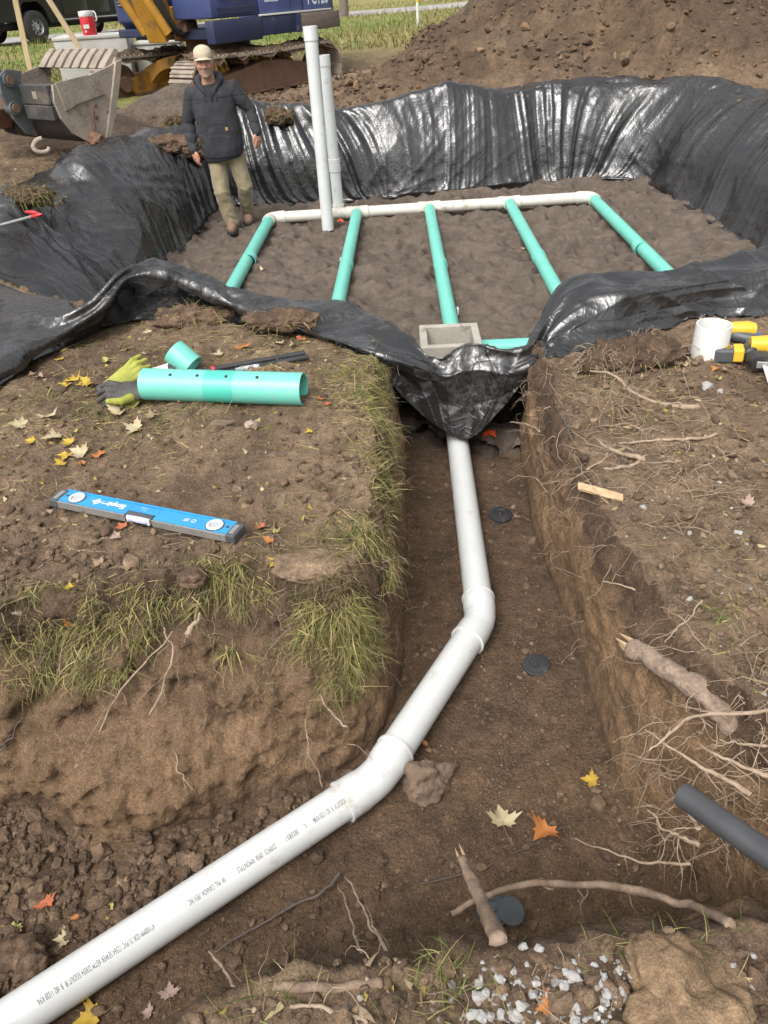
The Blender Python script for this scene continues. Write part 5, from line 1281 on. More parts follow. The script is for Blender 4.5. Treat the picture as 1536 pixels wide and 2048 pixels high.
sod('sod_clump', 352, 246, .46, .10, 'green tuft of turf behind the man', 'sod', (1.2, .8, .5), 200, None, 68, (.04, .1), (.5, .3, .1, .05, .05, 0))
# turf mat overhanging the grey sand pile
e = empty('turf_mat', aty(1275, 100, 10.9), label='curled mat of dry turf draped over the grey sand pile', cat='sod')
n1_, n2_ = 40, 26; uu, v2 = np.meshgrid(np.linspace(-1, 1, n1_), np.linspace(0, 1, n2_))
Vx = uu * .52; Vz = .16 - .22 * v2 ** 2 * (1 - .4 * uu ** 2) - .20 * uu ** 2 + .03 * fbm(uu * 3, v2 * 3, oct=3, seed=7) + .05 * uu; Vy = .35 - .55 * v2 + .05 * fbm(uu * 4, v2 * 4, oct=2, seed=8)
T1 = np.stack([Vx, Vy, Vz], -1).reshape(-1, 3); T2 = T1 + np.array([0, .04, -.07]); gf = grid_faces(n2_, n1_)
o = link('mat_slab', np_mesh('mat_slab', np.vstack([T1, T2]), np.vstack([gf, gf[:, ::-1] + len(T1), [[i, i + 1, i + 1 + len(T1), i + len(T1)] for i in range(len(T1) - n1_, len(T1) - 1)]]), True, np.vstack([np.tile(SOIL_L * .62, (len(T1), 1)), np.tile(SOIL * .55, (len(T1), 1))])), CLODM, e)
rr = np.random.default_rng(3); b = T1[rr.integers(0, len(T1), 1100)] ; edge_ = T1[-n1_:][rr.integers(0, n1_, 420)]; b = np.vstack([b, edge_])
g = blades('dry_grass', b, np.array([0, -.8, .5]) + rr.normal(0, .5, b.shape), rr.uniform(.03, .09, len(b)), rr.uniform(.003, .005, len(b)), rr.uniform(1, 3, len(b)), gcols(len(b), rr, (.0, .05, .35, .5, .1, 0)) * .75, 3, BLADE, e); g['kind'] = 'stuff'

# ================================================================== TOOLS AND PIPE PIECES
BLUE = M('blue_paint', (.025, .22, .50), (.03, .25, .54), 20, .3, .02, 60, dirt=(.22, .20, .18), dscale=30, damt=.2)
ALU = M('aluminium', (.42, .41, .39), (.34, .33, .31), 30, .45, .05, 60, metal=.7, dirt=(.2, .17, .14), dscale=12, damt=.35)
DGREY = M('dark_grey_plastic', (.07, .075, .08), (.05, .05, .055), 20, .5, .05, 60, dirt=(.2, .16, .12), dscale=14, damt=.25)
HOSE = M('hose_plastic', (.045, .046, .05), (.060, .06, .063), 12, .40, .04, 60, dirt=(.14, .12, .10), dscale=9, damt=.28)
BLACKP = M('black_plastic', (.018, .018, .02), (.028, .028, .03), 12, .42, .04, 60, dirt=(.12, .10, .08), dscale=9, damt=.30)
WHITE = M('white_plastic', (.58, .58, .56), (.52, .52, .50), 12, .45, .03, 60, dirt=(.36, .31, .25), dscale=14, damt=.26)
LENS = M('vial_lens', (.33, .34, .36), (.40, .41, .42), 30, .15)
VIAL = M('vial_blue', (.38, .42, .66), (.50, .54, .74), 30, .15)
RED = M('red_plastic', (.55, .03, .04), (.45, .025, .03), 10, .45)
YEL = M('yellow_plastic', (.66, .42, .03), (.58, .36, .03), 12, .45, .03, 60, dirt=(.2, .15, .10), dscale=18, damt=.28)
PRINT = M('white_print', (.62, .66, .70), (.55, .60, .66), 40, .6)
def text_mesh(txt, size, Mx, name, mat, parent, bold=0.0, sx=1.0):
    cu = bpy.data.curves.new('t', 'FONT'); cu.body = txt; cu.size = size; cu.offset = bold; cu.align_x = 'CENTER'; cu.align_y = 'CENTER'
    ob = bpy.data.objects.new('t', cu); COL.objects.link(ob)
    me = bpy.data.meshes.new_from_object(ob.evaluated_get(bpy.context.evaluated_depsgraph_get())); bpy.data.objects.remove(ob); bpy.data.curves.remove(cu)
    me.transform(Mx @ Matrix.Diagonal((sx, 1, 1, 1))); me.name = name
    return link(name, me, mat, parent)
def spirit_level(cpx, a, b, label, L_, W_=.068, T_=.028, lettering=True, mat=BLUE):
    """lies on its side: broad painted web up, milled edge towards the camera"""
    d = (b - a).normalized(); c = (a + b) / 2
    e = empty('spirit_level', c, label=label, cat='level')
    Mx = frame(c, d) ; Mi = Matrix.Translation(-c) @ Mx
    y0 = -W_ / 2
    gap = .055
    # web with a step: rails at both edges, painted plate between
    for x0, x1 in ((-L_ / 2 + .03, -gap), (gap, L_ / 2 - .03)):
        MB().box(((x0 + x1) / 2, 0.004, T_ / 2), (x1 - x0, W_ - .008, T_ - .002), Mi, .002).build('web_plate', mat, e)
    MB().box((0, .014, T_ / 2), (2 * gap + .001, W_ - .032, T_ - .002), Mi, .002).build('web_plate', mat, e)
    for x0, x1 in ((-L_ / 2 + .03, -gap), (gap, L_ / 2 - .03)):
        MB().box(((x0 + x1) / 2, y0 + .002, T_ / 2 - .002), (x1 - x0, .005, T_), Mi, .001).build('milled_edge', ALU, e)
    MB().box((0, W_ / 2 + .0015, T_ / 2 + .002), (L_ - .06, .005, T_ + .004), Mi, .001).build('top_edge', mat, e)
    for s in (-1, 1):
        cap = MB().box((s * (L_ / 2 - .018), 0, T_ / 2), (.036, W_ + .006, T_ + .004), Mi, .005).build('end_cap', DGREY, e)
        MB().box((s * (L_ / 2 - .020), .0, T_ + .0022), (.016, W_ * .7, .002), Mi, .0008).build('cap_plate', ALU, cap)
        rg_ = MB().lathe([(.019, .0), (.029, .0), (.029, .004), (.027, .006), (.020, .006), (.019, .001)], Mi @ Matrix.Translation((s * (L_ / 2 - .095), .003, T_ - .001)), 32).build('vial_ring', WHITE, e, auto=radians(40))
        MB().lathe([(.0, .002), (.019, .002), (.019, .0), (0, 0)], Mi @ Matrix.Translation((s * (L_ / 2 - .095), .003, T_ - .001)), 24).build('vial_lens', LENS, rg_)
        MB().lathe([(.0295, .0005), (.0315, .0005), (.0315, .0022), (.0295, .0022), (.0295, .0005)], Mi @ Matrix.Translation((s * (L_ / 2 - .095), .003, T_ - .001)), 32).build('ring_seat', DGREY, rg_)
        MB().lathe([(0, .0016), (.006, .0016), (.006, 0)], Mi @ Matrix.Translation((s * (L_ / 2 - .050), .008, T_ - .001)), 16).build('screw', DGREY, e)
    fr_ = MB().box((0, y0 + .0145, T_ / 2), (2 * gap - .002, .020, T_ + .003), Mi, .002).build('window_frame', DGREY, e)
    MB().tube([Mi @ Vector((-.036, y0 + .004, T_ / 2 + .001)), Mi @ Vector((.036, y0 + .004, T_ / 2 + .001))], .0125, 14).build('vial', VIAL, fr_, smooth=True)
    for s in (-1, 1): MB().box((s * .041, y0 + .005, T_ / 2), (.012, .018, T_ - .004), Mi, .003).build('vial_holder', WHITE, fr_)
    if lettering:
        zt = T_ + .0006
        R2 = Matrix.Rotation(pi, 4, 'Z')
        text_mesh('Empire', .034, Mi @ Matrix.Translation((-.125, .004, zt)) @ R2, 'lettering', PRINT, e, .0012)
        tor = MB().lathe([(.0095, 0), (.0135, 0), (.0135, .0004), (.0095, .0004), (.0095, 0)], Mi @ Matrix.Translation((-.195, .004, zt - .0004)), 24).build('emblem_ring', PRINT, e)
        MB().box((-.195, .004, zt), (.042, .004, .0004), Mi).build('emblem_bar', PRINT, e); MB().box((-.195, .004, zt + .0005), (.004, .038, .0004), Mi).build('emblem_bar', PRINT, e)
        text_mesh('e75.24', .010, Mi @ Matrix.Translation((-.005, .018, zt)) @ R2, 'small_lettering', PRINT, e)
        text_mesh('24 in', .008, Mi @ Matrix.Translation((-.002, .006, zt)) @ R2, 'small_lettering', PRINT, e)
        text_mesh('///', .022, Mi @ Matrix.Translation((.172, .002, zt)) @ R2, 'stripes', PRINT, e, .0008)
        MB().lathe([(.006, 0), (.0085, 0), (.0085, .0004), (.006, .0004), (.006, 0)], Mi @ Matrix.Translation((.20, .002, zt - .0004)), 20).build('small_ring', PRINT, e)
    return e
a = at(128, 1004, .02); b = at(466, 1072, .02)
spirit_level(None, a - (b - a).normalized() * .02, b + (b - a).normalized() * .02, 'bright blue spirit level lying on the bare earth of the left bank', (b - a).length + .06)
a = at(1475, 668, .04); b = at(1640, 772, .03)
spirit_level(None, a, b, 'blue spirit level behind the yellow power tools at the right edge', (b - a).length + .02, W_=.085, lettering=False)

# perforated green pipe offcut
e = empty('pipe_offcut', at(450, 790, .06), label='short green perforated drain pipe lying on the left bank', cat='pipe')
a = at(290, 768, .09); b = at(608, 772, .092); b = b + Vector((0, -.03, 0)); dd_ = (b - a).normalized(); sd_ = Vector((dd_.y, -dd_.x, 0))
R_ = .069
rel(pipe('pipe_shell', [a, a * .5 + b * .5, b], R_, GREEN, e, .006, 40), e)
BAND = M('green_band', (.06, .40, .31), (.07, .44, .34), 8, .34)
HOLE = M('drilled_hole', (.02, .03, .03), (.015, .02, .02), 10, .9)
u = dd_ * .065; rel(MB().tube([tuple((a + b) / 2 - u), tuple((a + b) / 2 + u)], R_ + .0006, 40, False).build('green_band', BAND, e, smooth=True), e)
for f in (.20, .37, .55, .74):
    q = a + (b - a) * f; nrm_ = (Vector((0, 0, 1)) * .86 + sd_ * .42).normalized()
    MB().lathe([(0, .0008), (.0075, .0008), (.0075, -.001)], frame(q + nrm_ * R_ - e.location, dd_, nrm_), 14).build('drill_hole', HOLE, e)
e = empty('pipe_ring', at(365, 715, .07), label='short green pipe ring propped against the black tubes', cat='pipe piece')
c = at(366, 718, .07); dd_ = Vector((.62, -.30, -.52)).normalized()
rel(pipe('ring_shell', [c - dd_ * .058, c + dd_ * .058], .062, GREEN, e, .006, 36), e)
# black rods behind the green pipe (folded snap cutter) with red tape and a label
e = empty('black_tubes', at(500, 730, .03), label='pair of thin black tubes with a red band behind the green pipe', cat='tool')
P = [at(374, 748, .05), at(610, 706, .05)]; rel(MB().tube([tuple(p) for p in P], .013, 14).build('tube_shaft', BLACKP, e, auto=radians(50)), e)
P2 = [at(420, 752, .04), at(616, 714, .04)]; rel(MB().tube([tuple(p) for p in P2], .014, 14).build('tube_shaft', BLACKP, e, auto=radians(50)), e)
q = P[0] + (P[1] - P[0]) * .21; u = (P[1] - P[0]).normalized(); rel(MB().tube([tuple(q - u * .008), tuple(q + u * .010)], .0155, 14).build('red_band', RED, e, auto=radians(50)), e)
u = (P2[1] - P2[0]).normalized(); rel(MB().tube([tuple(P2[0] + u * .12), tuple(P2[0] + u * .23)], .0147, 14).build('paper_label', M('worn_label', (.50, .56, .56), (.10, .11, .12), 40, .6), e, auto=radians(50)), e)
rel(MB().tube([tuple(P2[0] - u * .05), tuple(P2[0] + u * .02)], .011, 12).build('shaft_end', WHITE, e, auto=radians(50)), e)
e = empty('scraper_blade', at(315, 740, .04), label='dull white metal blade between the glove and the green ring', cat='tool')
a = at(288, 750, .03); b = at(338, 735, .05); rel(MB().box((0, 0, 0), ((b - a).length, .05, .003), frame((a + b) / 2, b - a, (.1, -.5, .9)), .001).build('blade_plate', WHITE, e), e)
rel(MB().box((0, 0, 0), (.05, .03, .012), frame(b + (b - a).normalized() * .02, b - a, (.1, -.5, .9)), .003).build('blade_grip', BLACKP, e), e)

# fusing helper: closed shapes -> one continuous skin
def fuse(name, mb, vox, mat, parent=None, smooth=4, fac=.5, post=None, dec=0):
    o = mb.build(name + '_rough', mat)
    r_ = o.modifiers.new('r', 'REMESH'); r_.mode = 'VOXEL'; r_.voxel_size = vox
    if smooth: s_ = o.modifiers.new('s', 'SMOOTH'); s_.factor = fac; s_.iterations = smooth
    me = bpy.data.meshes.new_from_object(o.evaluated_get(bpy.context.evaluated_depsgraph_get())); bpy.data.objects.remove(o)
    me.name = name
    n = len(me.vertices); V = np.empty(n * 3, np.float32); me.vertices.foreach_get('co', V); V = V.reshape(-1, 3).astype(float)
    N_ = np.empty(n * 3, np.float32); me.vertices.foreach_get('normal', N_); N_ = N_.reshape(-1, 3).astype(float)
    if post:
        V2, colr = post(V, N_)
        me.vertices.foreach_set('co', np.ascontiguousarray(V2, np.float32).ravel())
        if colr is not None:
            a_ = me.attributes.new('Col', 'FLOAT_COLOR', 'POINT'); c_ = np.ones((n, 4), np.float32); c_[:, :3] = colr; a_.data.foreach_set('color', c_.ravel())
    me.polygons.foreach_set('use_smooth', np.ones(len(me.polygons), bool)); me.update()
    if len(me.materials) == 0: me.materials.append(mat)
    return link(name, me, None, parent)
def limb(mb, pts, radii, sides=14):
    """tapered tube with round ends"""
    P = [Vector(p) for p in pts]
    a = (P[0] - P[1]).normalized(); b = (P[-1] - P[-2]).normalized(); r0, r1 = radii[0], radii[-1]
    pp = [P[0] + a * r0 * .92, P[0] + a * r0 * .55] + P + [P[-1] + b * r1 * .55, P[-1] + b * r1 * .92]
    rr_ = [r0 * .35, r0 * .82] + list(radii) + [r1 * .82, r1 * .35]
    mb.tube([tuple(p) for p in pp], rr_, sides); return mb
def loft(mb, secs, sides=24, power=2.0):
    """secs: (centre, half width x-vector, half depth y-vector)"""
    V = []; n = len(secs)
    for c, ux, uy in secs:
        c, ux, uy = Vector(c), Vector(ux), Vector(uy)
        for k in range(sides):
            a = 2 * pi * k / sides; ca, sa = cos(a), sin(a)
            ca = math.copysign(abs(ca) ** (2 / power), ca); sa = math.copysign(abs(sa) ** (2 / power), sa)
            V.append(tuple(c + ux * ca + uy * sa))
    Fs = [(i * sides + k, i * sides + (k + 1) % sides, (i + 1) * sides + (k + 1) % sides, (i + 1) * sides + k) for i in range(n - 1) for k in range(sides)]
    Fs += [tuple(range(sides - 1, -1, -1)), tuple(range((n - 1) * sides, n * sides))]
    return mb.add(V, Fs)

GLOVEB = M('glove_black', (.03, .03, .03), (.06, .055, .05), 30, .7, .5, 90, dirt=(.12, .10, .08), dscale=22, damt=.3)
GLOVEY = M('glove_yellow', (.30, .31, .05), (.24, .25, .045), 30, .8, .6, 120, dirt=(.16, .13, .06), dscale=16, damt=.28)
def glove(px, py, z, dirn, label, palm_mat, s=1.0, thumb_mat=None, curl=.3, flip=1, face=(0, -.5, .85)):
    p = at(px, py, z); e = empty('work_glove', p, label=label, cat='glove')
    u = Vector(dirn).normalized(); w_ = Vector(face).normalized(); w_ = (w_ - u * w_.dot(u)).normalized(); v = w_.cross(u) * flip
    mb = MB()
    loft(mb, [(u * -.11 * s, v * .040 * s, w_ * .020 * s), (u * -.06 * s, v * .042 * s, w_ * .022 * s), (u * 0, v * .048 * s, w_ * .020 * s), (u * .035 * s, v * .046 * s, w_ * .017 * s)], 20)
    for k, (off, L_) in enumerate(((-.034, .065), (-.012, .085), (.012, .090), (.034, .078))):
        b0 = u * .03 * s + v * off * s; sp = v * off * .45 * s
        limb(mb, [b0, b0 + u * L_ * .5 * s + sp * .5 + w_ * .008 * s, b0 + u * L_ * s + sp - w_ * curl * .05 * s], [.0135 * s, .0125 * s, .0105 * s], 12)
    o = fuse('glove_hand', mb, .0045, palm_mat, e, 3)
    mt = MB(); b0 = u * -.025 * s - v * .036 * s + w_ * .008 * s
    limb(mt, [b0, b0 + u * .03 * s - v * .028 * s + w_ * .02 * s, b0 + u * .075 * s - v * .035 * s + w_ * .035 * s], [.019 * s, .0155 * s, .012 * s], 12)
    fuse('glove_thumb', mt, .004, thumb_mat or palm_mat, e, 2)
    mc = MB(); loft(mc, [(u * -.145 * s, v * .041 * s, w_ * .021 * s), (u * -.14 * s, v * .043 * s, w_ * .023 * s), (u * -.105 * s, v * .042 * s, w_ * .023 * s)], 20); mc.build('glove_cuff', thumb_mat or palm_mat, e, smooth=True)
    return e
glove(252, 783, .065, (-1, -.02, 0), 'black fingered work glove tucked under the end of the green pipe', GLOVEB, 1.1, GLOVEY, .5, -1)
glove(252, 752, .075, (.80, .30, .42), 'lime yellow work glove lying palm up behind the black one', GLOVEY, .95, GLOVEB, .6, 1, (.1, -.75, .6))

# white pipe ring standing on end
e = empty('pipe_sleeve', at(1416, 712, .02), label='white plastic pipe sleeve standing on end beside the power tools', cat='pipe piece')
MB().lathe([(.078, 0), (.076, .150), (.0755, .152), (.070, .152), (.0695, .150), (.072, .002), (.078, 0)], None, 40).build('sleeve_shell', WHITE, e, auto=radians(40))
# cordless tools
def badge(parent, Mx):
    MB().lathe([(.0, .0015), (.020, .0015), (.020, 0)], Mx, 24).build('badge', BLACKP, parent)
    MB().lathe([(.0165, .0022), (.020, .0022), (.020, .0012), (.0165, .0012), (.0165, .0022)], Mx, 24).build('badge_rim', YEL, parent)
    text_mesh('20V', .015, Mx @ Matrix.Translation((0, 0, .0024)) @ Matrix.Rotation(.6, 4, 'Z'), 'lettering', YEL, parent, .0004)
o_ = at(1448, 722, .02); e = empty('cordless_saw', o_, label='yellow and black cordless saw with a white blade at the right edge', cat='power tool')
Mx = frame((0, 0, 0), (.93, -.30, .05))
MB().box((-.005, 0, .035), (.085, .075, .062), Mx, .010).build('battery', DGREY, e)
by_ = MB().box((.052, 0, .040), (.045, .078, .060), Mx, .008).build('battery_latch', YEL, e); badge(e, Mx @ Matrix.Translation((.005, 0, .067)))
MB().box((.082, 0, .036), (.03, .05, .04), Mx, .006).build('battery_foot', BLACKP, e)
mb = MB(); limb(mb, [Mx @ Vector((.09, 0, .04)), Mx @ Vector((.12, .02, .06)), Mx @ Vector((.16, .03, .07))], [.026, .024, .028]); fuse('grip', mb, .005, BLACKP, e, 2)
mb = MB(); loft(mb, [(Mx @ Vector((.10, .03, .07)), Mx.to_3x3() @ Vector((0, .034, 0)), Mx.to_3x3() @ Vector((0, 0, .030))), (Mx @ Vector((.2, .035, .07)), Mx.to_3x3() @ Vector((0, .042, 0)), Mx.to_3x3() @ Vector((0, 0, .036))), (Mx @ Vector((.30, .03, .06)), Mx.to_3x3() @ Vector((0, .036, 0)), Mx.to_3x3() @ Vector((0, 0, .03)))], 20, 3); mb.build('motor_housing', YEL, e, auto=radians(50))
mb = MB(); loft(mb, [(Mx @ Vector((.13, -.04, .035)), Mx.to_3x3() @ Vector((.05, 0, 0)), Mx.to_3x3() @ Vector((0, 0, .034))), (Mx @ Vector((.15, -.10, .032)), Mx.to_3x3() @ Vector((.05, 0, 0)), Mx.to_3x3() @ Vector((0, 0, .032)))], 20, 3.5); mb.build('saw_shoe', BLACKP, e, auto=radians(50))
MB().box((.148, -.112, .034), (.062, .012, .030), Mx, .003).build('shoe_plate', ALU, e)
a = o_ + Mx @ Vector((.15, -.10, .034)); b = at(1552, 800, .015); bl = MB().box((0, 0, 0), ((b - a).length, .024, .0025), frame((a + b) / 2 - o_, b - a, (.25, -.2, 1)), .0006); bl.build('saw_blade', WHITE, e)
o_ = at(1466, 690, .02); e = empty('cordless_drill', o_, label='yellow and grey cordless tool lying behind the white sleeve', cat='power tool')
Mx = frame((0, 0, 0), (.95, -.25, 0))
mb = MB(); loft(mb, [(Mx @ Vector((-.04, .02, .07)), Mx.to_3x3() @ Vector((0, .035, 0)), (0, 0, .026)), (Mx @ Vector((.05, .02, .075)), Mx.to_3x3() @ Vector((0, .038, 0)), (0, 0, .03)), (Mx @ Vector((.085, .02, .072)), Mx.to_3x3() @ Vector((0, .030, 0)), (0, 0, .026))], 18, 3); mb.build('motor_housing', YEL, e, auto=radians(50))
mb = MB(); limb(mb, [Mx @ Vector((.0, .0, .045)), Mx @ Vector((.06, -.02, .04)), Mx @ Vector((.13, -.03, .03))], [.030, .028, .03]); fuse('grip', mb, .005, DGREY, e, 2)
MB().box((.17, -.035, .03), (.07, .07, .05), Mx, .008).build('battery', DGREY, e)
MB().tube([Mx @ Vector((-.04, .02, .07)), Mx @ Vector((-.07, .02, .07)), Mx @ Vector((-.085, .02, .07))], [.022, .019, .012], 14).build('chuck', BLACKP, e, auto=radians(40))

# black hose end at the lower right
e = empty('black_pipe', at(1350, 1582, -.10), label='black plastic pipe end sticking in over the right bank', cat='pipe')
a = at(1366, 1590, -.06); b = at(1560, 1726, .0); dd_ = (b - a).normalized()
P = [a + dd_ * t for t in (0, .003, .02, .3, .9)]; rel(pipe('pipe_shell', P, .0285, HOSE, e, .004, 32), e)
rel(MB().tube([tuple(a + dd_ * .003), tuple(a + dd_ * .004)], .024, 24).build('pipe_plug', BLACKP, e), e)

# black plastic caps on the trench floor
def cap(px, py, z, r, label, tilt=(0, 0, 0), half=False):
    e = empty('plastic_disc', at(px, py, z), tilt, label, 'cap')
    MB().lathe([(0, .016), (r * .25, .016), (r * .28, .013), (r * .5, .013), (r * .53, .015), (r * .78, .014), (r * .8, .011), (r * .97, .010), (r, .006), (r, -.004)], None, 36).build('cap_disc', BLACKP, e, auto=radians(35))
    MB().lathe([(0, .021), (r * .12, .020), (r * .14, .015)], None, 16).build('cap_boss', BLACKP, e, smooth=True)
    return e
cap(1000, 1031, -.578, .056, 'dished black cap with a lattice on the trench floor near the plastic', (.05, .03, 0))
cap(1072, 1332, -.574, .048, 'black domed cap half buried in the middle of the trench floor', (.12, -.16, .5))
CAPG = M('grey_cap', (.06, .070, .076), (.045, .053, .058), 10, .45, .03, 60, dirt=(.14, .11, .08), dscale=12, damt=.3)
e = cap(984, 1822, -.52, .043, 'blue grey plastic cap under the branch near the bottom', (.3, .25, 0))
for ch in e.children: ch.data.materials[0] = CAPG
e2 = empty('disc_fragment', at(1022, 1822, -.52), (.2, .3, 0), 'thin grey lid leaning behind the blue grey cap', 'cap'); MB().lathe([(0, .003), (.036, .003), (.038, 0), (0, 0)], None, 32).build('lid_disc', CAPG, e2, auto=radians(30))
# orange marker at the foot of the sheet, wood chip, red handled tool
e = empty('wood_chip', at(1200, 983, .01), label='split pale wood chip lying on the lip of the right bank', cat='wood')
a = at(1156, 972, .0); b = at(1246, 996, .02)
mb = MB(); V = []
for k, t in enumerate(np.linspace(0, 1, 9)):
    q = a + (b - a) * t - e.location; wd_ = .015 * (1 - .35 * abs(t - .35)) ; u = Vector((.15, .8, .2)).normalized()
    V += [q - u * wd_ + Vector((0, 0, .004 * sin(7 * t))), q + u * wd_ + Vector((0, 0, .006)), q + u * wd_ * .8 - Vector((0, 0, .006)), q - u * wd_ * .8 - Vector((0, 0, .008))]
Fs = [(4 * i + j, 4 * i + (j + 1) % 4, 4 * i + 4 + (j + 1) % 4, 4 * i + 4 + j) for i in range(8) for j in range(4)] + [(0, 1, 2, 3), (35, 34, 33, 32)]
mb.add(V, Fs).build('chip_wood', WOODIN, e)
e = empty('red_handled_tool', at(60, 432, .24), label='grey shafted tool with a red handle resting on the left plastic', cat='tool')
a = at(-40, 462, .23); b = at(62, 434, .25); rel(MB().tube([tuple(a), tuple(b)], .012, 12).build('tool_shaft', ALU, e, auto=radians(50)), e)
c_ = at(82, 428, .27); d_ = at(52, 424, .27); rel(MB().tube([tuple(d_), tuple(c_ * .5 + d_ * .5 + Vector((0, 0, .005))), tuple(c_), tuple(b)], [.011, .013, .013, .012], 12).build('tool_handle', RED, e, smooth=True), e)
TAPE = M('orange_tape', (.75, .10, .02), (.65, .08, .02), 10, .5)
for px, py, z, lb in ((680, 444, -.535, 'scrap of orange marking tape on the sand by the standpipe'), (978, 872, -.50, 'red orange tape end in the dark under the hanging plastic')):
    e = empty('marking_tape', at(px, py, z), label=lb, cat='tape'); mb = MB(); mb.add([(-.03, -.01, 0), (-.03, .02, .01), (0, -.015, .02), (0, .015, .03), (.035, -.02, .0), (.03, .015, .02)], [(0, 2, 3, 1), (2, 4, 5, 3)]).build('tape_strip', TAPE, e)
# ================================================================== THE MAN
SKIN = M('skin', (1, 1, 1), (.9, .86, .84), 30, .55, .08, 120, attr=True, sss=.08)
HOOD = M('hoodie_cloth', (.030, .030, .034), (.021, .021, .025), 16, .95, .35, 260, dirt=(.045, .041, .038), dscale=7, damt=.25)
KHAKI = M('khaki_cloth', (.235, .19, .115), (.19, .15, .09), 14, .9, .35, 240, sheen=.15, dirt=(.12, .09, .06), dscale=8, damt=.30)
CAPC = M('cap_cloth', (.46, .39, .28), (.38, .31, .22), 30, .9, .3, 300, dirt=(.25, .19, .13), dscale=25, damt=.25)
BOOT = M('boot_leather', (.21, .125, .08), (.14, .085, .058), 18, .8, .35, 90, dirt=(.12, .09, .065), dscale=14, damt=.42)
man = empty('person', (-1.36, 8.3, -.56), label='man in a dark hooded sweatshirt, khaki trousers and tan cap walking in the pit', cat='person')
MO = Vector((-1.36, 8.3, -.56))
def L3(x, y, z): return Vector((x, y, z)) - MO
hc = L3(-1.412, 8.20, .945)                                   # head centre
# head is turned to the camera, chin slightly down
fy = Vector((.16, -.98, -.10)).normalized(); fx = Vector((0, 0, 1)).cross(fy).normalized(); fx = -fx if fx.x < 0 else fx; fz = fx.cross(fy); fz = fz if fz.z > 0 else -fz
lean_ = Vector((-.05, 0, 1)).normalized()
def HP(x, y, z): return hc + fx * x + fy * y + fz * z          # head space: x right in picture, y towards the face, z up
mb = MB()
# skull and jaw as one stack of rings
rings = [(-.118, .030, .034, .052), (-.108, .044, .050, .040), (-.088, .056, .066, .026), (-.060, .064, .080, .012), (-.030, .070, .088, .004), (.0, .074, .092, 0), (.030, .075, .094, -.004), (.060, .071, .090, -.008), (.085, .058, .074, -.010), (.104, .036, .046, -.010), (.112, .012, .016, -.010)]
loft(mb, [(HP(0, o, z), fx * a, fy * b) for z, a, b, o in rings], 28, 2.25)
limb(mb, [HP(0, .082, .016), HP(0, .100, -.010), HP(0, .108, -.026)], [.010, .013, .015], 12)                 # nose
limb(mb, [HP(-.013, .092, -.030), HP(.013, .092, -.030)], [.010, .010], 10)
limb(mb, [HP(-.042, .080, .028), HP(-.012, .090, .026)], [.009, .009], 10); limb(mb, [HP(.012, .090, .026), HP(.042, .080, .028)], [.009, .009], 10)   # brow
limb(mb, [HP(-.045, .072, -.022), HP(-.034, .078, -.030)], [.017, .015], 10); limb(mb, [HP(.034, .078, -.030), HP(.045, .072, -.022)], [.015, .017], 10)   # cheeks
limb(mb, [HP(-.018, .086, -.058), HP(.018, .086, -.058)], [.0085, .0085], 10); limb(mb, [HP(-.015, .085, -.070), HP(.015, .085, -.070)], [.009, .009], 10)  # lips
limb(mb, [HP(-.012, .076, -.100), HP(.012, .076, -.100)], [.018, .018], 10)                                      # chin
for s in (-1, 1): limb(mb, [HP(s * .076, -.004, .016), HP(s * .079, -.006, -.004), HP(s * .073, .004, -.030)], [.011, .013, .008], 10)   # ears
nb = L3(-1.405, 8.275, .775)
limb(mb, [HP(0, -.012, -.05), hc * .45 + nb * .55 + Vector((0, .01, -.01)), nb], [.058, .056, .068], 18)
# body under the clothes
chest = L3(-1.395, 8.29, .60); belly = L3(-1.375, 8.29, .36); pel = L3(-1.365, 8.31, .17)
loft(mb, [(nb + Vector((0, 0, .01)), (.07, 0, 0), (0, .06, 0)), (chest + Vector((0, 0, .10)), (.16, 0, .01), (0, .09, 0)), (chest, (.17, 0, .01), (0, .11, 0)), (belly, (.16, 0, .01), (0, .11, 0)), (pel, (.155, 0, .01), (0, .10, 0)), (pel - Vector((0, 0, .06)), (.13, 0, 0), (0, .09, 0))], 24)
shR, elR, wrR = L3(-1.585, 8.285, .685), L3(-1.668, 8.30, .43), L3(-1.640, 8.19, .225)
shL, elL, wrL = L3(-1.205, 8.295, .715), L3(-1.055, 8.32, .515), L3(-1.012, 8.215, .345)
hipR, knR, anR = L3(-1.445, 8.31, .13), L3(-1.435, 8.20, -.185), L3(-1.385, 8.235, -.475)
hipL, knL, anL = L3(-1.275, 8.32, .14), L3(-1.215, 8.30, -.155), L3(-1.255, 8.52, -.455)
for a, b, c in ((shR, elR, wrR), (shL, elL, wrL)): limb(mb, [chest + Vector((0, 0, .06)), a, (a + b) / 2, b, (b + c) / 2, c], [.07, .058, .046, .038, .036, .026], 14)
for a, b, c in ((hipR, knR, anR), (hipL, knL, anL)): limb(mb, [pel, a, (a + b) / 2, b, (b + c) / 2, c], [.09, .078, .066, .050, .048, .036], 14)
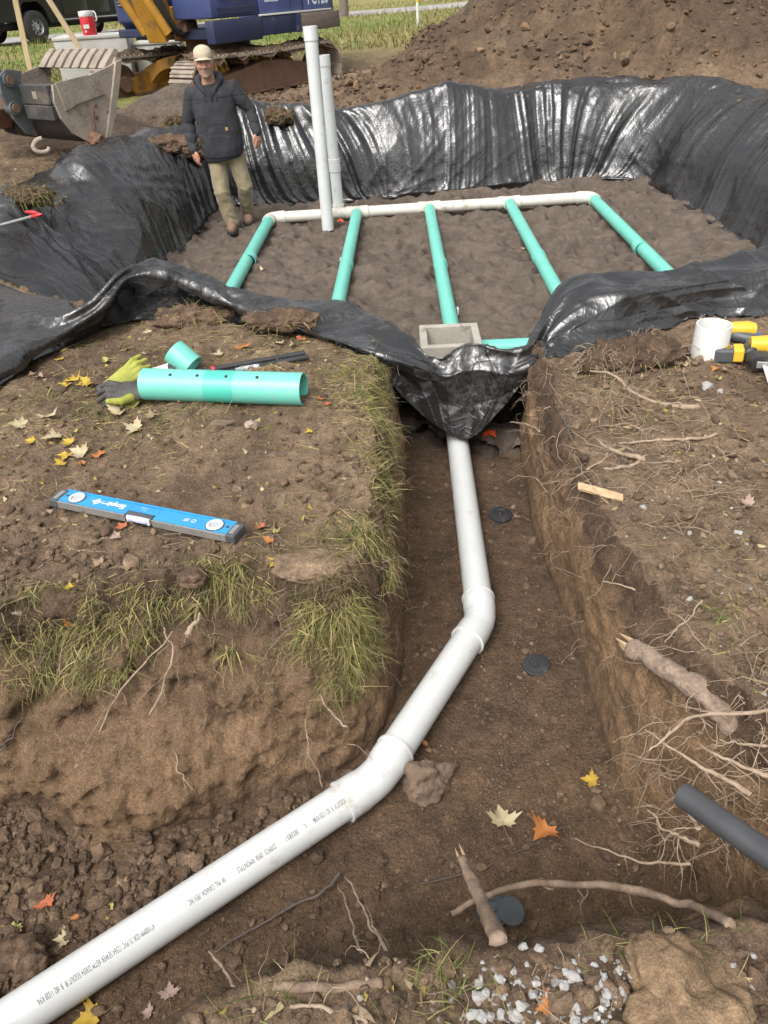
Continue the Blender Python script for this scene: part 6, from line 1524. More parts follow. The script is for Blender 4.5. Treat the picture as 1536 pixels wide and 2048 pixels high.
# hands: palm, four unequal bent fingers, thumb from the side
def hand(w_, fwd, side, dn):
    """dn: along the hand, side: towards the thumb, fwd: palm normal out of the back"""
    loft(mb, [(w_ + dn * -.012, side * .024, fwd * .018), (w_ + dn * .02, side * .033, fwd * .017), (w_ + dn * .055, side * .040, fwd * .016), (w_ + dn * .080, side * .039, fwd * .013)], 16, 2.4)
    for k, (o, l) in enumerate(((.028, .066), (.010, .076), (-.009, .071), (-.027, .055))):
        b0 = w_ + dn * .070 + side * o; sp = side * o * .25
        limb(mb, [b0, b0 + dn * l * .42 + sp - fwd * .006, b0 + dn * l * .76 + sp - fwd * .020, b0 + dn * l * .94 + sp - fwd * .038], [.0098, .0094, .0085, .0075], 10)
    t0 = w_ + dn * .018 + side * .026
    limb(mb, [t0, t0 + dn * .024 + side * .022 - fwd * .006, t0 + dn * .052 + side * .024 - fwd * .014, t0 + dn * .070 + side * .018 - fwd * .020], [.0145, .0125, .0108, .009], 10)
hand(wrR + Vector((0, 0, -.005)), Vector((-.75, -.62, .1)).normalized(), Vector((.60, -.74, 0)).normalized(), Vector((.06, -.12, -1)).normalized())
hand(wrL + Vector((0, 0, -.005)), Vector((.75, -.60, .1)).normalized(), Vector((-.58, -.78, 0)).normalized(), Vector((.08, -.10, -1)).normalized())
def skin_post(V, N_):
    hx = np.array([list(fx), list(fy), list(fz)]); q = (V - np.array(hc)) @ hx.T
    c = np.tile(np.array([.42, .235, .165]), (len(V), 1))
    face = (q[:, 1] > .02) & (np.abs(q[:, 2]) < .16)
    nz = fbm(V[:, 0] * 60, V[:, 1] * 60, V[:, 2] * 60, 2, 5)[:, None]
    c = c * (1 + .08 * nz)
    def spot(x, y, z, r, col, k=1.0):
        w_ = (np.exp(-(((q[:, 0] - x) / r[0]) ** 2 + ((q[:, 1] - y) / .05) ** 2 + ((q[:, 2] - z) / r[1]) ** 2)) * k)[:, None]
        return c * (1 - w_) + np.array(col) * w_
    for s in (-1, 1): c = spot(s * .042, .075, -.022, (.022, .02), (.48, .20, .14), .7)
    c = spot(0, .11, -.02, (.014, .02), (.46, .20, .14), .6)
    beard = (sstep(-.038, -.062, q[:, 2]) * sstep(-.14, -.11, q[:, 2]) * sstep(-.02, .03, q[:, 1]) * (.55 + .25 * nz[:, 0]))[:, None]
    must = (np.exp(-((q[:, 2] + .043) / .008) ** 2 - (q[:, 0] / .034) ** 2) * (q[:, 1] > .05) * .6)[:, None]
    bb = np.clip(beard + must, 0, .8); c = c * (1 - bb) + np.array([.21, .17, .145]) * bb
    c = spot(0, .09, -.064, (.022, .0035), (.15, .06, .055), .9)
    c = spot(0, .09, -.071, (.018, .006), (.38, .17, .14), .6)
    hair = (sstep(.03, -.03, q[:, 1]) * sstep(-.06, -.02, q[:, 2]) * (q[:, 2] < .13) * (np.abs(q[:, 0]) > .045))[:, None] * .8 * (np.abs(q[:, 2]) < .15)[:, None]
    c = c * (1 - hair) + np.array([.13, .10, .085]) * hair
    hands = (V[:, 2] < (.33 + .56))[:, None]; c = np.where(hands, c * np.array([1.05, .92, .88]), c)
    return V, np.clip(c, .02, 1)
fuse('body', mb, .0052, SKIN, man, 3, .4, skin_post)
EYEW = M('eye_white', (.34, .31, .29), (.30, .27, .25), 20, .3); IRIS = M('eye_iris', (.05, .04, .035), (.03, .025, .02), 30, .25); BROW = M('eyebrow_hair', (.10, .075, .06), (.07, .05, .04), 60, .9)
for s in (-1, 1):
    bm = bmesh.new(); bmesh.ops.create_uvsphere(bm, u_segments=14, v_segments=10, radius=.0100); me = bpy.data.meshes.new('eye'); bm.to_mesh(me); bm.free(); me.polygons.foreach_set('use_smooth', np.ones(len(me.polygons), bool))
    ey = link('eye', me, EYEW, man); ey.location = HP(s * .031, .0785, .008)
    bm = bmesh.new(); bmesh.ops.create_uvsphere(bm, u_segments=10, v_segments=8, radius=.0056); me = bpy.data.meshes.new('iris'); bm.to_mesh(me); bm.free()
    ir = link('iris', me, IRIS, ey); ir.location = HP(s * .031, .0785, .008) + fy * .0062 - ey.location
    mbb = MB(); limb(mbb, [HP(s * .016, .0975, .027), HP(s * .032, .0925, .032), HP(s * .048, .080, .027)], [.0035, .004, .0028], 8); mbb.build('eyebrow', BROW, man, smooth=True)
    ml = MB(); limb(ml, [HP(s * .018, .088, .0165), HP(s * .031, .0905, .0195), HP(s * .044, .082, .0155)], [.0028, .0032, .0028], 8); ml.build('eyelid', M('eyelid_skin', (.30, .16, .115), (.26, .14, .10), 30, .6), man, smooth=True)
# sweatshirt
mb = MB()
hem = L3(-1.362, 8.30, .105)
loft(mb, [(hem, (.170, 0, .030), (0, .135, 0)), (hem + Vector((0, 0, .03)), (.190, 0, .034), (0, .150, 0)), (hem + Vector((-.004, 0, .09)), (.202, 0, .03), (0, .160, 0)), (belly, (.198, 0, .022), (0, .155, 0)), (chest + Vector((.005, 0, -.10)), (.200, 0, .015), (0, .150, 0)), (chest, (.205, 0, .015), (0, .146, 0)), (chest + Vector((0, 0, .07)), (.200, 0, .016), (0, .130, 0)), (chest + Vector((-.003, 0, .115)), (.165, 0, .014), (0, .108, 0)), (nb + Vector((0, .005, -.015)), (.100, 0, .01), (0, .085, 0))], 32, 2.3)
for a, b, c in ((shR, elR, wrR), (shL, elL, wrL)):
    d_ = (c - b).normalized()
    limb(mb, [chest + Vector((0, 0, .05)) * 1 + (a - chest) * .45, a, a * .5 + b * .5, b, b * .5 + c * .5, c - d_ * .055, c - d_ * .035], [.074, .076, .067, .060, .056, .050, .047], 18)
    limb(mb, [c - d_ * .045, c + d_ * .004], [.044, .041], 16)
def cloth_post(scale, amp, seed, extra=None):
    def f(V, N_):
        x, y, z = V[:, 0], V[:, 1], V[:, 2]
        d = amp * (ridge(x * scale, y * scale, z * scale * .75, seed) * .6 + fbm(x * scale * 2, y * scale * 2, z * scale * 1.2, 3, seed + 1) * .5)
        if extra is not None: d = d + extra(x, y, z)
        return V + N_ * d[:, None], None
    return f
def hood_extra(x, y, z):
    fr_ = (y < -.03)                                           # front
    yoke = -.004 * np.exp(-((z - (1.205 + .045 * x)) / .006) ** 2) * fr_
    pc = (np.abs(x + .02) < .15 - .25 * np.clip(z - .80, 0, .2)) & (z > .70) & (z < .90 - .12 * np.abs(x + .02))
    sl = sum(-.007 * np.clip(np.sin((z - zz) * 75 + x * 14), 0, 1) * np.exp(-((z - zz) / .09) ** 2) * (np.abs(x - xx) < .12) for zz, xx in ((.93, -.31), (.86, -.29), (1.02, .34)))
    return yoke + .005 * pc * fr_ + sl
hoodie = fuse('hooded_sweatshirt', mb, .0075, HOOD, man, 4, .5, cloth_post(8, .011, 201, hood_extra))
# hood lying round the neck, open collar, cords, zip
def ring_tube(name, pts, radii, mat, parent, sides=14):
    m_ = MB(); m_.tube(catmull([list(p) for p in pts], 40), catmull(np.array(radii)[:, None], 40)[:, 0], sides); return m_.build(name, mat, parent, smooth=True)
ring_tube('hood', [nb + Vector(v) for v in ((.010, -.112, -.125), (-.045, -.098, -.060), (-.090, -.045, -.002), (-.098, .045, .028), (0, .100, .045), (.098, .045, .034), (.094, -.045, .004), (.055, -.098, -.056), (.022, -.114, -.122))], [.012, .021, .028, .038, .046, .038, .028, .021, .012], HOOD, hoodie)
TEE = M('undershirt', (.03, .034, .034), (.02, .024, .024), 30, .9)
mt_ = MB(); loft(mt_, [(nb + Vector((0, -.040, -.10)), (.05, 0, 0), (0, .055, 0)), (nb + Vector((0, -.022, -.045)), (.068, 0, 0), (0, .062, .02)), (nb + Vector((0, -.012, -.018)), (.066, 0, 0), (0, .060, .018))], 20); mt_.build('undershirt', TEE, man, smooth=True)
SEAM = M('dark_seam', (.014, .015, .018), (.018, .019, .022), 30, .9)
fd = L3(-1.40, 8.15, .675)
MB().box((0, 0, 0), (.014, .010, .085), frame(fd + Vector((.012, -.006, .0)), (1, .0, .05), (-.06, .1, 1))).build('zip_placket', SEAM, hoodie)
for s, o in ((-1, .0), (1, .0)):
    p_ = nb + Vector((s * .05 + .008, -.118, -.055)); ring_tube('draw_cord', [p_, p_ + Vector((s * .006, -.022, -.04)), p_ + Vector((s * .004, -.026, -.085))], [.003, .003, .0035], HOOD, hoodie, 8)
LABELP = M('label_patch', (.46, .30, .11), (.40, .25, .09), 60, .8)
pp = L3(-1.286, 8.146, .392)
bt = BVHTree.FromObject(hoodie, bpy.context.evaluated_depsgraph_get())
def onto(p, off=.003):
    q = bt.find_nearest(p); return q[0] + q[1] * off, q[1]
def chain_on(name, pts, r, mat):
    Q = [onto(Vector(p), .0008)[0] for p in catmull([list(p) for p in pts], 22)]; m_ = MB(); m_.tube([tuple(q) for q in Q], r, 6); return m_.build(name, mat, hoodie, smooth=True)
chain_on('pocket_seam', [L3(-1.50, 8.12, .33), L3(-1.47, 8.12, .42), L3(-1.36, 8.12, .44), L3(-1.27, 8.12, .425), L3(-1.215, 8.13, .34)], .0024, SEAM)
chain_on('yoke_seam', [L3(-1.57, 8.15, .625), L3(-1.47, 8.13, .640), L3(-1.40, 8.13, .645)], .0022, SEAM); chain_on('yoke_seam', [L3(-1.38, 8.13, .648), L3(-1.30, 8.13, .655), L3(-1.22, 8.14, .665)], .0022, SEAM)
chain_on('hem_seam', [L3(-1.55, 8.15, .135), L3(-1.45, 8.12, .14), L3(-1.36, 8.10, .145), L3(-1.27, 8.12, .155), L3(-1.19, 8.16, .165)], .0026, SEAM)
q, n_ = onto(pp, .0016)
MB().box((0, 0, 0), (.022, .026, .003), frame(q, Vector((0, 0, 1)).cross(n_) * -1, n_), .0005).build('label_patch', LABELP, hoodie)
pm = MB().lathe([(.003, 0), (.0062, 0), (.0062, .0012), (.003, .0012), (.003, 0)], frame(q + n_ * .0018, Vector((0, 0, 1)).cross(n_), n_), 14).build('patch_emblem', M('patch_print', (.14, .07, .03), None, 20, .8), hoodie)
# trousers
mb = MB()
loft(mb, [(pel + Vector((0, 0, .07)), (.165, 0, .01), (0, .115, 0)), (pel, (.172, 0, .01), (0, .122, 0)), (pel - Vector((0, 0, .05)), (.168, 0, .01), (0, .115, 0)), (pel - Vector((0, 0, .085)), (.150, 0, .005), (0, .10, 0))], 26, 2.3)
for a, b, c in ((hipR, knR, anR), (hipL, knL, anL)):
    d_ = (c - b).normalized()
    limb(mb, [a + Vector((0, 0, .0)), a * .6 + b * .4, b, b * .5 + c * .5, c - d_ * .03, c + d_ * .010], [.094, .085, .071, .067, .063, .066], 20)
def trouser_extra(x, y, z):
    return sum(.007 * ridge((z - zz) * 22 + x * 9 + y * 5, x * 6, seed=231) * np.exp(-((z - zz) / .07) ** 2) for zz in (.36, .14)) + .004 * ridge(x * 16, z * 5, seed=232)
fuse('trousers', mb, .0075, KHAKI, man, 4, .5, cloth_post(9, .009, 221, trouser_extra))
# boots
def boot(an, toe, zf):
    an = Vector(an); m_ = MB(); d_ = Vector((toe.x - an.x, toe.y - an.y, 0)).normalized(); sd_ = Vector((d_.y, -d_.x, 0)); f0 = Vector((an.x, an.y, zf))
    L_ = (Vector((toe.x, toe.y, 0)) - Vector((an.x, an.y, 0))).length
    limb(m_, [an + Vector((0, 0, .06)), an, f0 + Vector((0, 0, .055))], [.050, .050, .046], 16)
    limb(m_, [f0 - d_ * .035 + Vector((0, 0, .042)), f0 + d_ * .05 + Vector((0, 0, .048)), f0 + d_ * L_ * .75 + Vector((0, 0, .042)), f0 + d_ * L_ + Vector((0, 0, .038))], [.044, .048, .054, .046], 16)
    b_ = fuse('boot', m_, .006, BOOT, man, 2)
    V = [];
    ol = [(-.078, .034), (-.03, .045), (.05, .047), (L_ * .8, .058), (L_ + .025, .048), (L_ + .048, .020)]
    ol = ol + [(x, -y) for x, y in ol[::-1]]
    for zz in (.0, .022): V += [f0 + d_ * x + sd_ * y + Vector((0, 0, zz - .004)) for x, y in ol]
    n = len(ol); Fs = [tuple(range(n)), tuple(range(2 * n - 1, n - 1, -1))] + [(i, (i + 1) % n, (i + 1) % n + n, i + n) for i in range(n)]
    MB().add(V, Fs).build('boot_sole', SEAM, b_)
    for k in range(4):
        c_ = f0 + d_ * (.045 + .022 * k) + Vector((0, 0, .094 - .006 * k)); MB().tube([tuple(c_ - sd_ * .022), tuple(c_ + Vector((0, 0, .004))), tuple(c_ + sd_ * .022)], .0028, 6).build('lace', KHAKI, b_, smooth=True)
boot(anR + Vector((0, 0, .0)), anR + Vector((.015, -.165, 0)), -.550 - MO.z - .0)
boot(anL, anL + Vector((.02, -.155, 0)), -.545 - MO.z)
# cap
m_ = MB()
cz = .058
loft(m_, [(HP(0, -.004, cz - .012), fx * .0835, fy * .102), (HP(0, -.004, cz + .012), fx * .0845, fy * .103), (HP(0, -.006, cz + .042), fx * .076, fy * .092), (HP(0, -.010, cz + .062), fx * .058, fy * .071), (HP(0, -.012, cz + .074), fx * .030, fy * .038), (HP(0, -.012, cz + .077), fx * .006, fy * .008)], 26, 2.1)
cap_ = m_.build('cap', CAPC, man, auto=radians(50))
n1_, n2_ = 17, 7; Vb = []
for j in range(n2_):
    for i in range(n1_):
        u_ = i / (n1_ - 1) * 2 - 1; v_ = j / (n2_ - 1); a_ = u_ * 1.05
        r_ = 1 + .60 * v_ * cos(a_) ** .5
        Vb.append(HP(.082 * sin(a_) * (1 + .10 * v_), -.004 + .101 * cos(a_) * r_, cz - .004 - .009 * v_ - .022 * u_ * u_))
n_ = len(Vb); Vb2 = [p - fz * .004 for p in Vb]; gf = grid_faces(n2_, n1_)
rim_ = [(n2_ - 1) * n1_ + i for i in range(n1_)]
mbb = MB().add(Vb + Vb2, [tuple(f) for f in gf] + [tuple(f[::-1] + n_) for f in gf] + [(rim_[i], rim_[i + 1], rim_[i + 1] + n_, rim_[i] + n_) for i in range(n1_ - 1)])
mbb.build('cap_peak', CAPC, cap_, smooth=True)
MB().lathe([(0, .004), (.007, .003), (.008, 0)], frame(HP(0, -.012, cz + .077), fx, fz), 10).build('cap_button', CAPC, cap_, smooth=True)
# ================================================================== EXCAVATOR
XB = M('machine_blue', (.042, .058, .155), (.032, .045, .125), 5, .45, .05, 30, dirt=(.15, .13, .12), dscale=2.2, damt=.30)
XBL = M('machine_blue_panel', (.088, .115, .27), (.070, .095, .23), 4, .4, .05, 30, dirt=(.16, .14, .13), dscale=2.0, damt=.24)
XBD = M('machine_dark_blue', (.014, .022, .060), (.022, .030, .065), 5, .5, .05, 30, dirt=(.12, .10, .085), dscale=2.4, damt=.32)
XY = M('machine_yellow', (.42, .22, .025), (.34, .16, .02), 5, .55, .1, 30, dirt=(.10, .065, .04), dscale=3.2, damt=.42)
RUST = M('muddy_rust', (.16, .085, .05), (.11, .065, .045), 6, .8, .4, 40, dirt=(.085, .06, .043), dscale=3.0, damt=.46)
MUDS = M('mud_caked_steel', (.30, .25, .20), (.22, .18, .145), 7, .9, .6, 40, dirt=(.12, .085, .06), dscale=4, damt=.40)
DST = M('dark_steel', (.028, .030, .031), (.05, .046, .042), 6, .6, .2, 40, dirt=(.14, .105, .08), dscale=3.2, damt=.36)
EAR = M('grey_blue_paint', (.085, .092, .095), (.065, .07, .073), 6, .5, .1, 30, dirt=(.15, .10, .07), dscale=3.5, damt=.34)
GLS = M('cab_glass', (.030, .040, .040), (.05, .06, .055), 3, .08, spec=.8)
RUB = M('hose_rubber', (.014, .014, .015), (.022, .022, .022), 10, .5)
WOODP = M('weathered_wood', (.17, .135, .11), (.11, .085, .07), 10, .9, .4, 50, stretch=(1, 8, 8), dirt=(.22, .19, .165), dscale=5, damt=.35)
XO = Vector((-2.34, 15.1, -.09)); XA = atan2(-.788, -.616)
exc = empty('excavator', XO, (0, 0, XA), 'blue and yellow tracked excavator behind the pit, muddy bucket lowered at left', 'excavator')
shoe_me = None
def track(yc, frame_mat, label):
    global shoe_me
    t = empty('track', (0, yc, 0)); t.parent = exc
    R, Ls = .36, 2.75; W_ = .50
    per = 2 * Ls + 2 * pi * R; n = 44
    if shoe_me is None:
        mb = MB(); mb.box((0, 0, .014), (per / n - .012, W_, .028)); mb.box((-.045, 0, .040), (.022, W_ - .004, .028)); mb.box((.03, 0, .036), (.018, W_ - .004, .020))
        so = mb.build('track_shoe', MUDS); shoe_me = so.data; bpy.data.objects.remove(so)
    for k in range(n):
        s = (k + .5) / n * per
        if s < Ls: p, a = (-Ls / 2 + s, 2 * R), 0
        elif s < Ls + pi * R: th = (s - Ls) / R; p, a = (Ls / 2 + R * sin(th), R + R * cos(th)), -th
        elif s < 2 * Ls + pi * R: p, a = (Ls / 2 - (s - Ls - pi * R), 0), pi
        else: th = (s - 2 * Ls - pi * R) / R; p, a = (-Ls / 2 - R * sin(th), R - R * cos(th)), pi - th
        sag = -.03 * sin(pi * (p[0] / Ls + .5)) if a == 0 else 0
        o = bpy.data.objects.new('track_shoe', shoe_me); COL.objects.link(o); o.parent = t
        o.location = (p[0], 0, p[1] + sag); o.rotation_euler = (0, -a, 0)
    # side frame: sloped top plate, straight bottom rail
    mb = MB(); y0, y1 = -.15, .15
    mb.prism([(-1.25, .20), (1.20, .20), (1.30, .30), (1.18, .44), (.55, .52), (.1, .60), (-.3, .58), (-1.0, .48), (-1.3, .40)], y0, y1); f_ = mb.build('track_frame', frame_mat, t, bevel=.01)
    MB().box((0, .0, .185), (2.4, .38, .035), None, .005).build('bottom_rail', RUST, t)
    for k in range(7): MB().tube([(-1.05 + .35 * k, -.19, .12), (-1.05 + .35 * k, .19, .12)], .085, 16).build('roller', RUST, t, auto=radians(40))
    for s, r_, nm in ((1, .285, 'idler'), (-1, .29, 'sprocket')):
        wh = MB().tube([(s * Ls / 2, -.10, R), (s * Ls / 2, .10, R)], r_, 26).build(nm, RUST, t, auto=radians(40)); MB().tube([(s * Ls / 2, -.2, R), (s * Ls / 2, .2, R)], .12, 18).build('hub', RUST, wh, auto=radians(40))
    for k in range(2): MB().tube([(-.5 + k * 1.0, -.16, .64), (-.5 + k * 1.0, .16, .64)], .06, 14).build('carrier_roller', RUST, t, auto=radians(40))
    # mud packed along the top run, with grass
    u_, v_ = np.meshgrid(np.linspace(-1.55, 1.6, 90), np.linspace(-1, 1, 22))
    h_ = .045 + .05 * fbm(u_ * 3, v_ * 2 + yc, oct=3, seed=11) + .03 * fbm(u_ * 11, v_ * 5, oct=2, seed=12)
    ev = np.where(np.abs(v_) > .9, -.12 * vn(u_ * 6, v_ + yc, seed=13), 0)
    V = np.stack([u_, v_ * .27, 2 * R - .03 * np.sin(pi * (u_ / Ls + .5)) + .03 + h_ * (1 - np.abs(v_) ** 3) * 1.0 + ev - .10 * np.clip(np.abs(u_) - 1.35, 0, 1)], -1).reshape(-1, 3)
    cl = np.tile(SOIL * .95, (len(V), 1)); o = link('mud', np_mesh('mud', V, grid_faces(22, 90), True, cl), CLODM, t)
    rr = np.random.default_rng(int(100 + yc * 10)); n = 700; b = V[rr.integers(0, len(V), n)]; sd_ = np.sign(b[:, 1])[:, None] * np.array([0, 1.0, 0])
    g = blades('grass', b, sd_ + rr.normal(0, .5, b.shape) + np.array([0, 0, .2]), rr.uniform(.06, .2, n), rr.uniform(.004, .008, n), rr.uniform(1, 4, n), gcols(n, rr, (.1, .15, .35, .25, .12, .03)) * .7, 3, BLADE, t); g['kind'] = 'stuff'
    return t
near_t = track(.98, RUST, ''); far_t = track(-.98, XY, '')
# undercarriage with its two arched legs
car = MB().box((0, 0, .55), (1.1, .9, .30), None, .03).build('undercarriage', RUST, exc)
for sx in (-1, 1):
    for sy in (-1, 1):
        mb = MB(); V = []
        for t_ in np.linspace(0, 1, 9):
            x_ = sx * (.35 + .40 * t_); y_ = sy * (.40 + .48 * t_); zt = .70 - .16 * t_ ** 2; zb = .44 - .20 * t_ + .16 * sin(pi * t_)
            V += [(x_ - .13, y_, zb), (x_ + .13, y_, zb), (x_ + .13, y_, zt), (x_ - .13, y_, zt)]
        Fs = [(4 * i + j, 4 * i + (j + 1) % 4, 4 * i + 4 + (j + 1) % 4, 4 * i + 4 + j) for i in range(8) for j in range(4)] + [(0, 1, 2, 3), (35, 34, 33, 32)]
        mb.add(V, Fs).build('leg_beam', XY, exc, bevel=.01)
MB().lathe([(0, .70), (.55, .70), (.55, .76), (.50, .76), (.50, .90), (.62, .90), (.62, .97), (0, .97)], None, 40).build('swing_ring', RUST, exc, auto=radians(40))
# upper structure
hs_ = empty('upper_body', (0, 0, 0)); hs_.parent = exc; hs_.scale = (.88, 1, 1)
def hb(name, c, d, mat, bev=.02, parent=None): return MB().box(c, d, None, bev).build(name, mat, parent or hs_, auto=radians(35))
hb('deck', (-.45, 0, 1.01), (2.9, 1.9, .14), XBD, .01)
hb('side_skirt', (-.85, 1.10, 1.06), (1.9, .16, .26), XBD); hb('side_skirt', (.70, 1.10, 1.04), (1.18, .18, .30), XBD)
plank = hb('side_plank', (-1.42, 1.215, 1.06), (1.16, .085, .24), WOODP, .012); MB().box((-.82, 1.215, 1.06), (.05, .10, .27), None, .008).build('plank_end_iron', XBD, plank)
hb('panel_strip', (-.86, 1.165, 1.205), (1.96, .06, .025), ALU if False else WHITE, .004)
pn = hb('engine_panel', (-1.45, .86, 1.62), (.78, .60, .80), XBL); pd = hb('engine_door', (-.48, .86, 1.62), (1.13, .602, .80), XBL)
for x_ in (-1.06, -.72): MB().box((x_, 1.163, 1.62), (.012, .006, .78)).build('panel_joint', XBD, pd)
MB().box((-1.02, 1.168, 1.50), (.05, .02, .05), None, .006).build('door_catch', XBD, pd)
hb('engine_hood', (-1.0, 0, 1.75), (1.75, 1.15, .55), XBL, .05)
cw = MB(); cw.add([(x, y, z) for z in (.98, 1.92) for x, y in ((-1.88, 1.10), (-1.88, -1.10), (-2.16, -1.02), (-2.42, -.60), (-2.50, 0), (-2.42, .60), (-2.16, 1.02))], [tuple(range(7)), tuple(range(13, 6, -1))] + [(i, (i + 1) % 7, (i + 1) % 7 + 7, i + 7) for i in range(7)]); cw.build('counterweight', XB, hs_, bevel=.05)
# lettering on the near side
FX = Matrix.Translation((0, 1.163, 0)) @ Matrix(((-1, 0, 0, 0), (0, 0, 1, 0), (0, 1, 0, 0), (0, 0, 0, 1)))
text_mesh('PC120', .30, Matrix.Translation((-1.50, 1.166, 1.385)) @ Matrix(((-1, 0, 0, 0), (0, 0, 1, 0), (0, 1, 0, 0), (0, 0, 0, 1))), 'lettering', PRINT, pn, .006, .75)
text_mesh('KOMATSU', .085, Matrix.Translation((-.22, 1.166, 1.40)) @ Matrix(((-1, 0, 0, 0), (0, 0, 1, 0), (0, 1, 0, 0), (0, 0, 0, 1))), 'lettering', PRINT, pd, .006, .9)
em = MB(); em.add([(-.18 + x, 1.1665, 1.53 + z) for x, z in ((-.07, .05), (-.05, -.02), (-.02, .02), (0, -.06), (.02, .02), (.05, -.02), (.07, .05), (.03, .09), (-.03, .09))], [tuple(range(9))]).build('emblem', PRINT, pd)
# cab
cab = hb('cab', (.66, .72, 1.42), (1.15, .84, .42), XB, .04)
for x0, x1, z0, z1, y_ in ((.12, .20, 1.60, 2.75, 1.10), (1.12, 1.20, 1.60, 2.75, 1.10), (.12, .20, 1.60, 2.75, .34), (1.12, 1.20, 1.60, 2.75, .34)): MB().box(((x0 + x1) / 2, y_, (z0 + z1) / 2), (x1 - x0, .07, z1 - z0), None, .015).build('cab_pillar', XB, cab)
MB().box((.66, .72, 2.80), (1.16, .86, .12), None, .04).build('cab_roof', XB, cab)
MB().box((.66, 1.125, 1.88), (.86, .03, .84), None, .06).build('window_seal', RUB, cab); MB().box((.66, 1.138, 1.90), (.76, .012, .72), None, .004).build('side_window', GLS, cab)
MB().box((1.19, .72, 2.15), (.012, .68, 1.1)).build('front_window', GLS, cab); MB().box((.13, .72, 2.2), (.012, .68, .9)).build('rear_window', GLS, cab)
MB().box((.62, 1.142, 1.30), (1.0, .02, .10), None, .008).build('door_sill', XBD, cab)
# right hand front box with louvre
fb = MB().prism([(.10, 1.02), (.95, 1.02), (1.22, 1.20), (1.22, 1.74), (.10, 1.80)], -1.08, -.42).build('front_box', XB, hs_, bevel=.03)
MB().box((.80, -.75, 1.045), (.9, .68, .12), None, .02).build('front_skirt', XBD, hs_)
lv = MB().box((1.222, -.86, 1.50), (.015, .26, .20), None, .01).build('louvre_frame', RUB, fb)
for k in range(4): MB().box((1.232, -.86, 1.43 + .045 * k), (.02, .22, .018)).build('louvre_slat', MUDS, lv)
# boom foot, cylinders, hoses, boom, stick
boom_pts = [(1.12, -.12, .98), (1.6, -.10, 2.2), (2.5, -.75, 3.35), (3.6, -1.4, 3.75), (5.15, -2.35, 3.05)]
def beam(name, pts, hw, mat, parent):
    P = [Vector(p) for p in pts]; V = []
    for i, p in enumerate(P):
        t_ = (P[min(i + 1, len(P) - 1)] - P[max(i - 1, 0)]).normalized(); s_ = Vector((0, 0, 1)).cross(t_).normalized() if abs(t_.z) < .98 else Vector((0, 1, 0)); n_ = t_.cross(s_)
        h_, w_ = hw[i]; V += [p - s_ * w_ - n_ * h_, p + s_ * w_ - n_ * h_, p + s_ * w_ + n_ * h_, p - s_ * w_ + n_ * h_]
    k = len(P); Fs = [(4 * i + j, 4 * i + (j + 1) % 4, 4 * i + 4 + (j + 1) % 4, 4 * i + 4 + j) for i in range(k - 1) for j in range(4)] + [(0, 1, 2, 3), (4 * k - 1, 4 * k - 2, 4 * k - 3, 4 * k - 4)]
    return MB().add(V, Fs).build(name, mat, parent, bevel=.015)
boom = beam('boom', boom_pts, [(.19, .20), (.24, .19), (.24, .17), (.22, .16), (.14, .15)], XY, hs_)
for s in (-1, 1):
    MB().box((1.0, -.05 + s * .225, 1.16), (.34, .05, .46), None, .02).build('boom_bracket', XY, hs_)
    cyl = MB().tube([(1.30, -.08 + s * .27, 1.05), (1.75, -.35 + s * .27, 1.95)], .075, 16).build('boom_cylinder', XY, hs_, auto=radians(40)); MB().tube([(1.75, -.35 + s * .27, 1.95), (2.4, -.72 + s * .25, 3.1)], .042, 14).build('piston_rod', ALU, cyl, auto=radians(40))
for k in range(5):
    y_ = .12 + .045 * k; hp = catmull([(.85, y_, 1.10 + .02 * k), (1.15, y_ + .03, 1.02 + .05 * (k % 2)), (1.38, y_, 1.35), (1.45 + .04 * k, y_ - .05, 1.85), (1.85, y_ - .30, 2.5)], 26); MB().tube(hp, .022, 8).build('hydraulic_hose', RUB, hs_, smooth=True)
MB().box((.95, .25, 1.12), (.3, .30, .16), None, .03).build('valve_block', RUST, hs_)
# stick and bucket are laid out in world space, then parented
XM = Matrix.Translation(XO) @ Matrix.Rotation(XA, 4, 'Z'); XI = XM.inverted()
def wx(p): return XI @ Vector(p)
BO = Vector((-2.50, 8.25, .0))                                   # lower right corner region of the bucket
wd_ = Vector((-.80, .60, 0)).normalized(); dp_ = Vector((.60, .80, 0)).normalized()      # width to the left, depth to the lip
BZ = .25
sh = Vector((-2.93, 8.45, BZ))                                   # shell edge, near right
def bp_(d, wv, z): return sh + dp_ * d + wd_ * wv + Vector((0, 0, z * .76))
BW = 1.12
# world -> excavator local
bucket = empty('bucket', wx(bp_(0, BW / 2, .3))); bucket.parent = exc
b0l = bucket.location.copy()
def bl(d, wv, z): return wx(bp_(d, wv, z)) - b0l
prof = [(.80, .80), (.10, .76), (.0, .70), (-.03, .55), (.0, .36), (.09, .17), (.24, .04), (.40, .0)]     # shell, back to tip: outside
PR = catmull(prof, 34)
V = []; nP = len(PR)
for off in (0, .035):
    for wv in (0.0, BW):
        for i, (d, z) in enumerate(PR):
            c_ = Vector((.40, .5)); v_ = Vector((d, z)); v2_ = v_ + (c_ - v_).normalized() * off
            V.append(bl(v2_.x, wv, v2_.y))
Fs = [(i, i + 1, nP + i + 1, nP + i) for i in range(6, nP - 1)] + [(2 * nP + i + 1, 2 * nP + i, 3 * nP + i, 3 * nP + i + 1) for i in range(6, nP - 1)] + [(nP - 1, 2 * nP - 1, 4 * nP - 1, 3 * nP - 1), (6, nP + 6, 3 * nP + 6, 2 * nP + 6)]
MB().add(V, Fs).build('bucket_shell', DST, bucket, auto=radians(35))
side = [(.0, .74), (-.03, .55), (.0, .36), (.09, .17), (.24, .04), (.40, .0), (.50, .06), (.62, .30), (.74, .62), (.84, .92), (.70, .86), (.40, .78)]
